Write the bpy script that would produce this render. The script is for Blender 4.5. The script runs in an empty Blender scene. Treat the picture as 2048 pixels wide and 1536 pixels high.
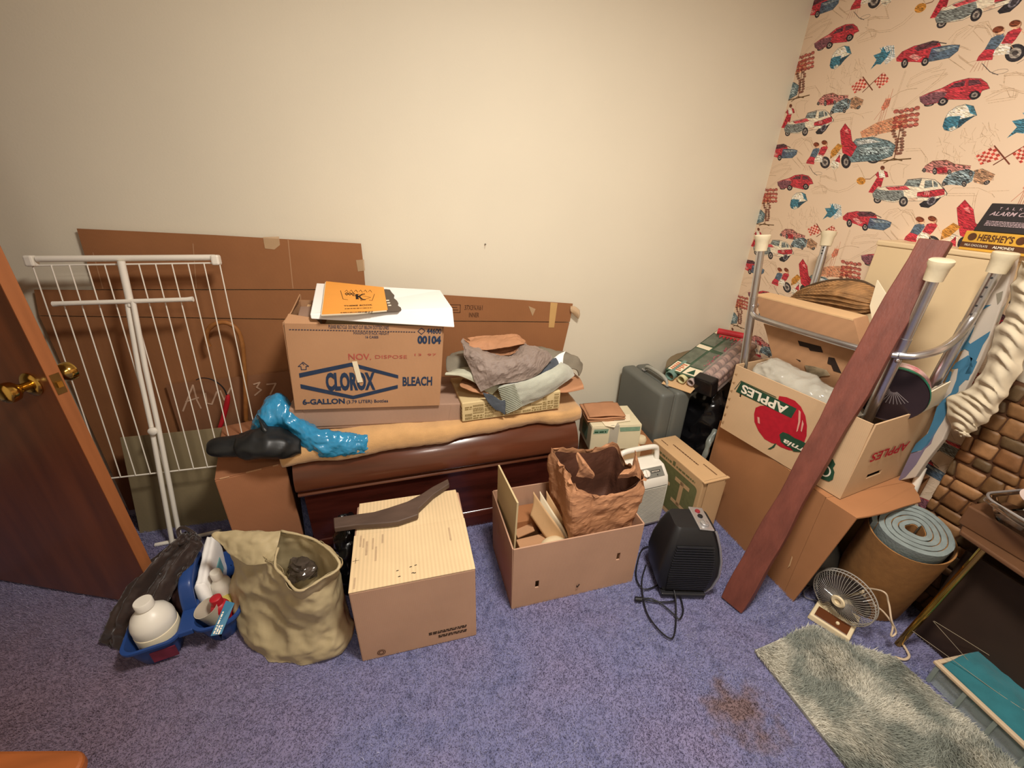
import bpy, bmesh, math, random
import numpy as np
from mathutils import Vector, Matrix, noise
random.seed(7); np.random.seed(7)
S = bpy.context.scene
COL = S.collection
PI = math.pi

# ------------------------------------------------------------------ camera
CAM_H = 1.40; XR = 1.842; YB = 1.922; FPX = 837.8
PIT, ROL, YAW = (math.radians(a) for a in (25.356, 1.548, 15.695))
cy, sy = math.cos(YAW), math.sin(YAW)
c_f = Vector((sy*math.cos(PIT), cy*math.cos(PIT), -math.sin(PIT)))
r0 = Vector((cy, -sy, 0)); u0 = r0.cross(c_f)
c_r = math.cos(ROL)*r0 + math.sin(ROL)*u0
c_u = -math.sin(ROL)*r0 + math.cos(ROL)*u0
C0 = Vector((0, 0, CAM_H))
cd = bpy.data.cameras.new('camera'); cam = bpy.data.objects.new('camera', cd); COL.objects.link(cam)
cd.sensor_fit = 'HORIZONTAL'; cd.sensor_width = 36.0; cd.lens = FPX/2048*36.0
cd.clip_start = 0.02
m = Matrix((c_r, c_u, -c_f)).transposed().to_4x4(); m.translation = C0
cam.matrix_world = m
S.camera = cam

# ------------------------------------------------------------------ world, lights, exposure
w = bpy.data.worlds.new('world'); S.world = w; w.use_nodes = True
w.node_tree.nodes['Background'].inputs[0].default_value = (1.0, 0.85, 0.68, 1)
w.node_tree.nodes['Background'].inputs[1].default_value = 0.03
ld = bpy.data.lights.new('ceiling_lamp_light', 'AREA'); ld.shape = 'DISK'; ld.size = 0.34
ld.energy = 54; ld.color = (1.0, 0.93, 0.84)
lo = bpy.data.objects.new('ceiling_lamp_light', ld); COL.objects.link(lo); lo.location = (0.50, 0.40, 2.36)
l2 = bpy.data.lights.new('added_fill_light', 'AREA'); l2.shape = 'DISK'; l2.size = 0.34; l2.energy = 15; l2.color = (1.0, 0.92, 0.82)  # added fill behind the camera, brightens the faces turned towards it
lo2 = bpy.data.objects.new('added_fill_light', l2); COL.objects.link(lo2); lo2.location = (0.2, -0.95, 2.36)
vs = S.view_settings
S.display_settings.display_device = 'sRGB'
vs.view_transform = 'Standard'; vs.look = 'None'; vs.exposure = 0.0; vs.gamma = 1.0; vs.use_curve_mapping = False

# ------------------------------------------------------------------ geometry helpers
def ray(x, y): return c_f + c_r*((x-1024)/FPX) - c_u*((y-768)/FPX)
def at_z(x, y, z): d = ray(x, y); return C0 + d*((z-CAM_H)/d.z)
def at_y(x, y, Y): d = ray(x, y); return C0 + d*(Y/d.y)
def at_x(x, y, X): d = ray(x, y); return C0 + d*(X/d.x)
def at_p(x, y, p, n): d = ray(x, y); n = Vector(n); return C0 + d*((Vector(p)-C0).dot(n)/d.dot(n))
def Fm(x, y, z, a=0.0, tx=0.0, ty=0.0):
    return Matrix.Translation((x, y, z)) @ Matrix.Rotation(a, 4, 'Z') @ Matrix.Rotation(ty, 4, 'Y') @ Matrix.Rotation(tx, 4, 'X')
def frame(o, xd, yd):
    xd = Vector(xd).normalized(); yd = Vector(yd); yd = (yd - xd*yd.dot(xd)).normalized(); zd = xd.cross(yd)
    M = Matrix((xd, yd, zd)).transposed().to_4x4(); M.translation = Vector(o); return M
I4 = Matrix.Identity(4)
def cr(P, t, closed):
    n = len(P)
    if not closed: t = min(max(t, 0), n-1-1e-9)
    i = int(math.floor(t)); f = t-i
    g = (lambda k: P[k % n]) if closed else (lambda k: P[min(max(k, 0), n-1)])
    a, b, c, d = g(i-1), g(i), g(i+1), g(i+2)
    return (b*2 + (c-a)*f + (a*2-b*5+c*4-d)*f*f + (b*3-a-c*3+d)*f*f*f)*0.5
def smooth_path(pts, n, closed=False):
    P = [Vector(p) for p in pts]; L = len(P) if closed else len(P)-1
    return [cr(P, L*k/(n if closed else n-1), closed) for k in range(n)]

class MB:
    def __init__(s): s.v = []; s.f = []; s.T = I4; s.br = []
    def at(s, T): s.T = T; return s
    def add(s, vs, fs):
        b = len(s.v); T = s.T
        s.v += [T @ Vector(p) for p in vs]; s.f += [tuple(i+b for i in f) for f in fs]; return s
    def box(s, x0, x1, y0, y1, z0, z1):
        return s.add([(x0,y0,z0),(x1,y0,z0),(x1,y1,z0),(x0,y1,z0),(x0,y0,z1),(x1,y0,z1),(x1,y1,z1),(x0,y1,z1)],
            [(0,3,2,1),(4,5,6,7),(0,1,5,4),(1,2,6,5),(2,3,7,6),(3,0,4,7)])
    def hexa(s, P): # 8 points bottom 4, top 4
        return s.add(P, [(0,3,2,1),(4,5,6,7),(0,1,5,4),(1,2,6,5),(2,3,7,6),(3,0,4,7)])
    def slab(s, poly, d): # planar polygon of 3D points, extruded by vector d
        n = len(poly); d = Vector(d); P = [Vector(p) for p in poly]
        nrm = Vector((0,0,0))
        for i in range(n): nrm += (P[i]-P[0]).cross(P[(i+1) % n]-P[0])
        if nrm.dot(d) > 0: P = P[::-1]
        return s.add(P + [p+d for p in P], [tuple(range(n)), tuple(range(2*n-1, n-1, -1))] +
            [(i, i+n, (i+1) % n+n, (i+1) % n) for i in range(n)])
    def prism(s, poly2, z0, z1): return s.slab([(x, y, z0) for x, y in poly2], (0, 0, z1-z0))
    def tube(s, path, r, n=10, cap=True, closed=False):
        P = [Vector(p) for p in path]; L = len(P); V = []; F = []
        R = r if isinstance(r, (list, tuple)) else [r]*L
        t0 = (P[1]-P[0]).normalized(); a = Vector((0,0,1)) if abs(t0.z) < .9 else Vector((1,0,0))
        nx = t0.cross(a).normalized()
        for i in range(L):
            if closed: t = (P[(i+1) % L]-P[i-1]).normalized()
            else: t = (P[min(i+1, L-1)]-P[max(i-1, 0)]).normalized()
            nx = (nx - t*nx.dot(t)).normalized(); ny = t.cross(nx)
            for k in range(n):
                a = 2*PI*k/n; V.append(P[i] + (nx*math.cos(a)+ny*math.sin(a))*R[i])
        for i in range(L if closed else L-1):
            j = (i+1) % L
            for k in range(n): F.append((i*n+k, i*n+(k+1) % n, j*n+(k+1) % n, j*n+k))
        if cap and not closed: F += [tuple(range(n-1, -1, -1)), tuple((L-1)*n+k for k in range(n))]
        return s.add(V, F)
    def lathe(s, prof, n=32, M=None):
        T = s.T
        if M is not None: s.T = T @ M
        V = []; F = []; L = len(prof)
        for r, z in prof:
            for k in range(n): a = 2*PI*k/n; V.append((r*math.cos(a), r*math.sin(a), z))
        for i in range(L-1):
            for k in range(n): F.append((i*n+k, i*n+(k+1) % n, (i+1)*n+(k+1) % n, (i+1)*n+k))
        if prof[0][0] > 1e-6: F.append(tuple(range(n-1, -1, -1)))
        if prof[-1][0] > 1e-6: F.append(tuple((L-1)*n+k for k in range(n)))
        s.add(V, F); s.T = T; return s
    def loft(s, rings, nu=32, nv=24, cap0=True, cap1=True, closed=True):
        R = [smooth_path(r, nu, closed) for r in rings]
        V = []; F = []
        for j in range(nv):
            t = (len(R)-1)*j/(nv-1)
            for k in range(nu): V.append(cr([r[k] for r in R], t, False))
        e = nu if closed else nu-1
        for j in range(nv-1):
            for k in range(e): F.append((j*nu+k, j*nu+(k+1) % nu, (j+1)*nu+(k+1) % nu, (j+1)*nu+k))
        if closed and cap0: F.append(tuple(range(nu-1, -1, -1)))
        if closed and cap1: F.append(tuple((nv-1)*nu+k for k in range(nu)))
        return s.add(V, F)
    def sheet(s, rows, nu=40, nv=30): # rows of control points -> smooth open grid
        return s.loft(rows, nu, nv, closed=False)
    def noise(s, amp, sc, seed=0, ridge=True, start=0, axis=None):
        # crumple along vertex normals (computed here) or a fixed axis
        N = [Vector((0,0,0)) for _ in s.v]
        for f in s.f:
            a = s.v[f[0]]; b = s.v[f[1]]; c = s.v[f[2]]
            nn = (b-a).cross(c-a)
            for i in f: N[i] += nn
        off = Vector((seed*3.17, seed*1.3, seed*7.7))
        for i in range(start, len(s.v)):
            n = N[i].normalized() if axis is None else Vector(axis)
            p = s.v[i]*sc + off
            h = noise.noise(p) + .5*noise.noise(p*2.1)
            if ridge:
                h = 1-2*abs(noise.noise(p)) + .6*(1-2*abs(noise.noise(p*2.3+off))) - .9
            s.v[i] = s.v[i] + n*(amp*h)
        return s
    def obj(s, name, mat, parent=None, smooth=False, bevel=0, seg=2, thick=0, auto=None):
        root = parent
        M = parent['_M'] if parent is not None and '_M' in parent else None
        Mi = WORLD[parent].inverted() if parent is not None else I4
        me = bpy.data.meshes.new(name)
        me.from_pydata([tuple(Mi @ v) for v in s.v], [], s.f)
        if bevel or thick or smooth:
            bm = bmesh.new(); bm.from_mesh(me)
            if thick:   # second skin offset along the normals, rims closed
                bm.normal_update(); bnd = [e for e in bm.edges if len(e.link_faces) == 1]; fs_ = bm.faces[:]
                be = [(l.vert, l.link_loop_next.vert) for e in bnd for l in e.link_loops]
                tw = {v: bm.verts.new(v.co - v.normal*thick) for v in bm.verts[:]}
                for f in fs_: bm.faces.new([tw[v] for v in reversed(f.verts)])
                for a_, b_ in be: bm.faces.new((b_, a_, tw[a_], tw[b_]))
            if bevel:
                bm.normal_update()
                es = [e for e in bm.edges if len(e.link_faces) == 2 and e.calc_face_angle(0) > .5]
                bmesh.ops.bevel(bm, geom=es, offset=bevel, segments=seg, profile=.5, affect='EDGES', clamp_overlap=True)
            if smooth:
                for f in bm.faces: f.smooth = True
                if smooth != 'all':
                    for e in bm.edges:
                        if len(e.link_faces) == 2 and e.calc_face_angle(0) > .75: e.smooth = False
            bm.to_mesh(me); bm.free()
        me.update()
        o = bpy.data.objects.new(name, me); COL.objects.link(o)
        if mat: me.materials.append(mat)
        if parent is not None: o.parent = parent
        if parent is not None and name in ('print', 'crease', 'scuffed_edge', 'grille_slats', 'stitching', 'chalk_mark', 'side_print'): o['kind'] = 'stuff'
        WORLD[o] = WORLD[parent] if parent is not None else I4
        return o
    def objs(s, name, mat, parent):
        """one object for every piece of lettering put down since the start"""
        B = s.br + [(len(s.v), len(s.f))]; V, F = s.v, s.f; out = []
        for (a, fa), (b, fb) in zip(B[:-1], B[1:]):
            q = MB(); q.v = V[a:b]; q.f = [tuple(i-a for i in f) for f in F[fa:fb]]; out.append(q.obj(name, mat, parent))
        return out
WORLD = {}
def tag(o, label=None, cat=None, group=None, kind=None):
    if label: o['label'] = label
    if cat: o['category'] = cat
    if group: o['group'] = group
    if kind: o['kind'] = kind
    return o
def thing(name, label, cat, loc=(0,0,0), a=0.0, group=None):
    loc = Vector(loc); o = bpy.data.objects.new(name, None); COL.objects.link(o); o.empty_display_size = .05
    M = Matrix.Translation(Vector(loc)) @ Matrix.Rotation(a, 4, 'Z')
    o.matrix_world = M; WORLD[o] = M
    return tag(o, label, cat, group)
def single(name, mb, mat, label, cat, group=None, origin=None, **k):
    """a thing that is one mesh: origin at its base"""
    xs = [v.x for v in mb.v]; ys = [v.y for v in mb.v]; zs = [v.z for v in mb.v]
    c = Vector(origin) if origin else Vector(((min(xs)+max(xs))/2, (min(ys)+max(ys))/2, min(zs)))
    mb.v = [v-c for v in mb.v]
    o = mb.obj(name, mat, None, **k); o.location = c; WORLD[o] = Matrix.Translation(c)
    return tag(o, label, cat, group)

def part_of(t, nm): return next(c for c in t.children if c.name.split('.')[0] == nm)

# ------------------------------------------------------------------ text
_tc = {}
def glyphs(st, bold=0.0, shear=0.0):
    k = (st, bold, shear)
    if k not in _tc:
        c = bpy.data.curves.new('tmp_text', 'FONT'); c.body = st; c.size = 1; c.offset = bold; c.shear = shear
        c.resolution_u = 3
        o = bpy.data.objects.new('tmp_text', c); me = bpy.data.meshes.new_from_object(o)
        V = [v.co.copy() for v in me.vertices]; Fc = [tuple(p.vertices) for p in me.polygons]
        bpy.data.objects.remove(o); bpy.data.curves.remove(c); bpy.data.meshes.remove(me)
        x0 = min(v.x for v in V); x1 = max(v.x for v in V); y0 = min(v.y for v in V); y1 = max(v.y for v in V)
        _tc[k] = ([((v.x-x0)/(x1-x0), (v.y-y0)/(y1-y0)) for v in V], Fc)
    return _tc[k]
def put_text(mb, st, x, y, w, h, z=.0006, bold=0.0, shear=0.0, rot180=False):
    """flat lettering filling the rectangle x..x+w, y..y+h of the current frame"""
    V, Fc = glyphs(st, bold, shear); mb.br.append((len(mb.v), len(mb.f)))
    P = [((x+w-a*w, y+h-b*h, z) if rot180 else (x+a*w, y+b*h, z)) for a, b in V]
    return mb.add(P, Fc)
def put_poly(mb, pts, z=.0005):
    a = sum(pts[i][0]*pts[(i+1) % len(pts)][1]-pts[(i+1) % len(pts)][0]*pts[i][1] for i in range(len(pts)))
    if a < 0: pts = pts[::-1]
    return mb.add([(x, y, z) for x, y in pts], [tuple(range(len(pts)))])
def put_line(mb, pts, wd, z=.0005):
    for i_, ((a, b), (c, d)) in enumerate(zip(pts[:-1], pts[1:])):
        L = math.hypot(c-a, d-b) or 1e-6; nx, ny = -(d-b)/L*wd/2, (c-a)/L*wd/2; ex, ey = (c-a)/L*wd*.3, (d-b)/L*wd*.3
        put_poly(mb, [(a-ex+nx, b-ey+ny), (a-ex-nx, b-ey-ny), (c+ex-nx, d+ey-ny), (c+ex+nx, d+ey+ny)], z+.0002*(i_ % 3))
    return mb
def scrib(mb, x, y, w, h, rows=1, seed=1, z=.0006, gap=.35):
    """tiny unreadable print: dashes of random length"""
    r = random.Random(seed); rh = h/rows
    for i in range(rows):
        X = x
        while X < x+w:
            l = rh*r.uniform(.4, 2.2)
            put_poly(mb, [(X, y+i*rh), (min(X+l, x+w), y+i*rh), (min(X+l, x+w), y+i*rh+rh*(1-gap)), (X, y+i*rh+rh*(1-gap))], z)
            X += l+rh*.35
    return mb

# ------------------------------------------------------------------ materials
def lin(c):
    if isinstance(c, str):
        c = tuple(int(c[i:i+2], 16)/255 for i in (0, 2, 4))
    return tuple((x/12.92 if x <= .04045 else ((x+.055)/1.055)**2.4) for x in c[:3])
def mixc(a, k): return tuple(min(1, max(0, x*k)) for x in a)
MATS = {}
def mat(name, col, rough=.6, metal=0.0, var=.12, vs=6.0, bump=.0, bs=80.0, stretch=None, spec=.5, wave=None, sheen=0, coat=0, trans=0, alpha=None, col2=None, detail=5.0, bdist=.002, ior=1.45, sss=0):
    """base colour with noise variation, optional grain and bump; object coordinates"""
    if name in MATS: return MATS[name]
    mt = bpy.data.materials.new(name); mt.use_nodes = True; nt = mt.node_tree; N = nt.nodes; L = nt.links
    b = N['Principled BSDF']; c = lin(col)
    tc = N.new('ShaderNodeTexCoord'); mp = N.new('ShaderNodeMapping'); L.new(tc.outputs['Object'], mp.inputs[0])
    if stretch: mp.inputs['Scale'].default_value = stretch
    nz = N.new('ShaderNodeTexNoise'); nz.inputs['Scale'].default_value = vs; nz.inputs['Detail'].default_value = detail
    L.new(mp.outputs[0], nz.inputs['Vector'])
    rp = N.new('ShaderNodeValToRGB'); L.new(nz.outputs['Fac'], rp.inputs[0])
    rp.color_ramp.elements[0].position = .3; rp.color_ramp.elements[1].position = .7
    rp.color_ramp.elements[0].color = (*(mixc(c, 1-var) if col2 is None else lin(col2)), 1)
    rp.color_ramp.elements[1].color = (*(mixc(c, 1+var) if col2 is None else c), 1)
    out = rp.outputs[0]
    if wave:
        sc, st, ax = wave
        wv = N.new('ShaderNodeTexWave'); wv.bands_direction = ax; wv.inputs['Scale'].default_value = sc
        wv.inputs['Distortion'].default_value = .6; L.new(tc.outputs['Object'], wv.inputs['Vector'])
        mx = N.new('ShaderNodeMix'); mx.data_type = 'RGBA'; mx.blend_type = 'MULTIPLY'
        ma = N.new('ShaderNodeMath'); ma.operation = 'MULTIPLY_ADD'; ma.inputs[1].default_value = st; ma.inputs[2].default_value = 1-st
        L.new(wv.outputs['Fac'], ma.inputs[0]); mx.inputs[0].default_value = 1
        L.new(out, mx.inputs[6]); L.new(ma.outputs[0], mx.inputs[7]); out = mx.outputs[2]
    L.new(out, b.inputs['Base Color'])
    if bump:
        n2 = N.new('ShaderNodeTexNoise'); n2.inputs['Scale'].default_value = bs; n2.inputs['Detail'].default_value = 4
        L.new(mp.outputs[0], n2.inputs['Vector'])
        bp = N.new('ShaderNodeBump'); bp.inputs['Strength'].default_value = bump; bp.inputs['Distance'].default_value = bdist
        L.new(n2.outputs['Fac'], bp.inputs['Height']); L.new(bp.outputs[0], b.inputs['Normal'])
    b.inputs['Roughness'].default_value = rough; b.inputs['Metallic'].default_value = metal
    b.inputs['Specular IOR Level'].default_value = spec
    b.inputs['IOR'].default_value = ior
    if sheen: b.inputs['Sheen Weight'].default_value = sheen
    if coat: b.inputs['Coat Weight'].default_value = coat; b.inputs['Coat Roughness'].default_value = .12
    if trans: b.inputs['Transmission Weight'].default_value = trans
    if sss: b.inputs['Subsurface Weight'].default_value = sss; b.inputs['Subsurface Scale'].default_value = .02
    if alpha is not None: b.inputs['Alpha'].default_value = alpha
    MATS[name] = mt; return mt
def card(name, col, var=.07, st=.05, ax='X', sc=60): return mat(name, col, rough=.78, var=var, vs=5, bump=.12, bs=240, wave=(sc, st, ax), spec=.25)
def ink(name, col): return mat('ink_'+name, col, rough=.7, var=.1, vs=60, spec=.2)
K = dict(
 card=card('cardboard', 'B58A66'), card_red=card('cardboard_red', 'A9764F'), card_dark=card('cardboard_dark', '9C6A45'), card_mauve=card('cardboard_mauve', 'A58672'),
 card_pale=card('cardboard_pale', 'E2C79C', st=.12, sc=26), card_pink=card('cardboard_pinkish', 'BC967C'), card_olive=card('cardboard_olive', '8D7E60'),
 card_tan=card('cardboard_tan', 'CDA87C'), card_apple=card('cardboard_apple', 'CFAE88'), card_in=card('cardboard_inside', 'AE8C66'), card_chalk=card('cardboard_chalk', '8E6245'), card_orange=card('cardboard_orange', '9E6B4B'),
 kraft=mat('kraft_paper', 'B07F5C', rough=.7, var=.12, vs=9, bump=.3, bs=60, spec=.35), kraft_shaded=mat('kraft_paper_shaded', '4F2D1D', rough=.75, var=.2, vs=9, bump=.3, bs=60),
 greybag=mat('grey_paper', '8A7A70', rough=.65, var=.12, vs=12, bump=.35, bs=50), sage=mat('sage_cloth', 'A6AA97', rough=.9, var=.1, vs=10, bump=.4, bs=400, sheen=.3),
 pale_sage=mat('pale_sage_cloth', 'B9B8A2', rough=.9, var=.08, vs=10, bump=.4, bs=400), drab=mat('drab_cloth', '7F7767', rough=.9, var=.15, vs=12, bump=.4, bs=300), denim=mat('dark_blue_grey_cloth', '4A5058', rough=.9, var=.2, vs=15, bump=.4, bs=300),
 blanket=mat('ochre_blanket', 'C59A66', rough=.95, var=.12, vs=14, bump=.6, bs=300, sheen=.5), white_paper=mat('white_paper', 'F4F1EC', rough=.6, var=.02), cream_paper=mat('cream_paper', 'E9DCBE', rough=.65, var=.05),
 white_metal=mat('white_enamel', 'EFE8DA', rough=.35, var=.04), alu=mat('aluminium', 'C9C9CC', rough=.28, metal=1, var=.06, vs=30, bump=.05, bs=200), rubber=mat('cream_rubber', 'D9CBAB', rough=.6, var=.08, vs=25, bump=.1, bs=90),
 brass=mat('polished_brass', 'C9A457', rough=.16, metal=1, var=.08), brass_dull=mat('dull_brass', 'A98F5C', rough=.3, metal=1, var=.15),
 tape=mat('clear_tape', 'D9B88F', rough=.25, var=.1, alpha=.55), tape_tan=mat('tan_tape', 'C9A167', rough=.3, var=.1), tape_grey=mat('grey_tape', 'AFA999', rough=.3, var=.08),
 black_plastic=mat('black_plastic', '1B1B1D', rough=.42, var=.1), black_rubber=mat('black_rubber', '1A1C1D', rough=.42, var=.25, vs=10, bump=.15, bs=30), black_bag=mat('black_bag_film', '101012', rough=.22, var=.2, bump=.5, bs=25), cable=mat('black_cable', '15151A', rough=.5),
 white_plastic=mat('white_plastic', 'E6E1D4', rough=.35, var=.03), cream_plastic=mat('cream_plastic', 'DDCBA6', rough=.4, var=.05), silver=mat('silver_plastic', 'BDBCBC', rough=.3, metal=.7, var=.05), grey_plastic=mat('grey_plastic', '77776E', rough=.45, var=.05),
 green_case=mat('grey_green_case', '62645E', rough=.5, var=.06, bump=.25, bs=350), red=mat('red_paint', 'B3202B', rough=.45, var=.1), blue_bag=mat('blue_bag_film', '2F86B2', rough=.2, var=.12, vs=14, bump=.5, bs=35, coat=.4),
 blue_plastic=mat('navy_plastic', '26447F', rough=.35, var=.08), clear=mat('clear_film', 'F1EEE6', rough=.12, var=.02, trans=.75, ior=1.2, alpha=.65), glass=mat('clear_glass', 'F4F3F0', rough=.05, trans=1.0, var=.01),
 tan_bag=mat('tan_bag_film', 'B0A07C', rough=.5, var=.1, vs=8, bump=.45, bs=22), brown_cloth=mat('dark_brown_cloth', '2E1F19', rough=.6, var=.3, vs=14, bump=.3, bs=50, sheen=.2),
 navy=ink('navy', '2C3A52'), inkblack=ink('black', '2B211C'), inkred=ink('red', 'B0574B'), inkdk=ink('brown', '5B3B28'), inkgreen=ink('green', '2A4A36'), inkwhite=ink('white', 'EDE3CF'), inkolive=ink('olive', '70704A'), inkapple=ink('apple', 'B01F2E'), inkfaint=ink('faint', 'B99F7E'), chalk=ink('chalk', 'C9A88F'), inkstripe=ink('stripe', '7C9880'),
 plank=mat('red_stained_wood', '6E3B2F', rough=.6, var=.22, vs=5, stretch=(6,6,1.2), bump=.5, bs=30), wood_dark=mat('dark_walnut', '55443A', rough=.5, var=.2, vs=9, stretch=(1,4,1)),
 foam=mat('grey_foam', '7C8684', rough=.95, var=.15, vs=30, bump=.8, bs=120), jute=mat('brown_backing', '94683A', rough=.95, var=.12, vs=40, bump=.4, bs=300),
)

# ------------------------------------------------------------------ wallpaper print (one repeat painted into memory: two strips with a half drop)
WPW, WPH, RW, RP = 2048, 1063, .5209, .5408
PX = WPW/(2*RW)
wp = np.empty((WPH, WPW, 3)); wp[:] = (0.90, 0.80, 0.69)
_rs = np.random.RandomState(3)
_st = _rs.rand(160, 160)
def _paint(mask, x0, y0, colr, alpha, streak):
    h, w_ = mask.shape
    yy, xx = np.mgrid[y0:y0+h, x0:x0+w_]
    s = _st[((yy*0.33+xx*.12).astype(int)) % 160, ((xx*.07+yy*.02).astype(int)) % 160]
    cc = np.clip(np.array(colr)*(1+streak*(s[..., None]-.5)*2), 0, 1)
    a = (mask*alpha)[..., None]
    for dx, dy in ((0, 0), (WPW//2, WPH//2)):
        iy = (yy+dy) % WPH; ix = (xx+dx) % WPW
        wp[iy, ix] = wp[iy, ix]*(1-a) + cc*a
def _poly(P, colr, alpha=.92, streak=.35):
    P = np.array(P); x0, y0 = np.floor(P.min(0)).astype(int)-1; x1, y1 = np.ceil(P.max(0)).astype(int)+2
    q = np.zeros((y1-y0, x1-x0))
    for oy in (.25, .75):
        for ox in (.25, .75):
            yy, xx = np.mgrid[y0:y1, x0:x1]; yy = yy+oy; xx = xx+ox; ins = np.zeros(q.shape, bool)
            for i in range(len(P)):
                (a, b), (c, d) = P[i-1], P[i]
                if b == d: continue
                ins ^= ((b > yy) != (d > yy)) & (xx < (c-a)*(yy-b)/(d-b)+a)
            q += ins*.25
    _paint(q, x0, y0, colr, alpha, streak)
def _line(P, wd, colr, alpha=.8, streak=.2):
    P = np.array(P, float)
    for (a, b), (c, d) in zip(P[:-1], P[1:]):
        x0 = int(min(a, c)-wd-2); x1 = int(max(a, c)+wd+3); y0 = int(min(b, d)-wd-2); y1 = int(max(b, d)+wd+3)
        yy, xx = np.mgrid[y0:y1, x0:x1]; L2 = (c-a)**2+(d-b)**2+1e-9
        t = np.clip(((xx-a)*(c-a)+(yy-b)*(d-b))/L2, 0, 1)
        dd = np.hypot(xx-a-t*(c-a), yy-b-t*(d-b))
        _paint(np.clip(wd/2+.5-dd, 0, 1), x0, y0, colr, alpha, streak)
def toW(x, y): # photo pixel on the papered wall -> print coordinates
    p = at_x(x, y, XR); return ((YB-p.y)*PX, p.z*PX)
def Z1(p): return [toW(1440+x/4.8, y/4.8) for x, y in p]
def Z2(p): return [toW(1740+x/4.8, y/4.8) for x, y in p]
def Z3(p): return [toW(1440+x/4.8, 300+y/4.8) for x, y in p]
def Z4(p): return [toW(1740+x/5.91, 300+y/5.91) for x, y in p]
def ZP(p): return [toW(x, y) for x, y in p]
def ell(cx, cy, rx, ry, n=20, a=0): return [(cx+rx*math.cos(2*PI*k/n)*math.cos(a)-ry*math.sin(2*PI*k/n)*math.sin(a), cy+rx*math.cos(2*PI*k/n)*math.sin(a)+ry*math.sin(2*PI*k/n)*math.cos(a)) for k in range(n)]
cR=(.70,.17,.22); cD=(.17,.16,.18); cG=(.42,.45,.45); cT=(.20,.43,.52); cB=(.30,.38,.46); cW=(.93,.87,.77); cBr=(.45,.27,.18); cTa=(.70,.58,.46); cM=(.72,.48,.18); cOr=(.75,.42,.26); cPk=(.62,.38,.36)
def wheel(Z, x, y, rx, ry, a=0):
    _poly(Z(ell(x, y, rx, ry, 20, a)), cD, .97); _poly(Z(ell(x, y, rx*.62, ry*.62, 16, a)), (.62,.58,.54), .95); _poly(Z(ell(x, y, rx*.3, ry*.3, 12, a)), (.25,.22,.22), .9)
def outl(Z, P, wd=1.6, c=cD): _line(Z(P+P[:1]), wd, c, .75)
# racing-circuit outlines
for P in ([(950,240),(1030,255),(1110,285),(1090,200),(1120,150)],[(940,310),(1040,375),(1130,395),(1220,370),(1300,315)],[(1380,260),(1350,190),(1320,140),(1270,150)],[(700,990),(840,1010),(830,1110)],[(430,1110),(480,1070),(520,1100),(540,1160)],[(400,1130),(460,1190)],[(870,380),(960,340),(1010,350),(1005,405),(880,405)],[(480,650),(560,660),(590,720),(590,760)],[(380,1200),(440,1290)]):
    for o in (0, 16): _line(Z3([(x+o*.6, y+o) for x, y in P]), 2.4, cTa, .65)
for P in ([(340,670),(270,870),(205,1050),(320,1030),(560,840),(740,700),(600,730),(480,780),(350,830),(390,750),(500,690),(660,640),(690,600)],[(850,540),(960,620),(1000,640)],[(1000,260),(1110,220),(1180,300),(1190,360)],[(780,420),(830,330),(940,260)],[(1280,800),(1290,720),(1400,690),(1470,720)],[(1160,880),(1310,860),(1340,930),(1400,920),(1420,870)]):
    for o in (0, 14): _line(Z2([(x+o*.4, y+o) for x, y in P]), 2.4, cTa, .6)
for P in ([(230,250),(250,190),(330,160),(440,180)],[(230,260),(260,360),(290,400)],[(390,330),(400,220),(470,170)],[(920,500),(980,450),(1280,450),(1440,520),(1470,560)],[(1280,480),(1230,620)],[(1400,490),(1640,480)],[(150,770),(220,710),(330,690),(370,720)],[(380,740),(420,700),(500,710),(540,830)],[(370,760),(460,900)],[(240,950),(330,1055),(560,1070)],[(0,1040),(130,1050),(60,1130),(0,1160)]):
    _line(Z4(P), 2.6, cTa, .65)
_r = random.Random(4)   # pencil crowd under the helmet
for k in range(46):
    x = _r.uniform(640, 930); y = 520+(930-x)*.15+_r.uniform(0, 220)
    _line(Z3([(x, y), (x+_r.uniform(-20,20), y+_r.uniform(20,60)), (x+_r.uniform(-30,40), y+_r.uniform(30,90))]), 1.6, cTa, .7)
# grandstand and starting spikes
_poly(ZP([(1720,264),(1752,246),(1812,226),(1816,250),(1790,262),(1760,268),(1724,276)]), cOr, .55, .6)
for k in range(60):
    x = _r.uniform(1722, 1812); y = 268-(x-1722)*.36+_r.uniform(-4, 16); _line(ZP([(x, y), (x+_r.uniform(2,7), y-_r.uniform(0,4))]), 3, (.62,.28,.18), .6, .5)
for a, b in (((1750,262),(1772,196)),((1756,262),(1778,190)),((1762,258),(1786,178)),((1748,240),(1768,214)),((1766,226),(1782,196)),((1752,264),(1764,226))): _line(ZP([a, b]), 2.2, (.66,.27,.18), .85)
_poly(ZP([(1762,216),(1772,198),(1782,196),(1778,212),(1766,222)]), (.75,.35,.25), .6)
_line(ZP([(1782,196),(1800,184),(1815,179),(1834,177)]), 3, cTa, .9)
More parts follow.
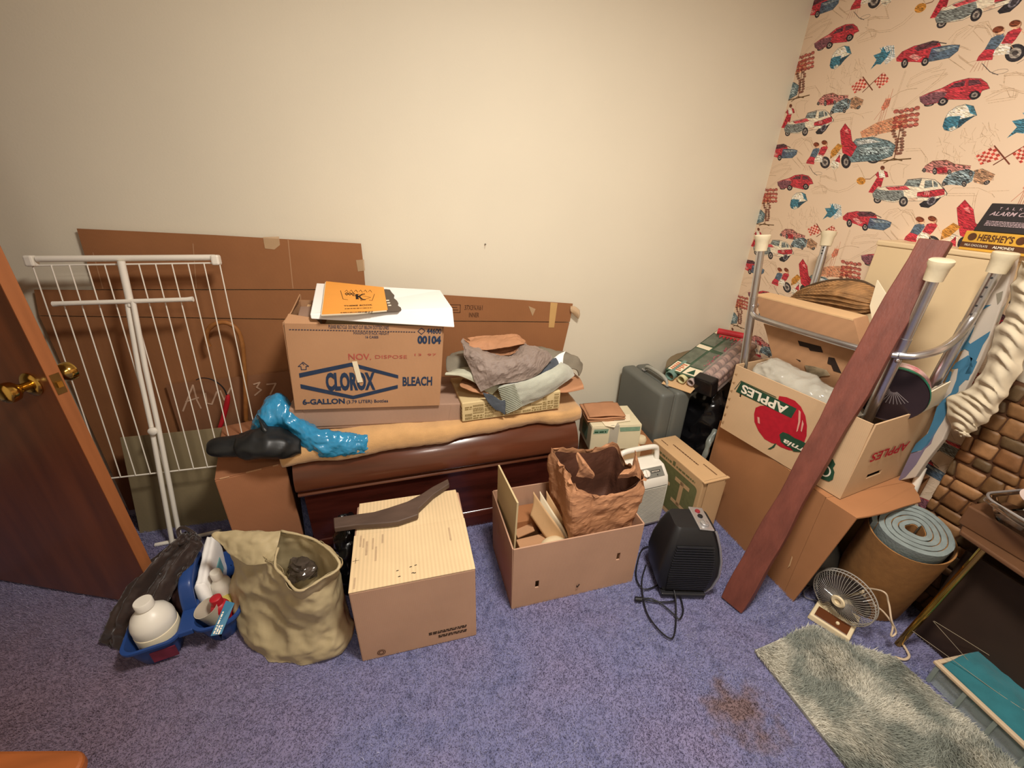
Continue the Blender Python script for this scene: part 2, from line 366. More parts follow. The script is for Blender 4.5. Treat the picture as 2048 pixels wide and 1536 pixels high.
# signal tree
for rw, y in enumerate((385,425,455,490)):
    for k in range(5):
        x = 432+k*27-(rw > 1)*4; _poly(Z3(ell(x, y+_r.uniform(-6,6), 15, 14)), (.62,.25,.22), .75, .5); _line(Z3(ell(x, y, 13, 13, 10)), 1.6, (.40,.17,.13), .8)
for k in range(9):
    y = 515+k*20; 
    for sx in (-1, 1): _poly(Z3(ell(452+sx*_r.uniform(12,32)*(1-.07*k), y, 13, 10)), (.42,.25,.2), .8, .5)
_line(Z3([(455,500),(442,620),(428,712)]), 7, (.40,.22,.16), .9)
_line(Z3([(345,710),(430,716),(515,722)]), 8, (.36,.26,.15), .9); _line(Z3([(375,728),(425,705),(470,728)]), 7, (.36,.26,.15), .9)
_poly(Z3([(346,690),(360,620),(378,600),(402,612),(395,650),(370,680)]), cG, .7); outl(Z3, [(346,690),(360,620),(378,600),(402,612),(395,650),(370,680)])
# red hatchback
B = [(550,308),(600,288),(660,272),(720,242),(790,234),(850,250),(880,285),(895,325),(860,332),(840,372),(800,380),(700,356),(640,366),(580,370),(555,340)]
wheel(Z3, 600, 368, 26, 13); wheel(Z3, 669, 360, 27, 31, .2); wheel(Z3, 823, 350, 31, 33, .3)
_poly(Z3(B), cR, .9); _poly(Z3([(550,308),(640,285),(690,308),(672,340),(640,362),(580,366),(555,340)]), (.45,.33,.36), .85)
for P in ([(690,282),(728,252),(778,246),(772,280)],[(792,246),(842,256),(856,284),(792,286)]): _poly(Z3(P), (.35,.22,.25), .9)
_poly(Z3([(610,290),(670,275),(690,300)]), (.85,.55,.52), .6); outl(Z3, B); wheel(Z3, 669, 362, 22, 26, .2); wheel(Z3, 823, 352, 26, 28, .3)
# helmet
H = [(672,530),(682,480),(700,440),(735,412),(780,405),(820,425),(838,490),(795,500),(760,550),(715,572),(682,558)]
_poly(Z3(H), cW, .95); _poly(Z3([(672,530),(682,480),(702,470),(760,478),(752,520),(740,560),(700,566),(680,552)]), cT, .9)
_poly(Z3([(780,405),(820,425),(838,490),(805,470),(795,430)]), cT, .85); _poly(Z3([(752,500),(835,488),(790,520),(745,560)]), (.16,.28,.34), .95)
_poly(Z3([(700,552),(730,540),(742,560),(715,572)]), cW, .9); outl(Z3, H, 2.2, (.2,.25,.28))
# star and parachute
_poly(Z3([(1055,520),(1112,514),(1162,532),(1166,580),(1172,632),(1100,668),(1078,620),(1098,588)]), (.85,.85,.82), .9)
for k in range(6): _line(Z3([(1055+k*20, 518+k*3), (1100+k*12, 600+k*6)]), 3, cT, .8)
_poly(Z3([(985,668),(1030,604),(1006,560),(1060,556),(1078,512),(1106,572),(1140,560),(1108,612),(1084,632),(1060,652),(1030,640)]), cT, .9, .5)
# red racer with blue-grey nose
wheel(Z3, 1242, 700, 27, 42); wheel(Z3, 1393, 738, 30, 38)
_poly(Z3([(1178,640),(1220,604),(1310,588),(1400,600),(1500,628),(1520,692),(1430,742),(1372,742),(1300,712),(1230,690),(1180,668)]), cR, .9)
_poly(Z4([(0,800),(60,806),(180,830),(252,856),(236,908),(160,950),(40,936),(-40,925)]), cB, .92); _poly(Z4([(10,815),(170,842),(235,860),(60,862)]), (.62,.66,.66), .7)
_poly(Z3([(1310,604),(1360,590),(1450,592),(1494,612),(1470,640),(1335,640)]), (.33,.22,.25), .85)
_poly(Z3([(1270,660),(1310,650),(1370,700),(1330,715)]), (.85,.62,.58), .8); wheel(Z3, 1242, 702, 22, 36); wheel(Z3, 1393, 740, 25, 32)
_line(Z3([(1180,640),(1220,604),(1310,588),(1400,598),(1490,615)]), 2, cD, .7); _line(Z4([(-60,770),(0,740),(70,770),(130,800)]), 5, cD, .8)
_line(Z4([(60,806),(180,830),(252,856),(236,908),(160,950),(0,930)]), 2, cD, .7)
# big striped car
wheel(Z4, 88, 590, 46, 42); _poly(Z4([(580,640),(700,560),(800,530),(842,560),(765,640),(690,686),(600,674)]), cD, .97)
B = [(28,520),(70,460),(200,430),(400,422),(440,352),(600,335),(760,350),(850,420),(915,520),(840,560),(720,600),(500,605),(400,600),(270,620),(100,590),(40,565)]
_poly(Z4(B), cW, .93, .15); _poly(Z4([(28,520),(70,460),(180,480),(390,475),(404,540),(380,582),(280,606),(100,586),(40,560)]), cG, .85, .5)
_poly(Z4([(180,440),(420,424),(480,468),(380,474),(220,474)]), cR, .8, .5); _poly(Z4([(560,500),(880,455),(882,528),(720,560),(552,545)]), cR, .92)
for P in ([(400,420),(452,356),(612,346),(572,440)],[(650,362),(730,356),(740,438),(640,452)],[(748,358),(800,392),(800,440),(752,440)]): _poly(Z4(P), (.42,.46,.46), .9, .5)
_line(Z4([(560,505),(880,462)]), 2, cD, .8); outl(Z4, B, 2.2); _line(Z4([(400,425),(450,354),(610,340),(575,440)]), 2.5, cD, .8); _line(Z4([(800,380),(900,500),(905,540)]), 3, cD, .8)
for x in (645, 668, 690): _line(Z4([(x+6, 492), (x, 530)]), 4, cW, .9)
wheel(Z4, 395, 610, 52, 62, .3); _poly(Z4(ell(725, 600, 62, 42, 20, -.75)), (.5,.48,.5), .9); _poly(Z4(ell(728, 598, 44, 26, 20, -.75)), (.22,.2,.22), .9)
_poly(Z4([(450,570),(560,560),(560,600),(460,600)]), (.75,.6,.5), .6); _line(Z4([(560,555),(690,560)]), 5, (.25,.1,.1), .9)
# three racers side by side
B = [(608,250),(650,190),(740,132),(900,120),(1000,168),(1190,190),(1184,230),(1000,250),(900,292),(760,282)]
_poly(Z4(B), cPk, .85, .7); _poly(Z4([(780,212),(900,200),(922,262),(800,282)]), cR, .85); _line(Z4([(650,190),(740,132),(900,120),(1000,168),(1190,190)]), 3, cBr, .85); wheel(Z4, 765, 250, 26, 42); wheel(Z4, 938, 262, 24, 32); wheel(Z4, 640, 240, 22, 26)
_poly(Z4([(1230,240),(1330,220),(1482,290),(1400,402),(1330,410),(1220,380)]), (.62,.45,.33), .7, .8)
for k in range(7): _line(Z4([(1230, 245+k*20), (1340, 250+k*20), (1460, 285+k*12)]), 2, cBr, .7)
_poly(Z4([(856,372),(920,292),(1020,252),(1150,222),(1242,262),(1204,372),(1100,422),(960,410),(870,420)]), (.42,.48,.50), .95, .8)
for k in range(14): x=_r.uniform(900,1180); y=_r.uniform(260,380); _line(Z4([(x, y), (x+_r.uniform(20,70), y+_r.uniform(-12,12))]), 2.5, _r.choice(((.2,.23,.26),(.75,.75,.72))), .75)
wheel(Z4, 872, 402, 24, 24); wheel(Z4, 1112, 400, 30, 36); wheel(Z4, 1380, 385, 40, 24, -.5); wheel(Z4, 1190, 280, 24, 36)
# crossed flags
_line(Z1([(1370,740),(1462,866)]), 7, (.42,.2,.14), .95); _line(Z1([(1368,886),(1480,780),(1560,705)]), 6, (.42,.2,.14), .95)
def flag(Z, A, Bq, Cq, D):
    _poly(Z([A, Bq, Cq, D]), (.72,.24,.2), .92)
    q = lambda s, t: ((A[0]*(1-s)+Bq[0]*s)*(1-t)+(D[0]*(1-s)+Cq[0]*s)*t, (A[1]*(1-s)+Bq[1]*s)*(1-t)+(D[1]*(1-s)+Cq[1]*s)*t)
    for i in range(6):
        for j in range(5):
            if (i+j) % 2: _poly(Z([q(i/6, j/5), q((i+1)/6, j/5), q((i+1)/6, (j+1)/5), q(i/6, (j+1)/5)]), (.95,.80,.70), .92, .1)
flag(Z1, (1262,832), (1368,740), (1420,828), (1290,898)); flag(Z2, (40,785), (132,692), (192,770), (88,850))
# funny car with raised body and crew
wheel(ZP, 1692, 322, 10, 15); wheel(ZP, 1746, 318, 13, 9)
B = [(1690,302),(1712,278),(1745,274),(1778,282),(1791,291),(1784,312),(1760,321),(1702,325)]
_poly(ZP(B), (.40,.48,.50), .95, .5); _poly(ZP([(1718,296),(1780,293),(1776,308),(1718,310)]), (.55,.6,.6), .8, .8); outl(ZP, B, 2.2)
_poly(ZP([(1712,282),(1740,278),(1762,284),(1716,290)]), (.85,.84,.8), .85); _line(ZP([(1714,289),(1762,285)]), 2, cD); _line(ZP([(1722,280),(1730,288)]), 2, cD); _line(ZP([(1742,279),(1746,287)]), 2, cD)
B = [(1680,262),(1690,247),(1701,261),(1704,282),(1714,293),(1702,314),(1685,306),(1682,284)]
_poly(ZP(B), cR, .95); outl(ZP, B, 1.6, (.35,.08,.1)); _poly(ZP([(1688,262),(1695,257),(1698,268)]), (.9,.55,.52), .8); wheel(ZP, 1692, 324, 8, 12)
_poly(ZP([(1662,302),(1676,287),(1686,292),(1672,310),(1660,318)]), cM, .9)
_poly(ZP([(1660,330),(1676,305),(1684,306),(1676,335),(1666,340)]), cW, .9); _poly(ZP([(1670,322),(1680,308),(1680,326)]), cR, .9)
wheel(ZP, 1650, 325, 10, 12); _line(ZP([(1652,340),(1662,334),(1676,336)]), 2, cD, .8)
for hx, hy, tc_, lc in ((1634,291,cB,cR),(1650,287,cR,cW)):
    _poly(ZP([(hx-14,hy+22),(hx-8,hy+8),(hx+3,hy+3),(hx+6,hy+8),(hx,hy+20),(hx-6,hy+28)]), tc_, .9); _poly(ZP([(hx-14,hy+22),(hx-4,hy+24),(hx-6,hy+38),(hx-22,hy+36),(hx-20,hy+30)]), lc, .9)
    _line(ZP([(hx+4,hy+6),(hx+10,hy+20),(hx+14,hy+28)]), 3, (.85,.66,.52), .9); _poly(ZP(ell(hx, hy, 5.5, 6)), (.85,.66,.52), .95); _poly(ZP(ell(hx-1.5, hy-2, 5.5, 4.5)), (.45,.22,.14), .95)
for k in range(5): _line(ZP([(1612+k*3, 329), (1606+k*4, 341)]), 1.6, (.5,.15,.12), .8)
_line(ZP([(1618,332),(1626,345),(1634,351)]), 3, cD, .85); _line(ZP(ell(1636,347,8,3)), 2, (.45,.4,.36), .8)
# flag man
_poly(Z4([(70,270),(110,240),(160,235),(205,262),(215,320),(180,325),(160,335),(95,330)]), cW, .9); _poly(Z4([(60,290),(100,250),(110,330),(90,330)]), cR, .9); _poly(Z4([(160,240),(205,262),(218,320),(185,325)]), cR, .9)
_poly(Z4([(80,330),(162,330),(130,440),(96,430),(30,510),(-20,500)]), cR, .95); _poly(Z4(ell(148, 212, 26, 26)), (.42,.22,.15), .95); _line(Z4([(75,280),(0,345),(-60,345)]), 5, cBr, .85)
_poly(ZP(ell(1722, 362, 9, 7.5)), cM, .92)
wimg = bpy.data.images.new('wallpaper_print', WPW, WPH); _a = np.ones((WPH, WPW, 4), np.float32); _a[..., :3] = wp; wimg.pixels.foreach_set(_a.ravel()); wimg.update(); wimg.pack()
wm = bpy.data.materials.new('wallpaper'); wm.use_nodes = True; _n = wm.node_tree; _t = _n.nodes.new('ShaderNodeTexImage'); _t.image = wimg
_n.links.new(_t.outputs[0], _n.nodes['Principled BSDF'].inputs['Base Color']); _n.nodes['Principled BSDF'].inputs['Roughness'].default_value = .55; _n.nodes['Principled BSDF'].inputs['Specular IOR Level'].default_value = .3

# ------------------------------------------------------------------ the room
XL, YF, ZC = -1.60, -1.70, 2.44
wallm = mat('cream_wall_paint', 'E3DAC4', rough=.6, var=.025, vs=2, bump=.12, bs=160, spec=.3)
struct = lambda name, mb, m_: tag(mb.obj(name, m_), kind='structure')
struct('wall_back', MB().box(XL-.1, XR+.1, YB, YB+.1, 0, ZC), wallm)
o = MB().add([(XR, YB, 0), (XR, YF, 0), (XR, YF, ZC), (XR, YB, ZC), (XR+.1, YB, 0), (XR+.1, YF, 0), (XR+.1, YF, ZC), (XR+.1, YB, ZC)], [(0,1,2,3),(7,6,5,4),(0,4,5,1),(3,2,6,7),(1,5,6,2),(0,3,7,4)]).obj('wall_right', wm)
tag(o, kind='structure'); uv = o.data.uv_layers.new(name='print')
for lp in o.data.loops:
    c = o.data.vertices[lp.vertex_index].co; uv.data[lp.index].uv = ((YB-c.y)/(2*RW), c.z/RP)
mb = MB().box(XL-.1, XL, 1.66, YB, 0, ZC).box(XL-.1, XL, YF, .88, 0, ZC).box(XL-.1, XL, .88, 1.66, 2.06, ZC)
struct('wall_left', mb, wallm)
struct('wall_front', MB().box(XL-.1, XR+.1, YF-.1, YF, 0, ZC), wallm)
struct('wall_hall', MB().box(-2.72, -2.62, .2, 2.3, 0, ZC).box(-2.62, XL-.1, .1, .2, 0, ZC).box(-2.62, XL-.1, 2.3, 2.4, 0, ZC), wallm)
struct('ceiling', MB().box(-2.72, XR+.1, YF-.1, YB+.5, ZC, ZC+.08), mat('ceiling_white', 'E8E2D6', rough=.9, var=.02))
wood_door = mat('door_wood', '6C3B1F', rough=.32, var=.28, vs=3.2, stretch=(5,5,.7), bump=.08, bs=60, spec=.5, coat=.15)
wood_edge = mat('door_edge_wood', '9B5F38', rough=.45, var=.14, vs=4, stretch=(9,9,.8))
struct('trim_1', MB().box(XL, XL+.015, .82, .88, 0, 2.10).box(XL, XL+.015, 1.66, 1.72, 0, 2.10).box(XL, XL+.015, .88, 1.66, 2.06, 2.12), wood_edge)
# carpet: a base with tufts standing on it
fm = bpy.data.materials.new('carpet'); fm.use_nodes = True; nt = fm.node_tree; N = nt.nodes; Lk = nt.links; bs = N['Principled BSDF']
bs.inputs['Roughness'].default_value = .95; bs.inputs['Specular IOR Level'].default_value = .1
geo = N.new('ShaderNodeNewGeometry')
def nz_(sc, d=4): 
    n = N.new('ShaderNodeTexNoise'); n.inputs['Scale'].default_value = sc; n.inputs['Detail'].default_value = d; Lk.new(geo.outputs['Position'], n.inputs['Vector']); return n
def mixrgb(a, b, f):
    x = N.new('ShaderNodeMix'); x.data_type = 'RGBA'
    for s_, i_ in ((a, 6), (b, 7)):
        if isinstance(s_, tuple): x.inputs[i_].default_value = (*s_, 1)
        else: Lk.new(s_, x.inputs[i_])
    Lk.new(f, x.inputs[0]); return x.outputs[2]
def ramp(src, p0, p1):
    r = N.new('ShaderNodeMapRange'); r.inputs[1].default_value = p0; r.inputs[2].default_value = p1; Lk.new(src, r.inputs[0]); return r.outputs[0]
at = N.new('ShaderNodeAttribute'); at.attribute_name = 'tuft'
c1 = mixrgb(lin('77789C'), lin('B6B7D4'), at.outputs['Fac'])
c1 = mixrgb(lin('5E6082'), c1, ramp(nz_(26, 3).outputs['Fac'], .18, .52))
c2 = mixrgb(c1, lin('857D9C'), ramp(nz_(3.2).outputs['Fac'], .42, .72))
vsep = N.new('ShaderNodeVectorMath'); vsep.operation = 'DISTANCE'; Lk.new(geo.outputs['Position'], vsep.inputs[0]); p_ = at_z(1480, 1425, 0); vsep.inputs[1].default_value = (p_.x, p_.y, 0)
sub = N.new('ShaderNodeMath'); sub.operation = 'MULTIPLY_ADD'; Lk.new(nz_(16).outputs['Fac'], sub.inputs[0]); sub.inputs[1].default_value = .22; Lk.new(vsep.outputs['Value'], sub.inputs[2])
c3 = mixrgb(lin('7A6668'), c2, ramp(sub.outputs[0], .14, .22))      # brown spill on the carpet
wr = N.new('ShaderNodeVectorMath'); wr.operation = 'DISTANCE'; Lk.new(geo.outputs['Position'], wr.inputs[0]); wr.inputs[1].default_value = (-1.35, .75, 0)
w2 = N.new('ShaderNodeMath'); w2.operation = 'MULTIPLY_ADD'; Lk.new(nz_(4).outputs['Fac'], w2.inputs[0]); w2.inputs[1].default_value = .5; Lk.new(wr.outputs['Value'], w2.inputs[2])
c4 = mixrgb(lin('836F7C'), c3, ramp(w2.outputs[0], .55, 1.35))      # mauve-brown tone fading out from the doorway side
Lk.new(c4, bs.inputs['Base Color'])
fl = MB().box(-2.72, XR+.1, YF-.1, YB+.5, -.05, 0).obj('floor', fm); tag(fl, kind='structure')
rs = np.random.RandomState(11); n = 840000
# tufts only where the camera's neighbourhood looks
px_ = rs.uniform(XL, XR, n); py_ = np.where(np.arange(n) < 560000, rs.uniform(.12, 1.86, n), rs.uniform(-1.2, .12, n))
hgt = rs.uniform(.005, .014, n); ang = rs.uniform(0, 2*PI, n); wid = rs.uniform(.0006, .0015, n)
flow = np.sin(px_*9+np.cos(py_*7)*2)*.5+np.cos(py_*11+px_*4)*.5
lx = rs.normal(0, .004, n)+.003*flow; ly = rs.normal(0, .004, n)-.003
V = np.empty((n, 3, 3), np.float32)
V[:, 0, 0] = px_-np.cos(ang)*wid; V[:, 0, 1] = py_-np.sin(ang)*wid; V[:, 0, 2] = -.001
V[:, 1, 0] = px_+np.cos(ang)*wid; V[:, 1, 1] = py_+np.sin(ang)*wid; V[:, 1, 2] = -.001
V[:, 2, 0] = px_+lx; V[:, 2, 1] = py_+ly; V[:, 2, 2] = hgt
def tri_mesh(name, V, mt, parent, fac):
    n = len(V); me = bpy.data.meshes.new(name); me.vertices.add(n*3); me.vertices.foreach_set('co', V.ravel())
    me.loops.add(n*3); me.loops.foreach_set('vertex_index', np.arange(n*3, dtype=np.int32)); me.polygons.add(n); me.polygons.foreach_set('loop_start', np.arange(0, n*3, 3, dtype=np.int32))
    me.update(calc_edges=True); a = me.attributes.new('tuft', 'FLOAT', 'POINT'); a.data.foreach_set('value', np.repeat(fac, 3).astype(np.float32))
    me.materials.append(mt); o = bpy.data.objects.new(name, me); COL.objects.link(o); o.parent = parent; o['kind'] = 'stuff'; WORLD[o] = WORLD[parent]; return o
tri_mesh('carpet_pile', V, fm, fl, np.clip(rs.normal(.40, .24, n)+.25*(hgt-.008)/.004, 0, 1))

# ------------------------------------------------------------------ door standing open, with knobs
B0 = Vector((-.903, 1.322, .014)); e = Vector((-.917, .398, 0)).normalized(); nrm = Vector((.398, .917, 0)).normalized()
DM = frame(B0, e, (0, 0, 1))   # local x along the leaf from the free edge, y up, z towards the camera side
door = MB().at(DM).box(0, .74, 0, 2.03, -.035, 0).obj('door_1', wood_door); tag(door, kind='structure')
MB().at(DM).box(-.0012, .0005, .002, 2.028, -.034, -.001).obj('edge_strip', wood_edge, door)
for sg, z0 in ((1, 0), (-1, -.035)):
    M = DM @ Matrix.Translation((.058, .872, z0)) @ (I4 if sg > 0 else Matrix.Rotation(PI, 4, 'X'))
    MB().at(M).lathe([(.033,0),(.033,.003),(.028,.008),(.018,.011)], 32).obj('rose', K['brass'], door, smooth=True)
    MB().at(M).lathe([(.011,.008),(.011,.024),(.014,.030),(.025,.040),(.0275,.050),(.027,.060),(.020,.066),(.006,.067)], 32).obj('knob', K['brass'], door, smooth=True)
dn_ = (-.398, -.917, 0)
for P in ([(0,1112),(30,1118),(70,1128),(98,1132),(112,1148),(90,1150),(40,1146),(0,1138)],[(112,1138),(150,1152),(160,1160),(128,1160)]): MB().slab([at_p(x, y, B0, dn_)+Vector(dn_)*.0004 for x, y in P], Vector(dn_)*.0004).obj('scuff', mat('bare_wood','9A7048',rough=.8,var=.3,vs=30), door)
lp = MB().at(DM).box(-.0025, 0, .842, .90, -.029, -.006).obj('latch_plate', K['brass_dull'], door)
MB().at(DM).box(-.009, -.002, .862, .878, -.024, -.012).obj('latch_bolt', K['brass'], lp)

# ================================================================== left side and centre
# ---- flattened carton against the back wall
YC = 1.905
fc = thing('flattened_carton', 'huge flattened brown cardboard carton standing against the back wall behind the chest', 'cardboard', (-.2, YC, 0))
yy = lambda P, Y=YC: [at_y(x, y, Y) for x, y in P]
def floorp(x, y, Y=YC): p = at_y(x, y, Y); return Vector((p.x, Y, 0))
TH = (0, -.005, 0)
MB().slab(yy([(155,457),(430,470),(722,487),(727,530),(731,578),(450,578),(192,578)]), TH).obj('top_flap', K['card_dark'], fc)
MB().slab(yy([(70,579),(192,580),(450,580),(731,580),(860,588),(1003,597),(1145,607),(1139,643),(700,639),(300,633),(80,630)]), TH).obj('edge_panel', K['card_dark'], fc)
P = yy([(81,632),(300,635),(700,641),(1138,645),(1125,700),(1118,735)]); q = floorp(1118,735); q2 = floorp(76,632)
MB().slab(P+[q, q2], TH).obj('main_panel', K['card_dark'], fc)
def tapepiece(P, m_, nm='tape_piece', par=fc, Y=YC-.0055, lab=None):
    o = MB().slab(yy(P, Y), (0, -.0012, 0)).obj(nm, m_, par); return tag(o, lab)
tapepiece([(526,474),(558,473),(560,490),(549,499),(530,497)], K['tape']); tapepiece([(712,520),(728,519),(730,541),(716,543)], K['tape'])
tapepiece([(1101,605),(1115,606),(1108,655),(1097,655)], K['tape_tan'], lab='strip of tan packing tape'); tapepiece([(1057,612),(1071,618),(1065,632)], K['tape'])
MB().sheet([yy([(1141,612),(1150,613),(1159,620)], YC-.008), yy([(1141,622),(1150,624),(1160,630)], YC-.02), yy([(1145,627),(1150,632),(1157,638)], YC-.012)], 8, 8).obj('tape_piece', K['tape'], fc, smooth=True, thick=.001)
M = frame(at_y(929,620,YC-.0056), (1,0,-.06), (0,0,1)); mb = MB().at(M)
put_text(mb, '37X3\u00beX61', 0, .0, .085, .024, bold=.012); put_text(mb, 'INNER', .022, -.034, .048, .022, bold=.012)
mb.objs('lettering', K['inkdk'], fc); mb = MB().at(M)
for a, b in (((-.075,-.012),(-.02,-.012)),((-.075,.024),(-.02,.024)),((-.02,-.012),(-.02,.024)),((-.07,.012),(-.035,.012)),((-.06,0),(-.03,0))): put_line(mb, [a, b], .003)
mb.obj('print', K['inkdk'], fc)
mb = MB()   # creases pressed into the board
for a, b in (((185,505),(205,578)),((385,487),(392,576)),((575,478),(585,577)),((600,590),(608,770))): mb.slab(yy([a, (a[0]+2, a[1]), (b[0]+2, b[1]), b], YC-.0052), (0,-.0006,0))
mb.obj('crease', K['card'], fc)

# ---- chalked flap, olive sheet
t = single('cardboard_flap', MB().slab(yy([(331,770),(450,757),(587,741),(590,800),(560,845),(465,862),(362,868)], 1.878), (0,.004,0)), K['card_chalk'], 'brown cardboard piece chalked with white letters behind the walking cane', 'cardboard')
t.data.materials.clear(); t.data.materials.append(K['card_chalk'])
mb = MB()
def strokes(L, Y=1.8775, wd=.006):
    for P in L:
        Q = [at_y(x, y, Y) for x, y in P]; M = frame((0, Y, 0), (1,0,0), (0,0,1)); mb.at(M)
        put_line(mb, [(q.x, q.z) for q in Q], wd, .0005+.0007*L.index(P))
strokes([[(366,822),(386,770),(394,800),(402,816)],[(372,803),(397,795)],[(411,786),(414,806),(424,808),(434,783)],[(441,781),(449,800),(462,775)],[(508,768),(520,764),(514,774),(523,779),(510,790)],[(534,768),(552,766),(541,788)]])
mb.obj('chalk_mark', K['chalk'], t, )
P0 = Vector((-1.0, 1.725, 0)); olN = Vector((0, -1, .12)).normalized()
ol = lambda x, y: at_p(x, y, P0, olN)
a, b = ol(240,876), ol(464,854); bl = Vector((-1.17,1.725,.0)); br_ = Vector((-.765,1.725,.0))
single('cardboard_sheet', MB().slab([a, b, br_, bl], (0,.005,0)), K['card_olive'], 'olive brown cardboard sheet leaning behind the white gate', 'cardboard')

# ---- walking cane
ca = thing('walking_cane', 'bent wood walking cane with crook handle leaning on the flattened carton', 'cane', (-.66, 1.84, 0))
cane_m = mat('cane_wood', '9A6434', rough=.4, var=.25, vs=25)
P = yy([(418,693),(413,680),(414,665),(422,653),(436,646),(450,645),(464,650),(475,661),(482,678),(486,700),(489,740),(491,790),(492,840)], 1.84)
P = smooth_path(P, 60)
MB().tube(P, [.0085 + .0012*(i % 14 < 2) for i in range(60)], 12).obj('handle', cane_m, ca, smooth=True)
MB().tube([P[-1], Vector((-.652,1.84,.25)), Vector((-.64,1.84,.008))], .008, 12).obj('shaft', cane_m, ca, smooth=True)

# ---- red handled hook
hk = thing('hook_tool', 'thin curved hook with a red handle hanging beside the cane', 'tool', at_y(438,856,1.80))
MB().tube(smooth_path(yy([(392,760),(404,756),(420,758),(436,766),(448,778),(455,794)], 1.80), 24), [.0018+.0012*i/23 for i in range(24)], 8).obj('hook', K['cable'], hk, smooth=True)
MB().tube(smooth_path(yy([(456,790),(454,806),(449,826),(443,846),(437,862)], 1.80), 16), [.006,.0085,.0095,.0098,.010,.010,.010,.0098,.0095,.0093,.009,.0088,.0085,.0085,.0082,.007], 12).obj('grip', K['red'], hk, smooth=True)

# ---- white pressure gate standing on end
gP = Vector((0, 1.627, 0)); gN = Vector((0, -1, .1455)).normalized(); g = lambda x, y, off=0: at_p(x, y, gP - gN*(-off), gN)
gt = thing('safety_gate', 'white wire safety gate leaning on the flattened carton beside the door', 'gate', (-.95, 1.63, 0))
W = K['white_metal']
MB().tube([g(74,518), g(430,515)], .0105, 14).obj('top_rail', W, gt, smooth=True)
for xx, yv in ((63,522),(433,520)):
    p = g(xx, yv); M = frame(p, (1,0,0), (0,.144,.989)); o = MB().at(M).box(-.014, .012, -.018, .018, -.016, .016).obj('end_cap', W, gt, bevel=.006)
pa, pb = g(70,531), g(432,526); MB().tube([pa, pb], .003, 8).obj('wire_rail', W, gt, smooth=True)
up = Vector((0, .144, .9896)); LW = .80
for k in range(12):
    p = g(67,531).lerp(g(440,527), k/11) + gN*.004
    MB().tube([p, p-up*LW], .0021, 6).obj('wire', W, gt, smooth=True)
p0 = g(67,531)-up*LW; p1 = g(440,527)-up*LW; MB().tube([p0-Vector((.01,0,0)), p1+Vector((.01,0,0))], .003, 8).obj('wire_rail', W, gt, smooth=True)
f1 = gN*.012; f2 = gN*.02
MB().tube([g(246,522)+f1, g(266,612)+f1], .0115, 12).obj('post', W, gt, smooth=True)
MB().tube([g(115,607)+f2, g(128,606)+f2, g(378,598)+f2, g(391,597)+f2], [.0095,.008,.008,.0095], 12).obj('cross_bar', W, gt, smooth=True)
MB().tube([g(258,600)+f1, g(282,740)+f1, g(306,850)+f1, g(348,1086)+f1], .0085, 12).obj('post', W, gt, smooth=True)
MB().tube([g(272,600)+f2, g(296,730)+f2, g(322,850)+f2, g(366,1078)+f2], .0085, 12).obj('post', W, gt, smooth=True)
MB().at(frame(g(313,857)+gN*.018, (1,0,0), (0,.144,.989))).lathe([(.012,0),(.016,.006),(.015,.014),(.008,.019)], 20).obj('knob', W, gt, smooth=True)
MB().tube([g(311,1090), g(380,1076), g(441,1062)], .0085, 12).obj('foot_bar', W, gt, smooth=True)

# ---- cedar chest
CH = thing('cedar_chest', 'long dark mahogany chest with rounded lid along the back wall under the boxes', 'chest', (.135, 1.63, 0), math.radians(1.5))
mah = mat('mahogany', '58301F', rough=.24, var=.3, vs=3, stretch=(.8,6,6), bump=.03, bs=40, coat=.3)
mah_d = mat('mahogany_panel', '431C15', rough=.22, var=.4, vs=4, stretch=(1,3,6), coat=.3)
cm = Fm(.135, 1.63, 0, math.radians(1.5))
def cbx(*a): return MB().at(cm).box(*a)
cbx(-.555,.555,-.195,.21,.05,.325).obj('body', mah_d, CH)
MB().at(cm).slab([(-.565,y,z) for y, z in ((-.205,.0),(-.205,.055),(-.200,.075),(-.195,.08),(.21,.08),(.21,0))], (1.13,0,0)).obj('plinth', mah_d, CH, bevel=.002)
MB().at(cm).slab([(-.572,y,z) for y, z in ((-.195,.31),(-.208,.313),(-.212,.320),(-.208,.328),(-.195,.332),(.21,.332),(.21,.31))], (1.144,0,0)).obj('rail_moulding', mah, CH, bevel=.0015)
prof = [(-.206,.335),(-.216,.345)]+[(-.206+.11*(1-math.cos(a))-.012*math.cos(a), .352+.128*math.sin(a)) for a in [PI/2*k/12 for k in range(13)]]+[(.0,.486),(.21,.486),(.21,.335)]
MB().at(cm).slab([(-.575,y,z) for y, z in prof], (1.15,0,0)).obj('lid', mah, CH, bevel=.003, smooth=True)

# ---- ochre blanket on the chest
def blanket():
    R = []; rr = random.Random(5)
    for k in range(13):
        x = -.60+1.19*k/12; f = .006*math.sin(k*2.1)+.005*rr.uniform(-1,1); q = min(1, max(0, (k-3)/6))
        yf = -.165+f+.012*q; tp = .550+.4*f-.020*q
        R.append([cm @ Vector(p) for p in ((x,yf-.020+.010*q,.452+.016*q+f*.4),(x,yf-.046+.02*q,.462+.016*q+f*.4),(x,yf-.052+.02*q,.503),(x,yf-.030+.01*q,.538-.014*q),(x,yf+.03,tp),(x,0,.556-.018*q),(x,.15,.554-.018*q),(x,.16,.52),(x,.15,.494),(x,0,.490),(x,yf+.03,.487))])
    return MB().loft(R, 60, 90).noise(.004, 12, 3, ridge=False).noise(.0016, 70, 5, ridge=False)
single('folded_blanket', blanket(), K['blanket'], 'ochre woollen blanket folded along the top of the dark chest', 'blanket', smooth='all')

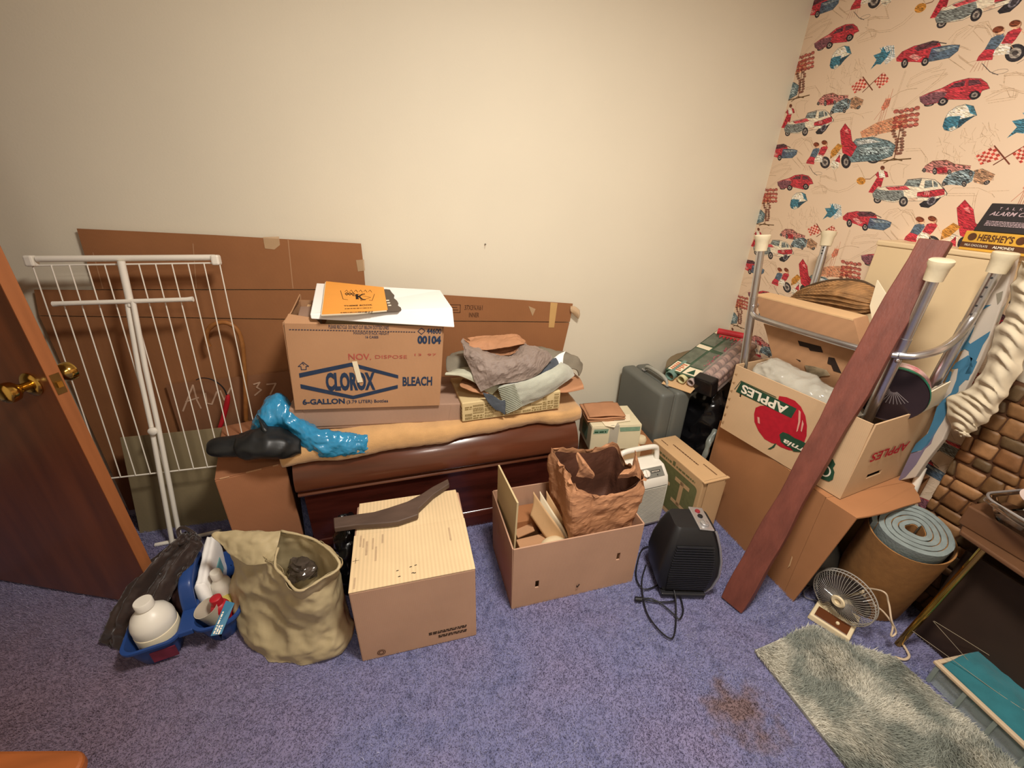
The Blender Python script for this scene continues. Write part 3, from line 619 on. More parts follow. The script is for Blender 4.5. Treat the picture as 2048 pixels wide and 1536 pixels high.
# ---- tall carton at the left end of the chest
def closed_carton(name, label, q, m_, cat='carton', lift=.004, seam=True, flapm=None, group=None):
    x, y, z, a, w_, d_, h_ = q; t = thing(name, label, cat, (x, y, z), a, group); F_ = Fm(x, y, z, a)
    MB().at(F_).box(0, w_, 0, d_, 0, h_-lift).obj('body', m_, t, bevel=.004)
    if seam:
        MB().at(F_).box(.001, w_-.001, .001, d_/2-.001, h_-lift, h_).obj('flap', flapm or m_, t, bevel=.0015)
        MB().at(F_).box(.001, w_-.001, d_/2+.001, d_-.001, h_-lift, h_).obj('flap', flapm or m_, t, bevel=.0015)
    return t, F_
tq = (-.676, 1.40, 0, math.radians(13.5), .222, .40, .447)
t, F_ = closed_carton('carton', 'worn orange brown carton standing at the left end of the chest', tq, K['card_orange'])
mb = MB().at(F_)
for p in ((.03,.447,.03),(.12,.447,.05),(.19,.447,.02)): mb.box(p[0]-p[2]/2,p[0]+p[2]/2,-.0012,.003,p[1]-.005,p[1]+.0008)
mb.obj('scuffed_edge', K['card'], t, bevel=.002)

# ---- boots and blue bag on the left end of the chest
bt = thing('rubber_boot', 'black rubber boot lying on its side on the orange brown carton', 'boot', at_z(470,915,.455))
def ring_px(cx, cy_, Y, ry, rz, n=10, tilt=0):
    c = at_y(cx, cy_, Y); return [c + Vector((tilt*math.sin(2*PI*k/n)*rz, ry*math.cos(2*PI*k/n), rz*math.sin(2*PI*k/n))) for k in range(n)]
R = [ring_px(414,898,1.44,.006,.006), ring_px(420,896,1.44,.028,.024), ring_px(440,894,1.44,.040,.034), ring_px(470,892,1.44,.044,.036), ring_px(500,888,1.44,.044,.040)]
MB().loft(R, 28, 22).noise(.002, 30, 2, ridge=False).obj('foot', K['black_rubber'], bt, smooth='all')
R = [ring_px(480,893,1.425,.050,.034), ring_px(510,888,1.42,.060,.046), ring_px(545,885,1.42,.065,.048), ring_px(575,886,1.43,.060,.042), ring_px(604,888,1.44,.045,.026)]
MB().loft(R, 36, 30).noise(.012, 9, 6).obj('shaft', K['black_rubber'], bt, smooth='all')
R = [ring_px(540,868,1.44,.030,.022), ring_px(530,855,1.45,.024,.02), ring_px(520,842,1.46,.014,.012), ring_px(514,833,1.465,.004,.004)]
MB().loft(R, 20, 14).noise(.005, 20, 3).obj('pull_tab', K['black_rubber'], bt, smooth='all')
R = [ring_px(506,868,1.53,.02,.02), ring_px(522,848,1.53,.06,.055), ring_px(548,838,1.53,.075,.090), ring_px(576,842,1.53,.07,.110), ring_px(604,868,1.48,.055,.085), ring_px(640,884,1.432,.040,.058), ring_px(676,887,1.428,.036,.050), ring_px(712,886,1.428,.034,.044), ring_px(738,884,1.43,.022,.034)]
single('plastic_bag', MB().loft(R, 84, 100).noise(.010, 9, 1).noise(.0045, 24, 4).noise(.0015, 70, 2), K['blue_bag'], 'crumpled shiny blue plastic bag stuffed under the mauve box on the chest', 'bag', smooth=True)

# ---- flat mauve box and the bleach carton on it
fa, fb = at_y(583,862,1.478), at_y(921,847,1.478)   # the bag under its left end tilts this box
FW = (fb-fa).length; F_ = frame(fa, fb-fa, (0,1,0)); fq = (*fa, 0, FW, .27, .092)
t = thing('flat_box', 'flat mauve brown cardboard box lying under the printed bleach carton', 'box', fa)
MB().at(F_).box(.004, FW-.004, .004, .266, 0, .084).obj('tray', K['card_mauve'], t, bevel=.003)
MB().at(F_).box(0, FW, 0, .27, .012, .092).obj('lid', K['card_mauve'], t, bevel=.004)
for x0, x1 in ((.002,.05),(FW-.05,FW-.002)): MB().at(F_).slab([(x0,-.0012,.015),(x1,-.0012,.015),(x1,-.0012,.07),(x1-.008 if x0 < .1 else x1,-.0012,.086),(x0 if x0 < .1 else x0+.008,-.0012,.086)], (0,.0015,0)).obj('tuck_flap', K['card_mauve'], t)
def open_carton(name, label, q, m_, cat='carton', th=.004, flare=0.0, cuts=None, holes=(), FR=None):
    """open box: floor and four walls of its own; holes = list of (wall, x, z, w, h) hand holes"""
    x, y, z, a, w_, d_, h_ = q; t = thing(name, label, cat, (x, y, z), a); F_ = FR or Fm(x, y, z, a); fl_ = flare
    MB().at(F_).box(0, w_, 0, d_, 0, th).obj('base', m_, t)
    def wall(i, prof=None):
        # wall i in its own frame (x along the wall seen from outside, y up), grid with holes
        O = [(0,0),(w_,0),(w_,d_),(0,d_)]; Ln = [w_, d_, w_, d_][i]
        (ax, ay), (bx, by) = O[i], O[(i+1) % 4]; ex = Vector((bx-ax, by-ay, 0)).normalized(); en = Vector((ex.y, -ex.x, 0))
        hs = [h for h in holes if h[0] == i]; xs = sorted({0, Ln, *[h[1] for h in hs], *[h[1]+h[3] for h in hs]}); zs = sorted({0, h_, *[h[2] for h in hs], *[h[2]+h[4] for h in hs]})
        mb = MB().at(F_); P = lambda X, Zz, dn: Vector((ax, ay, 0)) + ex*X + Vector((0,0,Zz)) + en*(fl_*Zz/h_ - dn)
        for j in range(len(xs)-1):
            for k in range(len(zs)-1):
                if any(abs(h[1]-xs[j]) < 1e-6 and abs(h[2]-zs[k]) < 1e-6 for h in hs): continue
                X0, X1, z0, z1 = xs[j], xs[j+1], zs[k], zs[k+1]
                tp = lambda X, zz: zz + (prof(X) if prof and abs(zz-h_) < 1e-6 else 0)
                e0 = -fl_*0; mb.hexa([P(X0,z0,0),P(X1,z0,0),P(X1,z0,th),P(X0,z0,th),P(X0,tp(X0,z1),0),P(X1,tp(X1,z1),0),P(X1,tp(X1,z1),th),P(X0,tp(X0,z1),th)])
        return mb
    for i, nm in enumerate(('front_wall','side_wall','back_wall','side_wall')):
        o = wall(i, (cuts or {}).get(i)).obj(nm, m_, t)
        bm = bmesh.new(); bm.from_mesh(o.data); bmesh.ops.remove_doubles(bm, verts=bm.verts, dist=1e-5); bm.to_mesh(o.data); bm.free()
    return t, F_
c_a = fa + F_.to_3x3() @ Vector((.024,-.012,.0935)); c_b = fa + F_.to_3x3() @ Vector((.536,-.012,.0935))
cW = (c_b-c_a).length; CF = frame(c_a, c_b-c_a, (0,1,0)); cq = (*c_a, 0, cW, .30, .322)
cl, F_ = open_carton('bleach_carton', 'open brown bleach carton printed with a navy hexagon heaped with papers', cq, K['card'], flare=.006, FR=CF)
Wc, Hc = cq[4], cq[6]; FM = frame(F_ @ Vector((0,-.0008,0)), F_.to_3x3() @ Vector((1,0,0)), F_.to_3x3() @ Vector((0,-.006,.322)))
def nm_(u, v): return (u*Wc, v*Hc)
mb = MB().at(FM)   # hexagon bands
ux = lambda x: (x-745)/(1800-745); vx = lambda y, x: (963-.018*(x-745)-y)/(613-.08*(x-745))
H_ = lambda x, y: nm_(ux(x), vx(y, x))
for P in ([(800,690),(1150,625),(1480,722),(1480,745),(1150,652),(800,722)],[(800,768),(1150,862),(1476,790),(1476,815),(1150,888),(800,800)]): put_poly(mb, [H_(*p) for p in P[:3]]+[H_(*p) for p in P[3:]] if 0 else [H_(P[0][0],P[0][1]), H_(*P[1]), H_(*P[4]), H_(*P[5])]); put_poly(mb, [H_(*P[1]), H_(*P[2]), H_(*P[3]), H_(*P[4])])
mb.obj('printed_hexagon', K['navy'], part_of(cl, 'front_wall'))
def txt(mb, s, x0, y0, x1, y1, **k): xm_ = (x0+x1)/2; a = nm_(ux(x0), vx(y1, xm_)); b = nm_(ux(x1), vx(y0, xm_)); put_text(mb, s, a[0], a[1], b[0]-a[0], b[1]-a[1], **k)
mb = MB().at(FM)
txt(mb, 'CLOROX', 970, 693, 1312, 824, bold=.052); txt(mb, 'BLEACH', 1512, 736, 1735, 800, bold=.03)
txt(mb, '6-GALLON', 800, 880, 1090, 922, bold=.035); txt(mb, '(3.79 LITER) Bottles', 1102, 894, 1402, 924, bold=.012)
txt(mb, '44600', 1685, 424, 1792, 456, bold=.02); txt(mb, '00104', 1620, 468, 1792, 520, bold=.05)
txt(mb, 'PLEASE RECYCLE  DO NOT CUT BELOW DOTTED LINES', 1020, 382, 1418, 404, bold=.0); txt(mb, 'MAXIMUM STACK HEIGHT', 1180, 428, 1420, 444); txt(mb, '16 CASES', 1258, 452, 1345, 468, bold=.01)
cw_ = part_of(cl, 'front_wall'); mb.objs('lettering', K['navy'], cw_); mb = MB().at(FM)
for k in range(46):
    x = 772+k*18.2; y = 392+k*1.1; a = H_(x, y); put_poly(mb, [(a[0],a[1]),(a[0]+.006,a[1]),(a[0]+.006,a[1]+.0025),(a[0],a[1]+.0025)], .0009)
mb.obj('print', K['navy'], cl); mb = MB().at(FM)
for P in ([(1622,436),(1648,418),(1674,436),(1648,456),(1622,436)],[(800,642),(834,612),(868,642),(850,642),(850,664),(818,664),(818,642),(800,642)],[(830,620),(838,632)]): put_line(mb, [H_(*p) for p in P], .0022)
mb.obj('print', K['navy'], cl)
mb = MB().at(FM); txt(mb, 'NOV.', 1135, 566, 1290, 608, bold=.01); txt(mb, 'DISPOSE', 1318, 584, 1545, 606); txt(mb, '13  97', 1600, 582, 1760, 596); mb.objs('lettering', K['inkred'], part_of(cl, 'front_wall'))
mb = MB().at(FM); a = [H_(1158,618), H_(1192,616), H_(1225,762), H_(1188,766)]; mb.slab([(x,y,.0008) for x,y in a], (0,0,.0014)); mb.obj('label_strip', K['cream_paper'], part_of(cl, 'front_wall'))
mb = MB().at(F_); mb.slab([(-.004,.006,.322),(-.004,.25,.322),(.012,.22,.365),(.012,.05,.345)], (.004,0,0)); mb.obj('flap', K['card'], cl)
o = MB().at(F_).slab([(.0,-.005,.322),(.11,-.005,.322),(.09,.012,.336),(.01,.02,.346)], (0,.004,0)).obj('flap', K['card'], cl)
# contents
mb = MB().at(F_ @ Matrix.Translation((.03,.04,.18)) @ Matrix.Rotation(.1, 4, 'Z')); mb.box(0,.07,0,.16,-.17,.145)
single('small_carton', mb, K['card_mauve'], 'small brown box standing inside the left end of the bleach carton', 'box', bevel=.003)
mb = MB().at(F_ @ Matrix.Translation((.07,.03,.16))); mb.hexa([(0,0,0),(.012,0,0),(.012,.2,0),(0,.2,0),(-.035,0,.135),(-.023,0,.135),(-.023,.2,.165),(-.035,.2,.165)])
single('paper_folder', mb, K['card_tan'], 'tan paper folder sticking up inside the left end of the bleach carton', 'folder')
mb = MB().at(F_); mb.box(.10,.50,.03,.27,.05,.275); single('paper_stack', mb, K['cream_paper'], 'stack of cream papers filling the bleach carton under the white box', 'paper stack', bevel=.002)
# white shirt box lid
wl = thing('white_box', 'glossy white shirt box lying tilted on top of the bleach carton', 'box', F_ @ Vector((.30,.13,.278)), cq[3])
a, b, c, d = [at_y(*p) for p in ((622,638,1.455),(909,655,1.44),(880,582,1.73),(634,567,1.74))]
tl, tr, tr2, tl2 = [at_y(*p) for p in ((620,628,1.46),(905,616,1.462),(880,580,1.72),(633,566,1.735))]
MB().hexa([a, b, c+Vector((.02,0,-.05)), d+Vector((0,0,-.05)), tl, tr, tr2, tl2]).obj('lid', K['white_paper'], wl, bevel=.003)
tn = (tr-tl).cross(tl2-tl).normalized()
WM = frame(tl, tr-tl, tl2-tl); wI = WM.inverted()
def onlid(x, y): q = wI @ at_p(x, y, tl, tn); return (q.x, q.y)
def flat_thing(name, label, cat, P, th, m_, z0=.001):
    t = thing(name, label, cat, WM @ Vector((sum(p[0] for p in P)/len(P), sum(p[1] for p in P)/len(P), z0)), cq[3])
    MB().at(WM).prism(P, z0, z0+th).obj('cover', m_, t, bevel=.0008); return t
P = [onlid(*p) for p in ((772,580),(780,581),(784,587),(789,592),(788,598),(794,603),(797,608),(796,613),(802,617),(803,621),(797,624),(776,625),(740,628),(742,581))]
t = flat_thing('dark_folder', 'dark brown leaflet with a scalloped edge peeking out under the orange booklet', 'leaflet', P, .003, mat('leaflet_brown', '54483E', rough=.5))
mb = MB().at(WM); 
for x, y in ((775,603),(777,608),(779,613)): a = onlid(x, y); mb.box(a[0]-.004,a[0]+.006,a[1]-.004,a[1]+.004,.004,.0046)
mb.obj('print', K['inkwhite'], t)
P = [onlid(*p) for p in ((653,568),(768,580),(776,625),(712,631),(645,634))]
mb = MB().at(WM).prism([(x-.004,y-.002) for x, y in P], .001, .006); mb.T = I4
t = thing('booklet', 'orange printed booklet lying on the white shirt box', 'booklet', WM @ Vector((P[0][0], P[0][1], .005)), cq[3])
MB().at(WM).prism([(x-.003,y-.002) for x, y in P], .0045, .009).obj('pages', K['cream_paper'], t)
MB().at(WM).prism(P, .009, .011).obj('cover', mat('orange_card', 'E79A3E', rough=.55, var=.06), t)
def onb(x, y): q = wI @ at_p(570+x*350/2048, 560+y*140/819, WM @ Vector((0,0,.011)), tn); return (q.x, q.y)
mb = MB().at(WM @ Matrix.Translation((0,0,.0112)))
for L in ([(650,125),(680,225),(735,232)],[(1048,165),(1020,242),(985,238)]): put_line(mb, [onb(*p) for p in L], .0016)
for k in range(6): x = 700+k*55; put_line(mb, [onb(x,140), onb(x+20,118), onb(x+42,146)], .0012)
for x in (705, 742, 778): put_line(mb, [onb(x,162), onb(x+18,150), onb(x+36,166), onb(x+18,178), onb(x,162)], .003)
put_line(mb, [onb(795,185), onb(835,185)], .004); put_line(mb, [onb(840,170), onb(846,222)], .009); put_line(mb, [onb(850,200), onb(905,168), onb(930,166)], .006); put_line(mb, [onb(866,195), onb(905,228), onb(938,232)], .006)
put_line(mb, [onb(835,170), onb(870,170)], .003); put_line(mb, [onb(832,222), onb(866,224)], .003); put_line(mb, [onb(880,180), onb(1005,205), onb(890,245), onb(880,180)], .0012)
xd = Vector(onb(1020,302))-Vector(onb(690,298)); a = onb(688,312); mb2 = MB().at(mb.T); put_text(mb2, 'THEME BOOK', a[0], a[1], xd.length, .010, bold=.02); mb2.obj('lettering', K['inkblack'], t); a = onb(700,342); scrib(mb, a[0], a[1], xd.length*.95, .006, 1, 3); a = onb(650,388); scrib(mb, a[0], a[1], xd.length*1.1, .006, 1, 8)
mb.obj('print', K['inkblack'], t)

# ================================================================== pile right of the bleach carton
nq = (.205, 1.452, .536, math.radians(3), .425, .25, .085)
t = thing('patterned_box', 'flat box papered in newsprint pattern under the heap of clothes', 'box', nq[:3], nq[3]); F_ = Fm(*nq[:4])
MB().at(F_).box(0, nq[4], 0, nq[5], 0, nq[6]).obj('body', mat('newsprint_cream', 'D2BC8C', rough=.7, var=.1), t, bevel=.004)
mb = MB().at(frame(F_ @ Vector((0,-.0006,0)), F_ @ Vector((1,0,0))-F_ @ Vector((0,0,0)), (0,0,1))); rr = random.Random(9); x = .012
while x < .41:
    w_ = rr.uniform(.018,.05); y = .008
    while y < .07:
        h_ = rr.uniform(.010,.024); h_ = min(h_, .078-y)
        if rr.random() < .85: scrib(mb, x, y, w_-.004, h_-.003, rr.choice((2,3,4)), rr.randint(0,999), gap=.45)
        y += h_
    x += w_
mb.obj('print', ink('newsprint', '8A7448'), t)
mb = MB().at(frame(F_ @ Vector((-.0006,.25,0)), F_ @ Vector((0,-1,0))-F_ @ Vector((0,0,0)), (0,0,1))); 
for k in range(5): scrib(mb, .01+k*.05, .01, .04, .06, 4, k+40, gap=.4)
mb.obj('print', ink('newsprint_dark', '6E5838'), t)
def cloth(name, label, cat, rows, m_, th=.004, n=(44,34), am=.004, sc=22, seed=1, ridge=False, group=None, smooth='all', am2=0):
    mb = MB().sheet([[at_y(x, y, Y) for x, y, Y in r] for r in rows], *n).noise(am, sc, seed, ridge)
    if am2: mb.noise(am2, sc*2.5, seed+3, True)
    return single(name, mb, m_, label, cat, group, smooth=smooth, thick=th)
cloth('kraft_sheet', 'folded brown kraft paper on the right end of the newsprint box', 'paper', [[(1035,792,1.50),(1090,784,1.49),(1130,785,1.48),(1168,778,1.48)],[(1040,788,1.52),(1090,778,1.5),(1130,777,1.5),(1166,768,1.5)],[(1080,760,1.62),(1110,752,1.62),(1140,750,1.62),(1160,757,1.62)],[(1090,748,1.70),(1110,745,1.70),(1140,742,1.70),(1150,748,1.70)]], K['kraft'], am=.002)
cloth('kraft_sheet', 'crumpled end of brown paper on the left end of the newsprint box', 'paper', [[(922,771,1.48),(935,778,1.475),(955,786,1.47),(975,790,1.47)],[(920,767,1.5),(940,772,1.5),(960,776,1.5),(980,780,1.5)],[(925,758,1.58),(945,762,1.58),(965,765,1.58),(990,768,1.58)]], K['kraft'], am=.004, sc=40)
cloth('drab_jacket', 'drab olive jacket at the bottom of the clothes heap behind the sage cloth', 'jacket', [[(893,742,1.58),(930,750,1.55),(1000,758,1.55),(1090,745,1.56),(1148,738,1.58),(1158,752,1.58)],[(892,728,1.60),(930,735,1.58),(1000,735,1.58),(1090,722,1.58),(1140,716,1.60),(1166,735,1.60)],[(894,714,1.64),(930,708,1.62),(1000,700,1.62),(1090,698,1.63),(1138,706,1.63),(1168,724,1.63)],[(905,708,1.74),(940,702,1.74),(1000,695,1.74),(1080,696,1.74),(1120,702,1.74),(1150,712,1.72)]], K['drab'], th=.006, am=.012, sc=12, seed=2)
cloth('sage_cloth', 'pale sage cloth folded under the left side of the clothes heap', 'cloth', [[(890,748,1.50),(920,752,1.49),(950,766,1.48),(972,784,1.478),(985,790,1.478)],[(893,744,1.52),(925,745,1.50),(955,752,1.49),(985,762,1.485),(1000,772,1.485)],[(905,740,1.58),(940,734,1.56),(970,736,1.55),(1000,742,1.55),(1020,750,1.55)],[(925,736,1.64),(950,728,1.62),(985,726,1.61),(1010,730,1.61),(1030,735,1.61)]], K['pale_sage'], th=.008, am=.004)
cloth('dark_cloth', 'dark blue grey garment end hanging over the newsprint box front', 'cloth', [[(965,785,1.45),(985,790,1.448),(1000,800,1.446),(1010,800,1.446)],[(975,803,1.446),(992,806,1.444),(1003,812,1.442),(1010,818,1.442)],[(992,820,1.444),(1000,822,1.442),(1006,826,1.442),(1010,829,1.442)]], K['denim'], th=.005, am=.002, sc=60, n=(18,18))
cloth('knit_sleeve', 'pale sage garment sleeve with a ribbed cuff lying across the newsprint box', 'clothes', [[(997,776,1.45),(1010,798,1.455),(1012,815,1.452),(1013,828,1.455)],[(1012,772,1.44),(1025,790,1.438),(1032,805,1.44),(1035,817,1.45)],[(1060,758,1.45),(1075,770,1.44),(1085,785,1.445),(1090,793,1.46)],[(1105,736,1.50),(1118,742,1.48),(1130,752,1.48),(1138,760,1.50)],[(1122,724,1.56),(1132,728,1.55),(1142,738,1.55),(1150,750,1.56)]], mat('knit_sage', 'B4B6A6', rough=.95, var=.06, vs=30, bump=.6, bs=240, sheen=.4), th=.012, am=.004, sc=28)
mb = MB()
for k in range(16):
    f = k/15; a = at_y(996+17*f, 777+50*f, 1.446); b = at_y(1014+20*f, 772+46*f, 1.432); c = at_y(1030+16*f, 768+42*f, 1.434); mb.tube([a, b, c], [.0022,.0026,.001], 6)
single('ribbed_cuff', mb, K['sage'], 'ribbed knit cuff at the end of the pale sage sleeve', 'cuff', smooth=True)
cloth('white_tag_paper', 'white paper corner sticking out right of the grey paper bag', 'paper', [[(1100,726,1.565),(1114,728,1.56),(1126,730,1.56)],[(1106,718,1.58),(1118,716,1.58),(1127,712,1.58)],[(1118,708,1.6),(1124,705,1.6),(1131,702,1.6)]], K['white_paper'], th=.002, am=.001, n=(10,10))
cloth('navy_cloth', 'dark folded cloth under the right end of the grey paper bag', 'cloth', [[(1020,776,1.468),(1060,768,1.47),(1085,752,1.49),(1106,740,1.51)],[(1020,764,1.47),(1058,752,1.475),(1082,738,1.50),(1118,730,1.53)],[(1035,752,1.52),(1060,735,1.53),(1085,724,1.55),(1112,715,1.57)]], K['denim'], th=.006, am=.005, sc=25)
gb = thing('paper_bag', 'crumpled grey brown paper bag opened on top of the clothes heap', 'bag', at_y(1000,785,1.5))
rows = [[(962,783,1.462),(978,776,1.455),(1000,768,1.445),(1040,764,1.45),(1070,752,1.47),(1105,718,1.52)],
        [(948,758,1.475),(968,748,1.46),(1000,742,1.452),(1040,738,1.455),(1075,728,1.475),(1103,712,1.53)],
        [(930,715,1.51),(950,716,1.485),(1000,722,1.475),(1040,718,1.48),(1070,705,1.51),(1090,700,1.55)],
        [(924,684,1.56),(938,695,1.53),(985,715,1.50),(1025,716,1.50),(1050,700,1.53),(1057,690,1.58)],
        [(927,675,1.60),(945,690,1.58),(985,706,1.56),(1022,706,1.56),(1044,692,1.58),(1050,684,1.61)]]
MB().sheet([[at_y(*p) for p in r] for r in rows], 56, 44).noise(.009, 10, 3).noise(.0035, 26, 6).noise(.001, 70, 2).obj('outside', K['greybag'], gb, thick=.002)
rows = [[(926,676,1.60),(945,690,1.575),(985,708,1.55),(1022,708,1.55),(1046,692,1.57),(1053,686,1.61)],[(940,682,1.63),(955,692,1.62),(985,700,1.61),(1020,700,1.61),(1040,688,1.63),(1050,684,1.64)],[(935,676,1.66),(960,672,1.66),(1000,670,1.66),(1030,668,1.66),(1045,676,1.66),(1052,684,1.65)]]
MB().sheet([[at_y(*p) for p in r] for r in rows], 34, 24).noise(.004, 25, 3).obj('inside', K['kraft'], gb, thick=.002)
rows = [[(938,692,1.565),(970,700,1.555),(1010,694,1.55),(1046,688,1.57),(1050,686,1.60)],[(940,682,1.60),(970,682,1.585),(1005,684,1.58),(1035,680,1.59),(1050,682,1.61)],[(950,676,1.66),(975,672,1.65),(1010,670,1.65),(1030,671,1.65),(1046,680,1.64)]]
MB().sheet([[at_y(*p) for p in r] for r in rows], 30, 20).noise(.003, 25, 8).obj('fold', K['kraft'], gb, thick=.002)

# ================================================================== cream box, kraft bags, grey-green case
sq = (.790, 1.462, .300, math.radians(-8), .236, .185, .130)
t, F_ = closed_carton('cream_carton', 'small cream carton with a green stripe beside the right end of the chest', sq, mat('cream_card', 'D6CBAA', rough=.7, var=.06), lift=.003)
FM = frame(F_ @ Vector((0,-.0006,0)), F_ @ Vector((1,0,0))-F_ @ Vector((0,0,0)), (0,0,1)); mb = MB().at(FM)
put_poly(mb, [(.008,.092),(.075,.092),(.08,.115),(.012,.115)]); mb.obj('green_stripe', K['inkstripe'], t); mb = MB().at(FM); put_poly(mb, [(.135,.098),(.228,.098),(.228,.120),(.13,.120)]); mb.obj('green_stripe', K['inkstripe'], t)
mb = MB().at(FM); scrib(mb, .014,.097,.055,.012,1,5,.001); mb.obj('print', K['inkgreen'], t)
MB().at(F_).box(.086,.128,-.0016,-.0002,.0,.131).box(.086,.128,-.001,.185,.1295,.1312).obj('tape_strip', K['tape_grey'], t)
mb = MB().at(frame(F_ @ Vector((-.0006,.18,0)), F_ @ Vector((0,-1,0))-F_ @ Vector((0,0,0)), (0,0,1))); put_poly(mb, [(.05,.03),(.13,.03),(.13,.1),(.05,.1)]); mb.obj('side_print', K['inkstripe'], t)
MB().at(F_).slab([(.06,-.001,.1315),(.10,-.012,.128),(.125,.02,.133),(.19,.03,.134),(.21,.09,.133),(.05,.10,.1335)], (0,0,.0015)).obj('torn_label', K['cream_paper'], t)
for k in range(6):
    M = F_ @ Matrix.Translation((-.012+.004*(k % 3), .035+.004*((k*2) % 3), .136+.0052*k)) @ Matrix.Rotation(.06*math.sin(k*2), 4, 'Z')
    mb = MB().at(M); mb.sheet([[Vector((x*.17, y*.125, .003*math.sin(x*5+k)+.002*y)) for x in (0,.33,.66,1)] for y in (0,.3,.7,1)], 14, 10).noise(.0014, 30, k, False)
    single('folded_bag', mb, K['kraft'], ('bottommost','second lowest','third lowest','third highest','second highest','topmost')[k]+' flat brown paper bag in the stack on the small cream carton', 'bag', 'flat paper bags on the cream carton', smooth='all', thick=.0042)
mb = MB().at(Fm(.80,1.47,0,-.14)).box(0,.25,0,.18,0,.298); t = single('carton', mb, K['card_tan'], 'plain tan carton standing under the small cream carton', 'carton', bevel=.004)
t, F_ = closed_carton('small_carton', 'short brown carton between the cream carton and the tall grey case', (1.045,1.47,0,-.1,.085,.2,.29), K['card_dark'])
MB().lathe([(.0,0),(.022,.002),(.024,.012),(.018,.02),(0,.021)],18).at(I4).obj if 0 else None
mb = MB().at(Fm(1.075,1.49,.29)).lathe([(.0,0),(.024,.001),(.026,.02),(.02,.03),(0,.032)], 20); single('bottle_cap', mb, K['cream_plastic'], 'cream plastic cap on the short brown carton', 'cap', smooth=True)

cs = thing('typewriter_case', 'tall grey green hard case with carrying handle against the back wall', 'case', (1.24, 1.69, 0), math.radians(-88))
F_ = Fm(1.145, 1.878, 0, math.radians(-88))
o = MB().at(F_).box(0,.372,0,.082,0,.528).obj('shell', K['green_case'], cs, bevel=.02, seg=4, smooth=True)
o = MB().at(F_).box(0,.372,.084,.172,0,.528).obj('shell', K['green_case'], cs, bevel=.02, seg=4, smooth=True)
MB().at(F_).box(.012,.36,.08,.087,.012,.514).obj('seam', K['grey_plastic'], cs)
P = smooth_path([F_ @ Vector(p) for p in ((.09,.085,.526),(.10,.085,.548),(.13,.085,.560),(.19,.085,.563),(.25,.085,.560),(.28,.085,.548),(.29,.085,.526))], 30)
MB().tube(P, [.007]*6+[.0095]*18+[.007]*6, 12).obj('handle', mat('handle_grey', '9A9A90', rough=.4), cs, smooth=True)
for x in (.09,.29): MB().at(F_).box(x-.012,x+.012,.075,.095,.526,.534).obj('handle_mount', K['silver'], cs, bevel=.002)

# ================================================================== gift wrap boxes on the case
zt = .555
bb = thing('black_bag', 'black rubbish bag stuffed between the grey case and the apple carton', 'bag', (1.48, 1.55, 0))
R = []
for z, rx, ry in ((.002,.09,.16),(.08,.13,.2),(.2,.135,.21),(.32,.12,.19),(.42,.10,.16),(.50,.06,.09),(.53,.02,.03)):
    R.append([Vector((1.485+rx*math.cos(a)*(1 if abs(math.cos(a))<.8 else .95), 1.60+ry*math.sin(a), z)) for a in [2*PI*k/12 for k in range(12)]])
MB().loft(R, 60, 50).noise(.022, 9, 4).noise(.005, 30, 7).obj('film', K['black_bag'], bb, smooth=True)
MB().tube(smooth_path([at_y(x,y,Y) for x,y,Y in ((1432,860,1.36),(1420,880,1.34),(1412,905,1.32),(1402,925,1.32))], 16), [.012,.014,.012,.011,.012,.014,.015,.014,.012,.011,.012,.013,.012,.010,.008,.006], 10).noise(.003,40,2).obj('twisted_neck', mat('grey_film','6B706A',rough=.3), bb, smooth=True)

gw = thing('wrap_roll_box', 'dark green window box of wrapping paper rolls lying across the grey case', 'box', (1.45, 1.66, .545), .4)
nl, nr = at_z(1331,738,.60), at_z(1392,757,.60); fl = at_z(1434,661,.715); fr = nr+(fl-nl)*.94+(nr-nl)*.12
dn = Vector((.015,0,-.045))
gm = mat('wrap_box_green', '3C5641', rough=.35, var=.25, vs=12)
MB().hexa([nl+dn*.98, nr+dn*.98, fr+dn, fl+dn, nl+dn*.8, nr+dn*.8, fr+dn*.8, fl+dn*.8]).obj('bottom', K['card_tan'], gw)
MB().hexa([nl+(fl-nl)*.0+dn*.12, nr+dn*.12, fr+dn*.12, fl+dn*.12, nl, nr, fr, fl]).obj('lid', gm, gw)
for a_, b_ in ((nl, fl), (nr, fr)):
    s_ = (nr-nl)*.02*(1 if a_ is nl else -1); MB().hexa([a_+dn*.85, b_+dn*.85, b_+dn*.85+s_, a_+dn*.85+s_, a_, b_, b_+s_, a_+s_]).obj('side_wall', gm, gw)
Lf = lambda s_, t: (nl*(1-t)+fl*t)*(1-s_)+(nr*(1-t)+fr*t)*s_ + Vector((0,0,.0008))
def lp(mb, P, z=0): return mb.slab([Lf(*p)+Vector((0,0,z)) for p in P], (0,0,.0006))
mb = MB(); lp(mb, [(.04,.02),(.46,.02),(.46,.20),(.04,.20)]); mb.obj('label_panel', K['cream_paper'], gw); mb = MB(); lp(mb, [(.52,.02),(.96,.02),(.96,.16),(.52,.16)]); mb.obj('label_panel', K['cream_paper'], gw); mb = MB(); lp(mb, [(.02,.56),(.45,.56),(.45,.63),(.02,.63)]); mb.obj('label_panel', K['cream_paper'], gw); mb = MB(); lp(mb, [(.02,.93),(.98,.93),(.98,1.0),(.02,1.0)])
mb.obj('label_panel', K['cream_paper'], gw)
mb = MB()
for k in range(5): lp(mb, [(.08,.04+k*.03),(.42-.05*(k % 2),.04+k*.03),(.42-.05*(k % 2),.055+k*.03),(.08,.055+k*.03)], .0008)
mb.obj('print', ink('orange', 'C0603A'), gw)
mb = MB(); lp(mb, [(.62,.04),(.86,.04),(.74,.14)], .0008); mb.obj('print', K['inkgreen'], gw)
wn = mat('window_dull', '62695A', rough=.15, var=.3, vs=25, spec=.7)
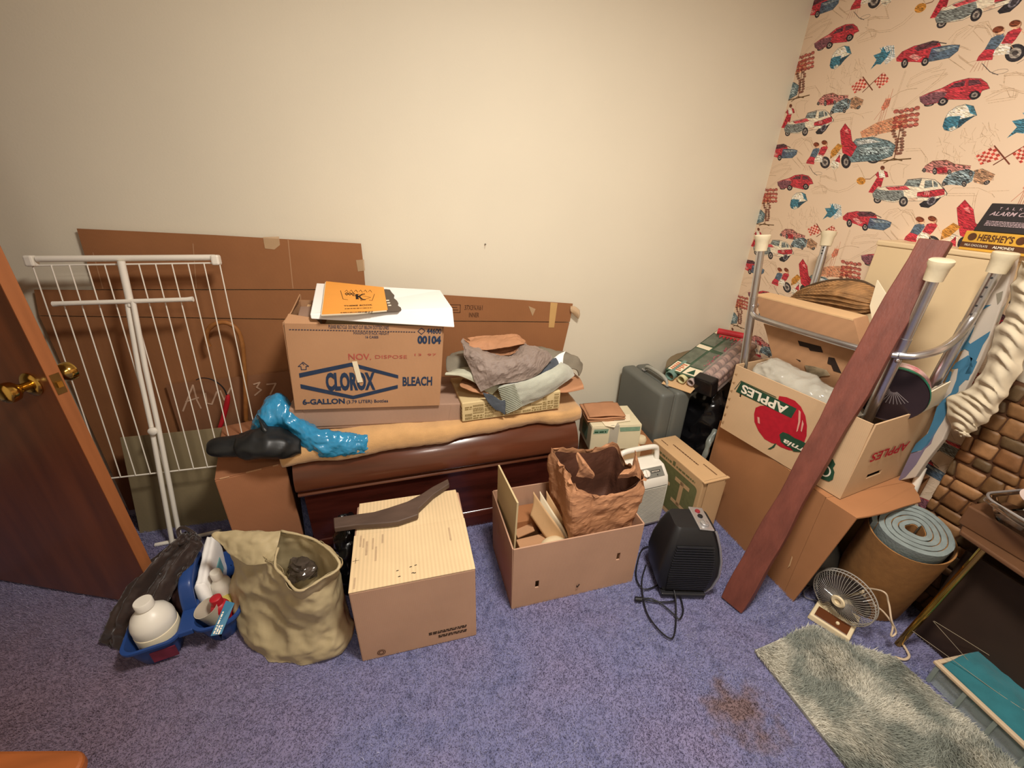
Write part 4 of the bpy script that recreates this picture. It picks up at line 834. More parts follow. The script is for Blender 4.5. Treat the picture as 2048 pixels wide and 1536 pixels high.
for P in ([(.03,.22),(.42,.22),(.42,.54),(.03,.54)],[(.5,.18),(.96,.18),(.96,.54),(.5,.54)],[(.03,.66),(.45,.66),(.45,.92),(.03,.92)],[(.52,.60),(.96,.60),(.96,.92),(.52,.92)]): lp(MB(), P).obj('window', wn, gw)
mb = MB(); rr = random.Random(2)
for c0, c1, t0, t1 in ((.74,.93,.2,.52),(.75,.93,.62,.9)):
    for k in range(26):
        s_, t_ = rr.uniform(c0, c1), rr.uniform(t0, t1); d_ = rr.uniform(.01,.03); lp(mb, [(s_,t_),(s_+d_,t_+.01),(s_+d_*.8,t_+.03),(s_-.01,t_+.025)], .0008)
mb.obj('print', ink('pink', 'A8606A'), gw)
gdir = ((fl+fr)-(nl+nr)).normalized()
for k, (s_, r_, c_) in enumerate(((.2,.024,'6E8C80'),(.58,.021,'D8CF9E'),(.88,.018,'B9A6A0'))):
    p = nl*(1-s_)+nr*s_+dn*.45-gdir*.018; M = frame(p, Vector((0,0,1)).cross(gdir), Vector((0,0,1)))
    mb = MB(); xx = Vector((0,0,1)).cross(gdir).normalized(); yv = gdir.cross(xx); n = 20; V=[]; F=[]
    for j, (q, rr_) in enumerate(((0,r_),(.13,r_),(.13,r_-.004),(0,r_-.004))):
        V += [p+gdir*q+(xx*math.cos(2*PI*i/n)+yv*math.sin(2*PI*i/n))*rr_ for i in range(n)]
    for j in range(4): F += [(j*n+i, j*n+(i+1) % n, ((j+1) % 4)*n+(i+1) % n, ((j+1) % 4)*n+i) for i in range(n)]
    o = single('wrapping_roll', mb.add(V, F), mat('roll_'+c_, c_, rough=.4), ['grey green wrapping roll leftmost in the end of the window box','pale yellow wrapping roll in the middle of the window box end','pinkish wrapping roll rightmost in the window box end'][k], 'paper roll', 'wrapping rolls in the window box', smooth=True)
f0 = nl+dn; f1 = nr+dn; fo = -gdir*.045+Vector((0,0,-.012)); MB().slab([f0+(f1-f0)*.02, f1, f1+fo, f0+fo+(f1-f0)*.04], (0,0,.0025)).obj('end_flap', K['card_tan'], gw)
# red saw-toothed end card
ra, rb = at_z(1436,662,.735), at_z(1486,672,.735); up_ = Vector((.02,.03,.03))
mb = MB(); mb.tube(smooth_path([ra, ra.lerp(rb,.5), rb+(rb-ra)*.3], 12), .016, 14); o = single('wrapping_roll', mb, mat('roll_red','C5303A',rough=.3), 'bright red roll of wrapping lying across the far end of the window box', 'paper roll', smooth=True)
mb = MB(); n = 9
for k in range(n): a = ra.lerp(rb+(rb-ra)*.3, k/n)+Vector((0,-.016,-.016)); b = ra.lerp(rb+(rb-ra)*.3, (k+1)/n)+Vector((0,-.016,-.016)); mb.slab([a, b, (a+b)/2+Vector((-.012,-.004,-.012))], (0,0,-.001))
mb.obj('saw_tooth', mat('roll_red','C5303A'), o)
# long clear box with plaid rolls
A = Vector((1.335,1.462,.572)); Bq = Vector((1.70,1.615,.690)); dx = (Bq-A).normalized(); sd = dx.cross(Vector((0,0,1))).normalized(); uz = sd.cross(dx); L_ = (Bq-A).length
PM = Matrix((dx, sd*-1, uz)).transposed().to_4x4(); PM.translation = A
lb = thing('clear_tube_box', 'long clear plastic box of plaid wrapping rolls with a black end', 'box', (A.x, A.y, A.z-.035), .39)
MB().at(PM).box(.012,L_,-.046,.046,-.041,.041).obj('clear_sleeve', mat('smoky_clear', 'CBBBB4', rough=.08, var=.05, alpha=.28, spec=.8), lb, bevel=.006)
MB().at(PM).box(-.004,.05,-.048,.048,-.043,.043).obj('end_cap', mat('black_gloss', '1C1A1C', rough=.15, var=.3, vs=18, bump=.2, bs=40), lb, bevel=.008, seg=3)
plaid = mat('plaid_wrap', 'B08A84', rough=.4, var=.3, vs=40, col2='5E3D3E', wave=(22,.5,'X'))
for k in range(4):
    y_, z_ = (-.021,.021)[k % 2], (-.019,.019)[k//2]
    mb = MB().tube([PM @ Vector((.056,y_,z_)), PM @ Vector((L_-.01,y_,z_))], .018, 14); o = single('wrapping_roll', mb, plaid, ('lower far','lower near','upper far','upper near')[k]+' plaid wrapping roll of the four inside the long clear box', 'paper roll', 'plaid rolls in the clear box', smooth=True)
    mb = MB()
    for j in range(7): mb.tube([PM @ Vector((.07+.05*j,y_,z_)), PM @ Vector((.092+.05*j,y_,z_))], .0183, 14)
    mb.obj('pale_band', mat('plaid_pale','BD9B8E',rough=.35), o, smooth=True)
cloth('brown_envelope', 'dark drab paper flap behind the wrapping roll box near the wall', 'paper', [[(1332,735,1.80),(1345,742,1.78),(1375,735,1.74)],[(1334,722,1.84),(1355,720,1.82),(1385,715,1.78)],[(1345,712,1.86),(1365,704,1.86),(1400,700,1.84)],[(1365,705,1.88),(1380,702,1.88),(1408,698,1.88)]], mat('drab_paper','7A6A50',rough=.7), th=.003, am=.004, n=(20,16))
mb = MB().box(1.66,1.83,1.45,1.88,.0,.50); single('dark_box', mb, mat('dark_card','4A3A30',rough=.8), 'dark box in the corner behind the black rubbish bag', 'box', bevel=.004)
mb = MB().box(1.62,1.80,1.50,1.86,.502,.62); single('shoe_box', mb, K['card_mauve'], 'mauve box in the corner under the wrapping roll boxes', 'box', bevel=.004)

# ================================================================== tan fan box, white heater, black heater
tq = (1.134, 1.476, 0, math.radians(-85.9), .341, .129, .307)
t, F_ = closed_carton('tan_carton', 'upright tan carton with an olive printed panel beside the white heater', tq, K['card_tan'], lift=.001, seam=False)
FM = frame(F_ @ Vector((0,-.0007,0)), F_ @ Vector((1,0,0))-F_ @ Vector((0,0,0)), (0,0,1))
mb = MB().at(FM); r_ = .02; P = []
for cx_, cz_, a0 in ((.30,.05,-PI/2),(.30,.235,0),(.04,.235,PI/2),(.04,.05,PI)): P += [(cx_+r_*math.cos(a0+PI/2*k/5), cz_+r_*math.sin(a0+PI/2*k/5)) for k in range(6)]
put_poly(mb, P); mb.obj('olive_panel', K['inkolive'], t)
mb = MB().at(FM)
put_line(mb, [(.235,.10),(.235,.215)], .022, .0012); put_line(mb, [(.195,.215),(.275,.215)], .020, .0012); put_line(mb, [(.195,.10),(.275,.10)], .018, .0012); put_line(mb, [(.12,.06),(.12,.16)], .02, .0012); put_line(mb, [(.08,.16),(.16,.16)], .018, .0012); mb.obj('print', K['card_tan'], t)
mb = MB().at(FM); scrib(mb, .03, .268, .12, .014, 1, 12); scrib(mb, .18, .268, .12, .012, 1, 13); put_poly(mb, [(.155,.266),(.172,.266),(.172,.288),(.155,.288)]); mb.obj('print', K['inkolive'], t)
mb = MB().at(F_ @ Matrix.Translation((0,0,.3076))); scrib(mb, .07,.058,.17,.008,1,21); scrib(mb, .24,.085,.08,.006,2,22); scrib(mb, .02,.03,.05,.005,1,23); mb.obj('print', K['inkdk'], t)
MB().at(F_).box(.345,.347,.02,.11,.0,.30).obj('flap', K['card_tan'], t); mb = MB().at(F_).box(.3412,.3418,.058,.064,.05,.25); mb.obj('side_print', K['inkdk'], t)
MB().at(F_).box(.335,.349,-.002,.131,.300,.306).obj('end_lip', K['card_tan'], t, bevel=.001)

hx, hy = .862, 1.225
wh = thing('fan_heater', 'white portable fan heater with a grey control panel behind the brown paper bag', 'heater', (hx+.105, hy+.06, 0), math.radians(4))
F_ = Fm(hx, hy, 0, math.radians(4))
HW = .215; prof = [(0,.012),(0,.235),(.012,.27),(.05,.305),(.125,.312),(.13,.29),(.13,.012)]
MB().at(F_).slab([(0,y,z) for y, z in prof], (HW,0,0)).obj('housing', K['white_plastic'], wh, bevel=.007, seg=3, smooth=True)
MB().at(F_).box(.015,HW-.015,.01,.12,0,.012).obj('foot', K['grey_plastic'], wh)
for k in range(24): MB().at(F_).box(.016,HW-.012,-.003,.002,.028+.0084*k,.0325+.0084*k).obj('grille_slat', mat('slat_white','CFCABB',rough=.4), wh)
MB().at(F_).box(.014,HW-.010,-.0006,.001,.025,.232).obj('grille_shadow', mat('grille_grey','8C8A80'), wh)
pc = F_ @ Vector((.02,.012,.27)); CM = frame(F_ @ Vector((.07,.013,.2725)), F_ @ Vector((1,0,0))-F_ @ Vector((0,0,0)), F_ @ Vector((0,.038,.035))-F_ @ Vector((0,0,0)))
cpn = MB().at(CM).box(0,.125,.0,.044,-.002,.002).obj('control_panel', K['grey_plastic'], wh, bevel=.001)
MB().at(CM @ Matrix.Translation((.035,.022,.002))).lathe([(.0175,0),(.0165,.009),(.014,.010),(0,.010)],28).box(-.003,.003,-.015,.015,.009,.015).obj('dial', K['white_plastic'], cpn, smooth=True)
mb = MB().at(CM); mb.box(.062,.108,.020,.030,.002,.0028); mb.obj('badge', K['black_plastic'], cpn); mb = MB().at(CM); put_text(mb, 'METEOR', .065, .0225, .040, .005, .0032, bold=.02); mb.obj('print', K['inkwhite'], cpn)
MB().at(CM).box(.088,.092,.006,.012,.002,.003).obj('switch_mark', K['black_plastic'], cpn)
hp = smooth_path([F_ @ Vector(p) for p in ((.012,.09,.30),(.012,.10,.345),(.03,.10,.368),(.10,.10,.372),(.185,.10,.368),(.203,.10,.345),(.203,.09,.30))], 30)
MB().tube(hp, .0115, 12).obj('handle', K['white_plastic'], wh, smooth=True)

bh = thing('ceramic_heater', 'black upright ceramic heater with silver control strip and loose cord', 'heater', (1.0, .96, 0), math.radians(-14))
F_ = Fm(.968, .955, 0, math.radians(-16)); BP = K['black_plastic']
prof = [(.0,.075,.060,-.0),(.012,.085,.070,-.0),(.05,.102,.080,0),(.12,.111,.086,0),(.185,.106,.081,0),(.245,.092,.071,.004),(.295,.076,.056,.010),(.306,.070,.049,.012)]
def rrect(hw, hd, z, n=8, oy=0):
    P = []
    for sx, sy_, a0 in ((1,-1,-PI/2),(1,1,0),(-1,1,PI/2),(-1,-1,PI)):
        r = .022
        for k in range(n): a = a0+PI/2*k/(n-1); P.append(Vector((sx*(hw-r)+r*math.cos(a), sy_*(hd-r)+r*math.sin(a)+oy, z)))
    return P
mb = MB().at(F_); V=[]; F=[]; n=32
for z, hw, hd, oy in prof: V += rrect(hw, hd, z, 8, oy)
for j in range(len(prof)-1): F += [(j*n+i, j*n+(i+1) % n, (j+1)*n+(i+1) % n, (j+1)*n+i) for i in range(n)]
F += [tuple(range(n-1,-1,-1)), tuple((len(prof)-1)*n+i for i in range(n))]
mb.add(V, F).obj('housing', BP, bh, smooth=True)
for k in range(20):
    z = .045+.0105*k; t_ = min(range(len(prof)), key=lambda i: abs(prof[i][0]-z)); hw = np.interp(z, [p[0] for p in prof], [p[1] for p in prof]); hd = np.interp(z, [p[0] for p in prof], [p[2] for p in prof])
    MB().at(F_).box(-hw*.74, hw*.70, -hd-.005, -hd+.003, z, z+.005).obj('louvre', mat('louvre_black','262628',rough=.3), bh)
pth = [F_ @ Vector((np.interp(z,[p[0] for p in prof],[p[1] for p in prof])-.004, -np.interp(z,[p[0] for p in prof],[p[2] for p in prof])+.004, z)) for z in np.linspace(.006,.302,20)]
MB().tube(pth, .0045, 8).obj('silver_trim', K['silver'], bh, smooth=True)
MB().at(F_).box(-.09,.075,-.092,-.06,.012,.03).obj('base_lip', mat('louvre_black','262628',rough=.3), bh, bevel=.004)
CM = F_ @ Matrix.Translation((.030,.012,.3065)) @ Matrix.Rotation(.10, 4, 'Y')
cst = MB().at(CM).box(-.020,.034,-.058,.058,-.003,.003).obj('control_strip', K['silver'], bh, bevel=.002)
for y_, m_, nm in ((.034,mat('red_button','8E2A30',rough=.3),'red_button'),(.008,BP,'button')): MB().at(CM @ Matrix.Translation((.006,y_,.003))).lathe([(.0095,0),(.0095,.003),(.008,.005),(0,.0055)],24).obj(nm, m_, cst, smooth=True)
MB().at(CM @ Matrix.Translation((.006,-.032,.003))).lathe([(.016,0),(.015,.008),(.012,.010),(0,.010)],28).box(-.003,.003,-.013,.013,.009,.013).obj('dial', K['silver'], cst, smooth=True)
fl_ = lambda P, z=.014: [at_z(x, y, z) for x, y in P]
cord = fl_([(1300,1092),(1285,1098),(1276,1120),(1272,1150),(1280,1172),(1296,1178),(1330,1160)])+[at_z(1338,1130,.05), at_z(1330,1110,.10), at_z(1322,1092,.13)]
MB().tube(smooth_path(cord, 60), .0028, 8).obj('cord', K['cable'], bh, smooth=True)
cord = [at_z(1312,1090,.13), at_z(1335,1140,.07), at_z(1350,1190,.03)]+fl_([(1352,1230),(1350,1262),(1342,1277),(1320,1262),(1296,1230),(1286,1195),(1284,1160),(1292,1130)])
MB().tube(smooth_path(cord, 80), .0028, 8).obj('cord', K['cable'], bh, smooth=True)
cord = fl_([(1276,1199),(1300,1197),(1322,1207),(1345,1226),(1358,1238),(1366,1225),(1364,1205),(1355,1175)])+[at_z(1352,1150,.05), at_z(1347,1140,.07), at_z(1342,1150,.05)]+fl_([(1345,1185),(1350,1201),(1320,1204),(1290,1200)])
MB().tube(smooth_path(cord, 90), .0028, 8).obj('cord', K['cable'], bh, smooth=True)
MB().tube(fl_([(1270,1198),(1283,1199)], .018), .009, 12).obj('plug', K['cable'], bh, smooth=True)

# ================================================================== white topped carton with the dark wood piece
wq = (-.216, .924, 0, math.radians(-.4), .373, .375, .322)
t, F_ = closed_carton('white_top_carton', 'closed carton with pale ribbed top flaps in front of the chest', wq, K['card_pink'], lift=.004, seam=False)
MB().at(F_).box(0,.373,0,.225,.318,.3225).obj('flap', K['card_pale'], t, bevel=.0012)
MB().at(F_).hexa([F_.inverted() @ (F_ @ Vector(p)) for p in ((.006,.2255,.316),(.371,.2255,.316),(.365,.375,.316),(.008,.375,.316),(.006,.2255,.319),(.371,.2255,.319),(.362,.372,.333),(.010,.372,.333))]).obj('flap', K['card_pale'], t)
mb = MB().at(F_ @ Matrix.Translation((0,0,.3226)))
for x, y in ((.135,.045),(.175,.05),(.140,.022),(.18,.026),(.19,.053),(.186,.024)): put_poly(mb, [(x,y),(x+.008,y+.001),(x+.007,y+.004),(x+.001,y+.003)])
put_line(mb, [(.004,.115),(.022,.115)], .0012); put_line(mb, [(.013,.105),(.013,.125)], .0012)
mb.obj('print', K['inkblack'], t)
mb = MB().at(F_ @ Matrix.Translation((0,0,.3225)))
for x, y, w_, h_ in ((.03,.165,.005,.04),(.04,.13,.007,.06),(.09,.17,.006,.04),(.07,.10,.006,.06),(.31,.13,.006,.06),(.012,.01,.006,.04),(.02,.17,.006,.05),(.06,.15,.005,.05)): put_poly(mb, [(x,y),(x+w_,y),(x+w_,y+h_),(x,y+h_)])
mb.obj('print', K['inkfaint'], t)
mb = MB().at(frame(F_ @ Vector((0,-.0006,0)), F_.to_3x3() @ Vector((1,0,0)), (0,0,1))); scrib(mb, .215, .058, .125, .014, 2, 5); scrib(mb, .245, .036, .095, .014, 2, 6); mb.obj('print', K['inkblack'], t)
mb = MB().at(frame(F_ @ Vector((0,-.0006,0)), F_.to_3x3() @ Vector((1,0,0)), (0,0,1)))
for a0 in (.012,.007): put_line(mb, [(.062+a0*math.cos(a), .028+a0*math.sin(a)) for a in [2*PI*k/16 for k in range(17)]], .0022)
mb.obj('print', K['inkdk'], t)
for x0 in (-.0008, .3726): MB().at(F_).box(x0,x0+.001,.01,.30,.03,.17).obj('red_panel', K['red'], t)
zW = .352
P = [at_z(x, y, zW) for x, y in ((667,1036),(712,1029),(748,1024),(777,1016),(815,1004),(840,992),(865,977),(896,962),(899,971),(868,990),(837,1017),(836,1028),(821,1033),(796,1041),(774,1044),(709,1049),(668,1055))]
mb = MB().slab([p + Vector((0,0,(p.y-1.2)*.09)) for p in P], (0,0,-.02)); single('wooden_bracket', mb, K['wood_dark'], 'dark carved wooden piece lying across the back of the pale topped carton', 'wood piece', bevel=.003)

# ================================================================== open moving box and its contents
mq = (.298, .987, 0, math.radians(.2), .492, .303, .300)
dip = lambda X: .0
t, F_ = open_carton('open_carton', 'open brown carton on the carpet holding a paper bag and pamphlets', mq, K['card_pink'], th=.005, flare=.004,
    holes=((0,.086,.088,.014,.036),(0,.402,.142,.014,.036),(3,.085,.16,.012,.05)))
mb = MB().at(frame(F_ @ Vector((0,-.006,0)), F_.to_3x3() @ Vector((1,0,0)), (0,0,1))); put_poly(mb, [(.248,.048),(.254,.046),(.262,.060),(.258,.064),(.253,.052),(.250,.062)]); mb.obj('torn_nick', K['inkblack'], t)
# board
p1, p2 = at_y(1034,1006,1.03), at_y(996,930,1.25)
bm_ = [Vector((p2.x,1.25,p2.z)), Vector((p1.x,1.03,p1.z)), Vector((p1.x-.012,1.03,.012)), Vector((p2.x-.004,1.25,.012))]
single('wooden_board', MB().slab(bm_, (.006,0,0)), mat('pale_board', 'C9B68C', rough=.6, var=.06), 'pale thin board standing in the left end of the open carton', 'board')
mb = MB().at(F_ @ Matrix.Translation((.06,.06,.006)) @ Matrix.Rotation(.06, 4, 'Z')).box(0,.12,0,.09,0,.175); single('small_carton', mb, K['card'], 'small tan carton inside the open carton beside the pale board', 'box', bevel=.003)
mb = MB().at(F_ @ Matrix.Translation((.058,.19,.006))).box(0,.13,0,.09,0,.22); t2 = single('small_carton', mb, K['card_dark'], 'brown inner box behind the small tan carton in the open carton', 'box', bevel=.003)
MB().at(F_ @ Matrix.Translation((.062,.15,.185)) @ Matrix.Rotation(-.3, 4, 'Y')).box(0,.07,0,.05,0,.004).obj('open_flap', K['card'], t2)
for k in range(3):
    o = .012*k; rows = []
    for t_ in (0,.35,.7,1):
        a = at_y(1066+34*t_+o*250, 984+60*t_-k*2, 1.17-.06*t_); b = at_y(1070+75*t_+o*330, 986+100*t_-k*3, 1.165-.10*t_)
        rows.append([a.lerp(b, s_)+Vector((0,0,-.02*math.sin(PI*s_))) for s_ in (0,.35,.7,1)])
    top = [at_y(1067+13*k, 983-k, 1.17), at_y(1092+12*k, 1020, 1.14), at_y(1118+9*k, 1055, 1.10), at_y(1134+4.5*k, 1080-2*k, 1.075)]
    bot = [p + Vector((-.012,-.012,-.10)) for p in top]
    cloth_rows = [top, [a.lerp(b, .5)+Vector((.006,0,0)) for a, b in zip(top, bot)], bot]
    mb = MB().sheet(cloth_rows, 20, 8); single('pamphlet', mb, (K['card_tan'], K['cream_paper'], K['card_tan'])[k], ('tan folded pamphlet leaning leftmost against the brown paper bag in the open carton','cream pages of a pamphlet in the middle of the three in the open carton','tan pamphlet cover touching the brown paper bag in the open carton')[k], 'pamphlet', 'pamphlets in the open carton', smooth=True, thick=.005)
mb = MB().at(F_ @ Matrix.Translation((.185,.062,.175))).lathe([(0,-.10),(.05,-.10),(.058,.0),(.060,.018),(.05,.03),(.03,.036),(0,.038)], 28); single('jar_lid', mb, K['cream_plastic'], 'round whitish lid of a tub in the open carton near its front edge', 'tub', smooth=True)
mb = MB().at(F_ @ Matrix.Translation((.02,.012,.21)) @ Matrix.Rotation(.15, 4, 'X')).box(0,.075,0,.05,-.16,.003); single('envelope', mb, K['white_paper'], 'white envelope at the front left corner of the open carton', 'envelope')
# kraft grocery bag with a torn mouth
kb = thing('grocery_bag', 'tall brown paper grocery bag with a torn top in the open carton', 'bag', (.68, 1.12, .008))
def rect_ring(cx, cy_, hw, hd, z, a=0, dz=(0,)*12, bulge=0):
    P = []; base = [(-1,-1),(-.35,-1),(.35,-1),(1,-1),(1,-.3),(1,.3),(1,1),(.35,1),(-.35,1),(-1,1),(-1,.3),(-1,-.3)]
    for k, (u, v) in enumerate(base):
        x, y = u*hw, v*hd; P.append(Vector((cx+x*math.cos(a)-y*math.sin(a), cy_+x*math.sin(a)+y*math.cos(a), z+dz[k])))
    return P
R = [rect_ring(.655,1.135,.105,.085,.010), rect_ring(.655,1.135,.112,.092,.14,.05), rect_ring(.655,1.140,.125,.10,.26,.05), rect_ring(.660,1.145,.140,.105,.34,.05), rect_ring(.660,1.15,.146,.108,.40,.05,(.03,.005,.0,.012,.0,.0,.02,.03,.035,.045,.04,.04)), rect_ring(.662,1.152,.142,.106,.43,.05,(.045,-.012,-.024,.02,.02,.0,.04,.03,.045,.065,.055,.06))]
mb = MB().loft(R, 96, 56, cap1=False); rr = random.Random(3); top = 55*96
for k in range(96): # torn edge
    j = noise.noise(Vector((k*.35, 2, 0)))*.016+noise.noise(Vector((k*.9, 9, 0)))*.008; mb.v[top+k].z += j
mb.noise(.010, 6.5, 3).noise(.0035, 15, 8).noise(.0012, 40, 2).obj('outside', K['kraft'], kb, thick=.0012)
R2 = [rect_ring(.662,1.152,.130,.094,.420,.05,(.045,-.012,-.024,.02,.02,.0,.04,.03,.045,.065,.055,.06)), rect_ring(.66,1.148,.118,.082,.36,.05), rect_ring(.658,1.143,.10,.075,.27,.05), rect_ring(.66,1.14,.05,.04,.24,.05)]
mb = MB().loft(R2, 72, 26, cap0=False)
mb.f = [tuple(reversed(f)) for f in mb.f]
mb.noise(.003, 10, 5).obj('lining', K['kraft_shaded'], kb, thick=.001)  # inner skin: darkened kraft copy, inside shade put into the colour
# tears folded over the mouth
for P in ([(1168,925),(1175,915),(1190,945),(1192,965),(1180,975)],):
    pass
def flapz(P, Y0, name='torn_flap'):
    mb = MB().sheet([[at_y(x, y, Y) for x, y, Y in r] for r in P], 14, 10).noise(.003, 30, 5); mb.obj(name, K['kraft'], kb, thick=.001)
flapz([[(1152,952,1.035),(1165,955,1.03),(1186,958,1.03)],[(1158,935,1.035),(1170,930,1.02),(1188,945,1.025)],[(1151,910,1.06),(1156,905,1.06),(1163,915,1.06)]], 1)
flapz([[(1236,958,1.03),(1255,955,1.03),(1275,950,1.04)],[(1240,948,1.02),(1258,946,1.015),(1272,938,1.03)],[(1248,940,1.05),(1262,936,1.05),(1270,928,1.06)]], 1)
flapz([[(1262,945,1.08),(1272,952,1.06),(1282,960,1.06)],[(1266,920,1.09),(1274,925,1.07),(1281,940,1.07)],[(1270,900,1.10),(1272,905,1.09),(1274,915,1.09)]], 1)

# ================================================================== tan bag, black bag, coat, caddy
tb = thing('shopping_bag', 'slumped tan plastic bag with a wide open mouth beside the pale topped carton', 'bag', (-.44, 1.06, 0))
def pxr(L, z0=None): return [at_z(x, y, z) if z is not None else None for x, y, z in L]
R = [pxr([(492,1275,.004),(530,1320,.004),(590,1328,.004),(650,1318,.004),(690,1290,.004),(690,1255,.004),(640,1225,.004),(560,1215,.004),(510,1235,.004)]),
     pxr([(475,1235,.05),(515,1290,.05),(590,1310,.05),(665,1300,.05),(702,1270,.05),(698,1228,.05),(640,1195,.05),(560,1180,.05),(500,1195,.05)]),
     pxr([(462,1165,.13),(500,1225,.13),(585,1260,.13),(650,1262,.13),(682,1225,.13),(680,1180,.13),(630,1140,.13),(560,1120,.13),(490,1130,.13)]),
     pxr([(465,1120,.22),(505,1170,.22),(580,1215,.22),(640,1220,.22),(675,1180,.22),(675,1140,.22),(630,1100,.22),(560,1085,.22),(490,1090,.22)]),
     pxr([(462,1098,.30),(515,1128,.30),(560,1158,.30),(610,1190,.29),(668,1150,.30),(672,1115,.31),(628,1078,.31),(555,1068,.32),(490,1075,.31)]),
     pxr([(452,1085,.345),(510,1100,.34),(552,1135,.335),(598,1180,.325),(676,1136,.345),(668,1112,.355),(625,1078,.355),(562,1064,.365),(480,1064,.36)])]
mb = MB().loft(R, 110, 60, cap1=False).noise(.013, 6, 3).noise(.004, 16, 8).noise(.0012, 45, 5); mb.obj('outside', K['tan_bag'], tb, smooth=True, thick=.0012)
R2 = [[p + Vector((0,.0,.001)) for p in R[5]], [p.lerp(Vector((-.40,1.12,.24)), .12)+Vector((0,0,-.05)) for p in R[5]], [p.lerp(Vector((-.40,1.12,.16)), .35) + Vector((0,0,-.10)) for p in R[5]], [p.lerp(Vector((-.40,1.12,.12)), .85) for p in R[5]]]
mb = MB().loft(R2, 80, 24, cap0=False); mb.f = [tuple(reversed(f)) for f in mb.f]; mb.noise(.006, 14, 9).obj('lining', K['tan_bag'], tb, smooth=True, thick=.001)
# turned down left side of the mouth
rows = [[(432,1064,.365),(480,1062,.37),(525,1062,.375),(562,1062,.37)],[(424,1072,.36),(470,1078,.365),(520,1082,.37),(558,1080,.365)],[(446,1094,.34),(480,1104,.335),(520,1110,.34),(552,1100,.35)],[(466,1112,.32),(495,1130,.31),(525,1128,.325),(548,1122,.335)]]
MB().sheet([pxr(r) for r in rows], 36, 26).noise(.007, 9, 4).noise(.002, 30, 2).obj('turned_rim', K['tan_bag'], tb, smooth=True, thick=.0014)
MB().tube(smooth_path(pxr([(562,1062,.372),(625,1078,.36),(668,1110,.36),(677,1136,.35),(640,1160,.338),(598,1182,.328),(570,1155,.334),(550,1130,.34),(556,1095,.352)]), 60), .004, 8).noise(.002, 40, 2).obj('rim', K['tan_bag'], tb, smooth='all')
mb = MB().loft([pxr([(x, y, .20) for x, y in ((575,1160),(600,1165),(640,1150),(655,1125),(620,1105),(585,1110))]), pxr([(x, y, .25) for x, y in ((580,1140),(600,1150),(630,1135),(640,1115),(610,1100),(585,1105))]), pxr([(x, y, .27) for x, y in ((590,1128),(600,1132),(615,1126),(620,1115),(605,1108),(595,1112))])], 36, 20).noise(.012, 20, 2); single('clear_wrapping', mb, mat('dark_clear', '4A4038', rough=.12, var=.4, vs=20, spec=.8), 'dark glossy film bundle inside the open tan bag', 'film')
R = []
for z, k_ in ((.002,.8),(.06,1.0),(.14,1.0),(.22,.85),(.28,.5),(.30,.15)): R.append([Vector((-.265+.052*k_*math.cos(a)+.03*z, 1.27+.10*k_*math.sin(a), z)) for a in [2*PI*k/10 for k in range(10)]])
single('black_bag', MB().loft(R, 48, 40).noise(.014, 16, 3).noise(.005, 40, 4), K['black_bag'], 'black plastic bag between the tan bag and the pale topped carton', 'bag', smooth=True)

# dark brown coat heaped against the door
ctx = thing('coat', 'dark brown coat heaped on the carpet between the door and the blue caddy', 'coat', (-.88, 1.30, 0))
rows = [[(204,1283,.006),(222,1292,.006),(245,1300,.006),(268,1300,.006),(300,1290,.006)],
        [(212,1262,.05),(235,1250,.09),(262,1255,.08),(290,1245,.11),(322,1240,.09)],
        [(236,1212,.10),(262,1190,.16),(292,1200,.14),(318,1185,.18),(350,1185,.15)],
        [(266,1165,.14),(298,1140,.22),(326,1150,.18),(350,1132,.23),(378,1140,.19)],
        [(306,1120,.18),(334,1100,.25),(358,1106,.22),(378,1094,.26),(396,1110,.22)],
        [(342,1088,.23),(360,1076,.27),(376,1078,.26),(390,1074,.28),(406,1086,.25)],
        [(368,1066,.24),(374,1062,.255),(380,1063,.26),(386,1064,.26),(392,1068,.25)]]
mb = MB().sheet([pxr(r) for r in rows], 70, 70)
for i, v in enumerate(mb.v): # long folds running from the collar to the hem
    u = (i % 70)/69; w_ = (i//70)/69; mb.v[i] = v + Vector((0,-.004,.018*math.sin(u*26+w_*3)*(1-.7*w_)))
mb.noise(.006, 14, 4).noise(.003, 40, 6).obj('body', K['brown_cloth'], ctx, smooth='all', thick=.006)
rows = [[(204,1283,.002),(268,1300,.002),(320,1270,.002)],[(240,1215,.002),(300,1220,.002),(340,1200,.002)],[(300,1140,.004),(340,1140,.004),(375,1130,.004)],[(355,1090,.004),(375,1090,.004),(398,1090,.004)]]
MB().sheet([pxr(r) for r in rows], 12, 12).obj('underside', K['brown_cloth'], ctx, thick=.003)
MB().tube(smooth_path([at_z(x, y, z) for x, y, z in ((362,1078,.245),(356,1062,.27),(366,1055,.28),(384,1064,.27),(394,1074,.25))], 24), .006, 8).obj('loop', K['brown_cloth'], ctx, smooth='all')
mb = MB().loft([pxr([(340,1240,.02),(375,1225,.02),(385,1180,.02),(350,1190,.02)]), pxr([(338,1215,.07),(372,1205,.08),(385,1160,.08),(348,1168,.08)]), pxr([(345,1180,.12),(370,1172,.13),(380,1140,.13),(352,1145,.13)])], 28, 18).noise(.012, 14, 6); single('scarf', mb, mat('plum_cloth','5A3E3A',rough=.9,var=.25,vs=20), 'crumpled plum brown cloth between the coat and the caddy handle', 'cloth', smooth='all')

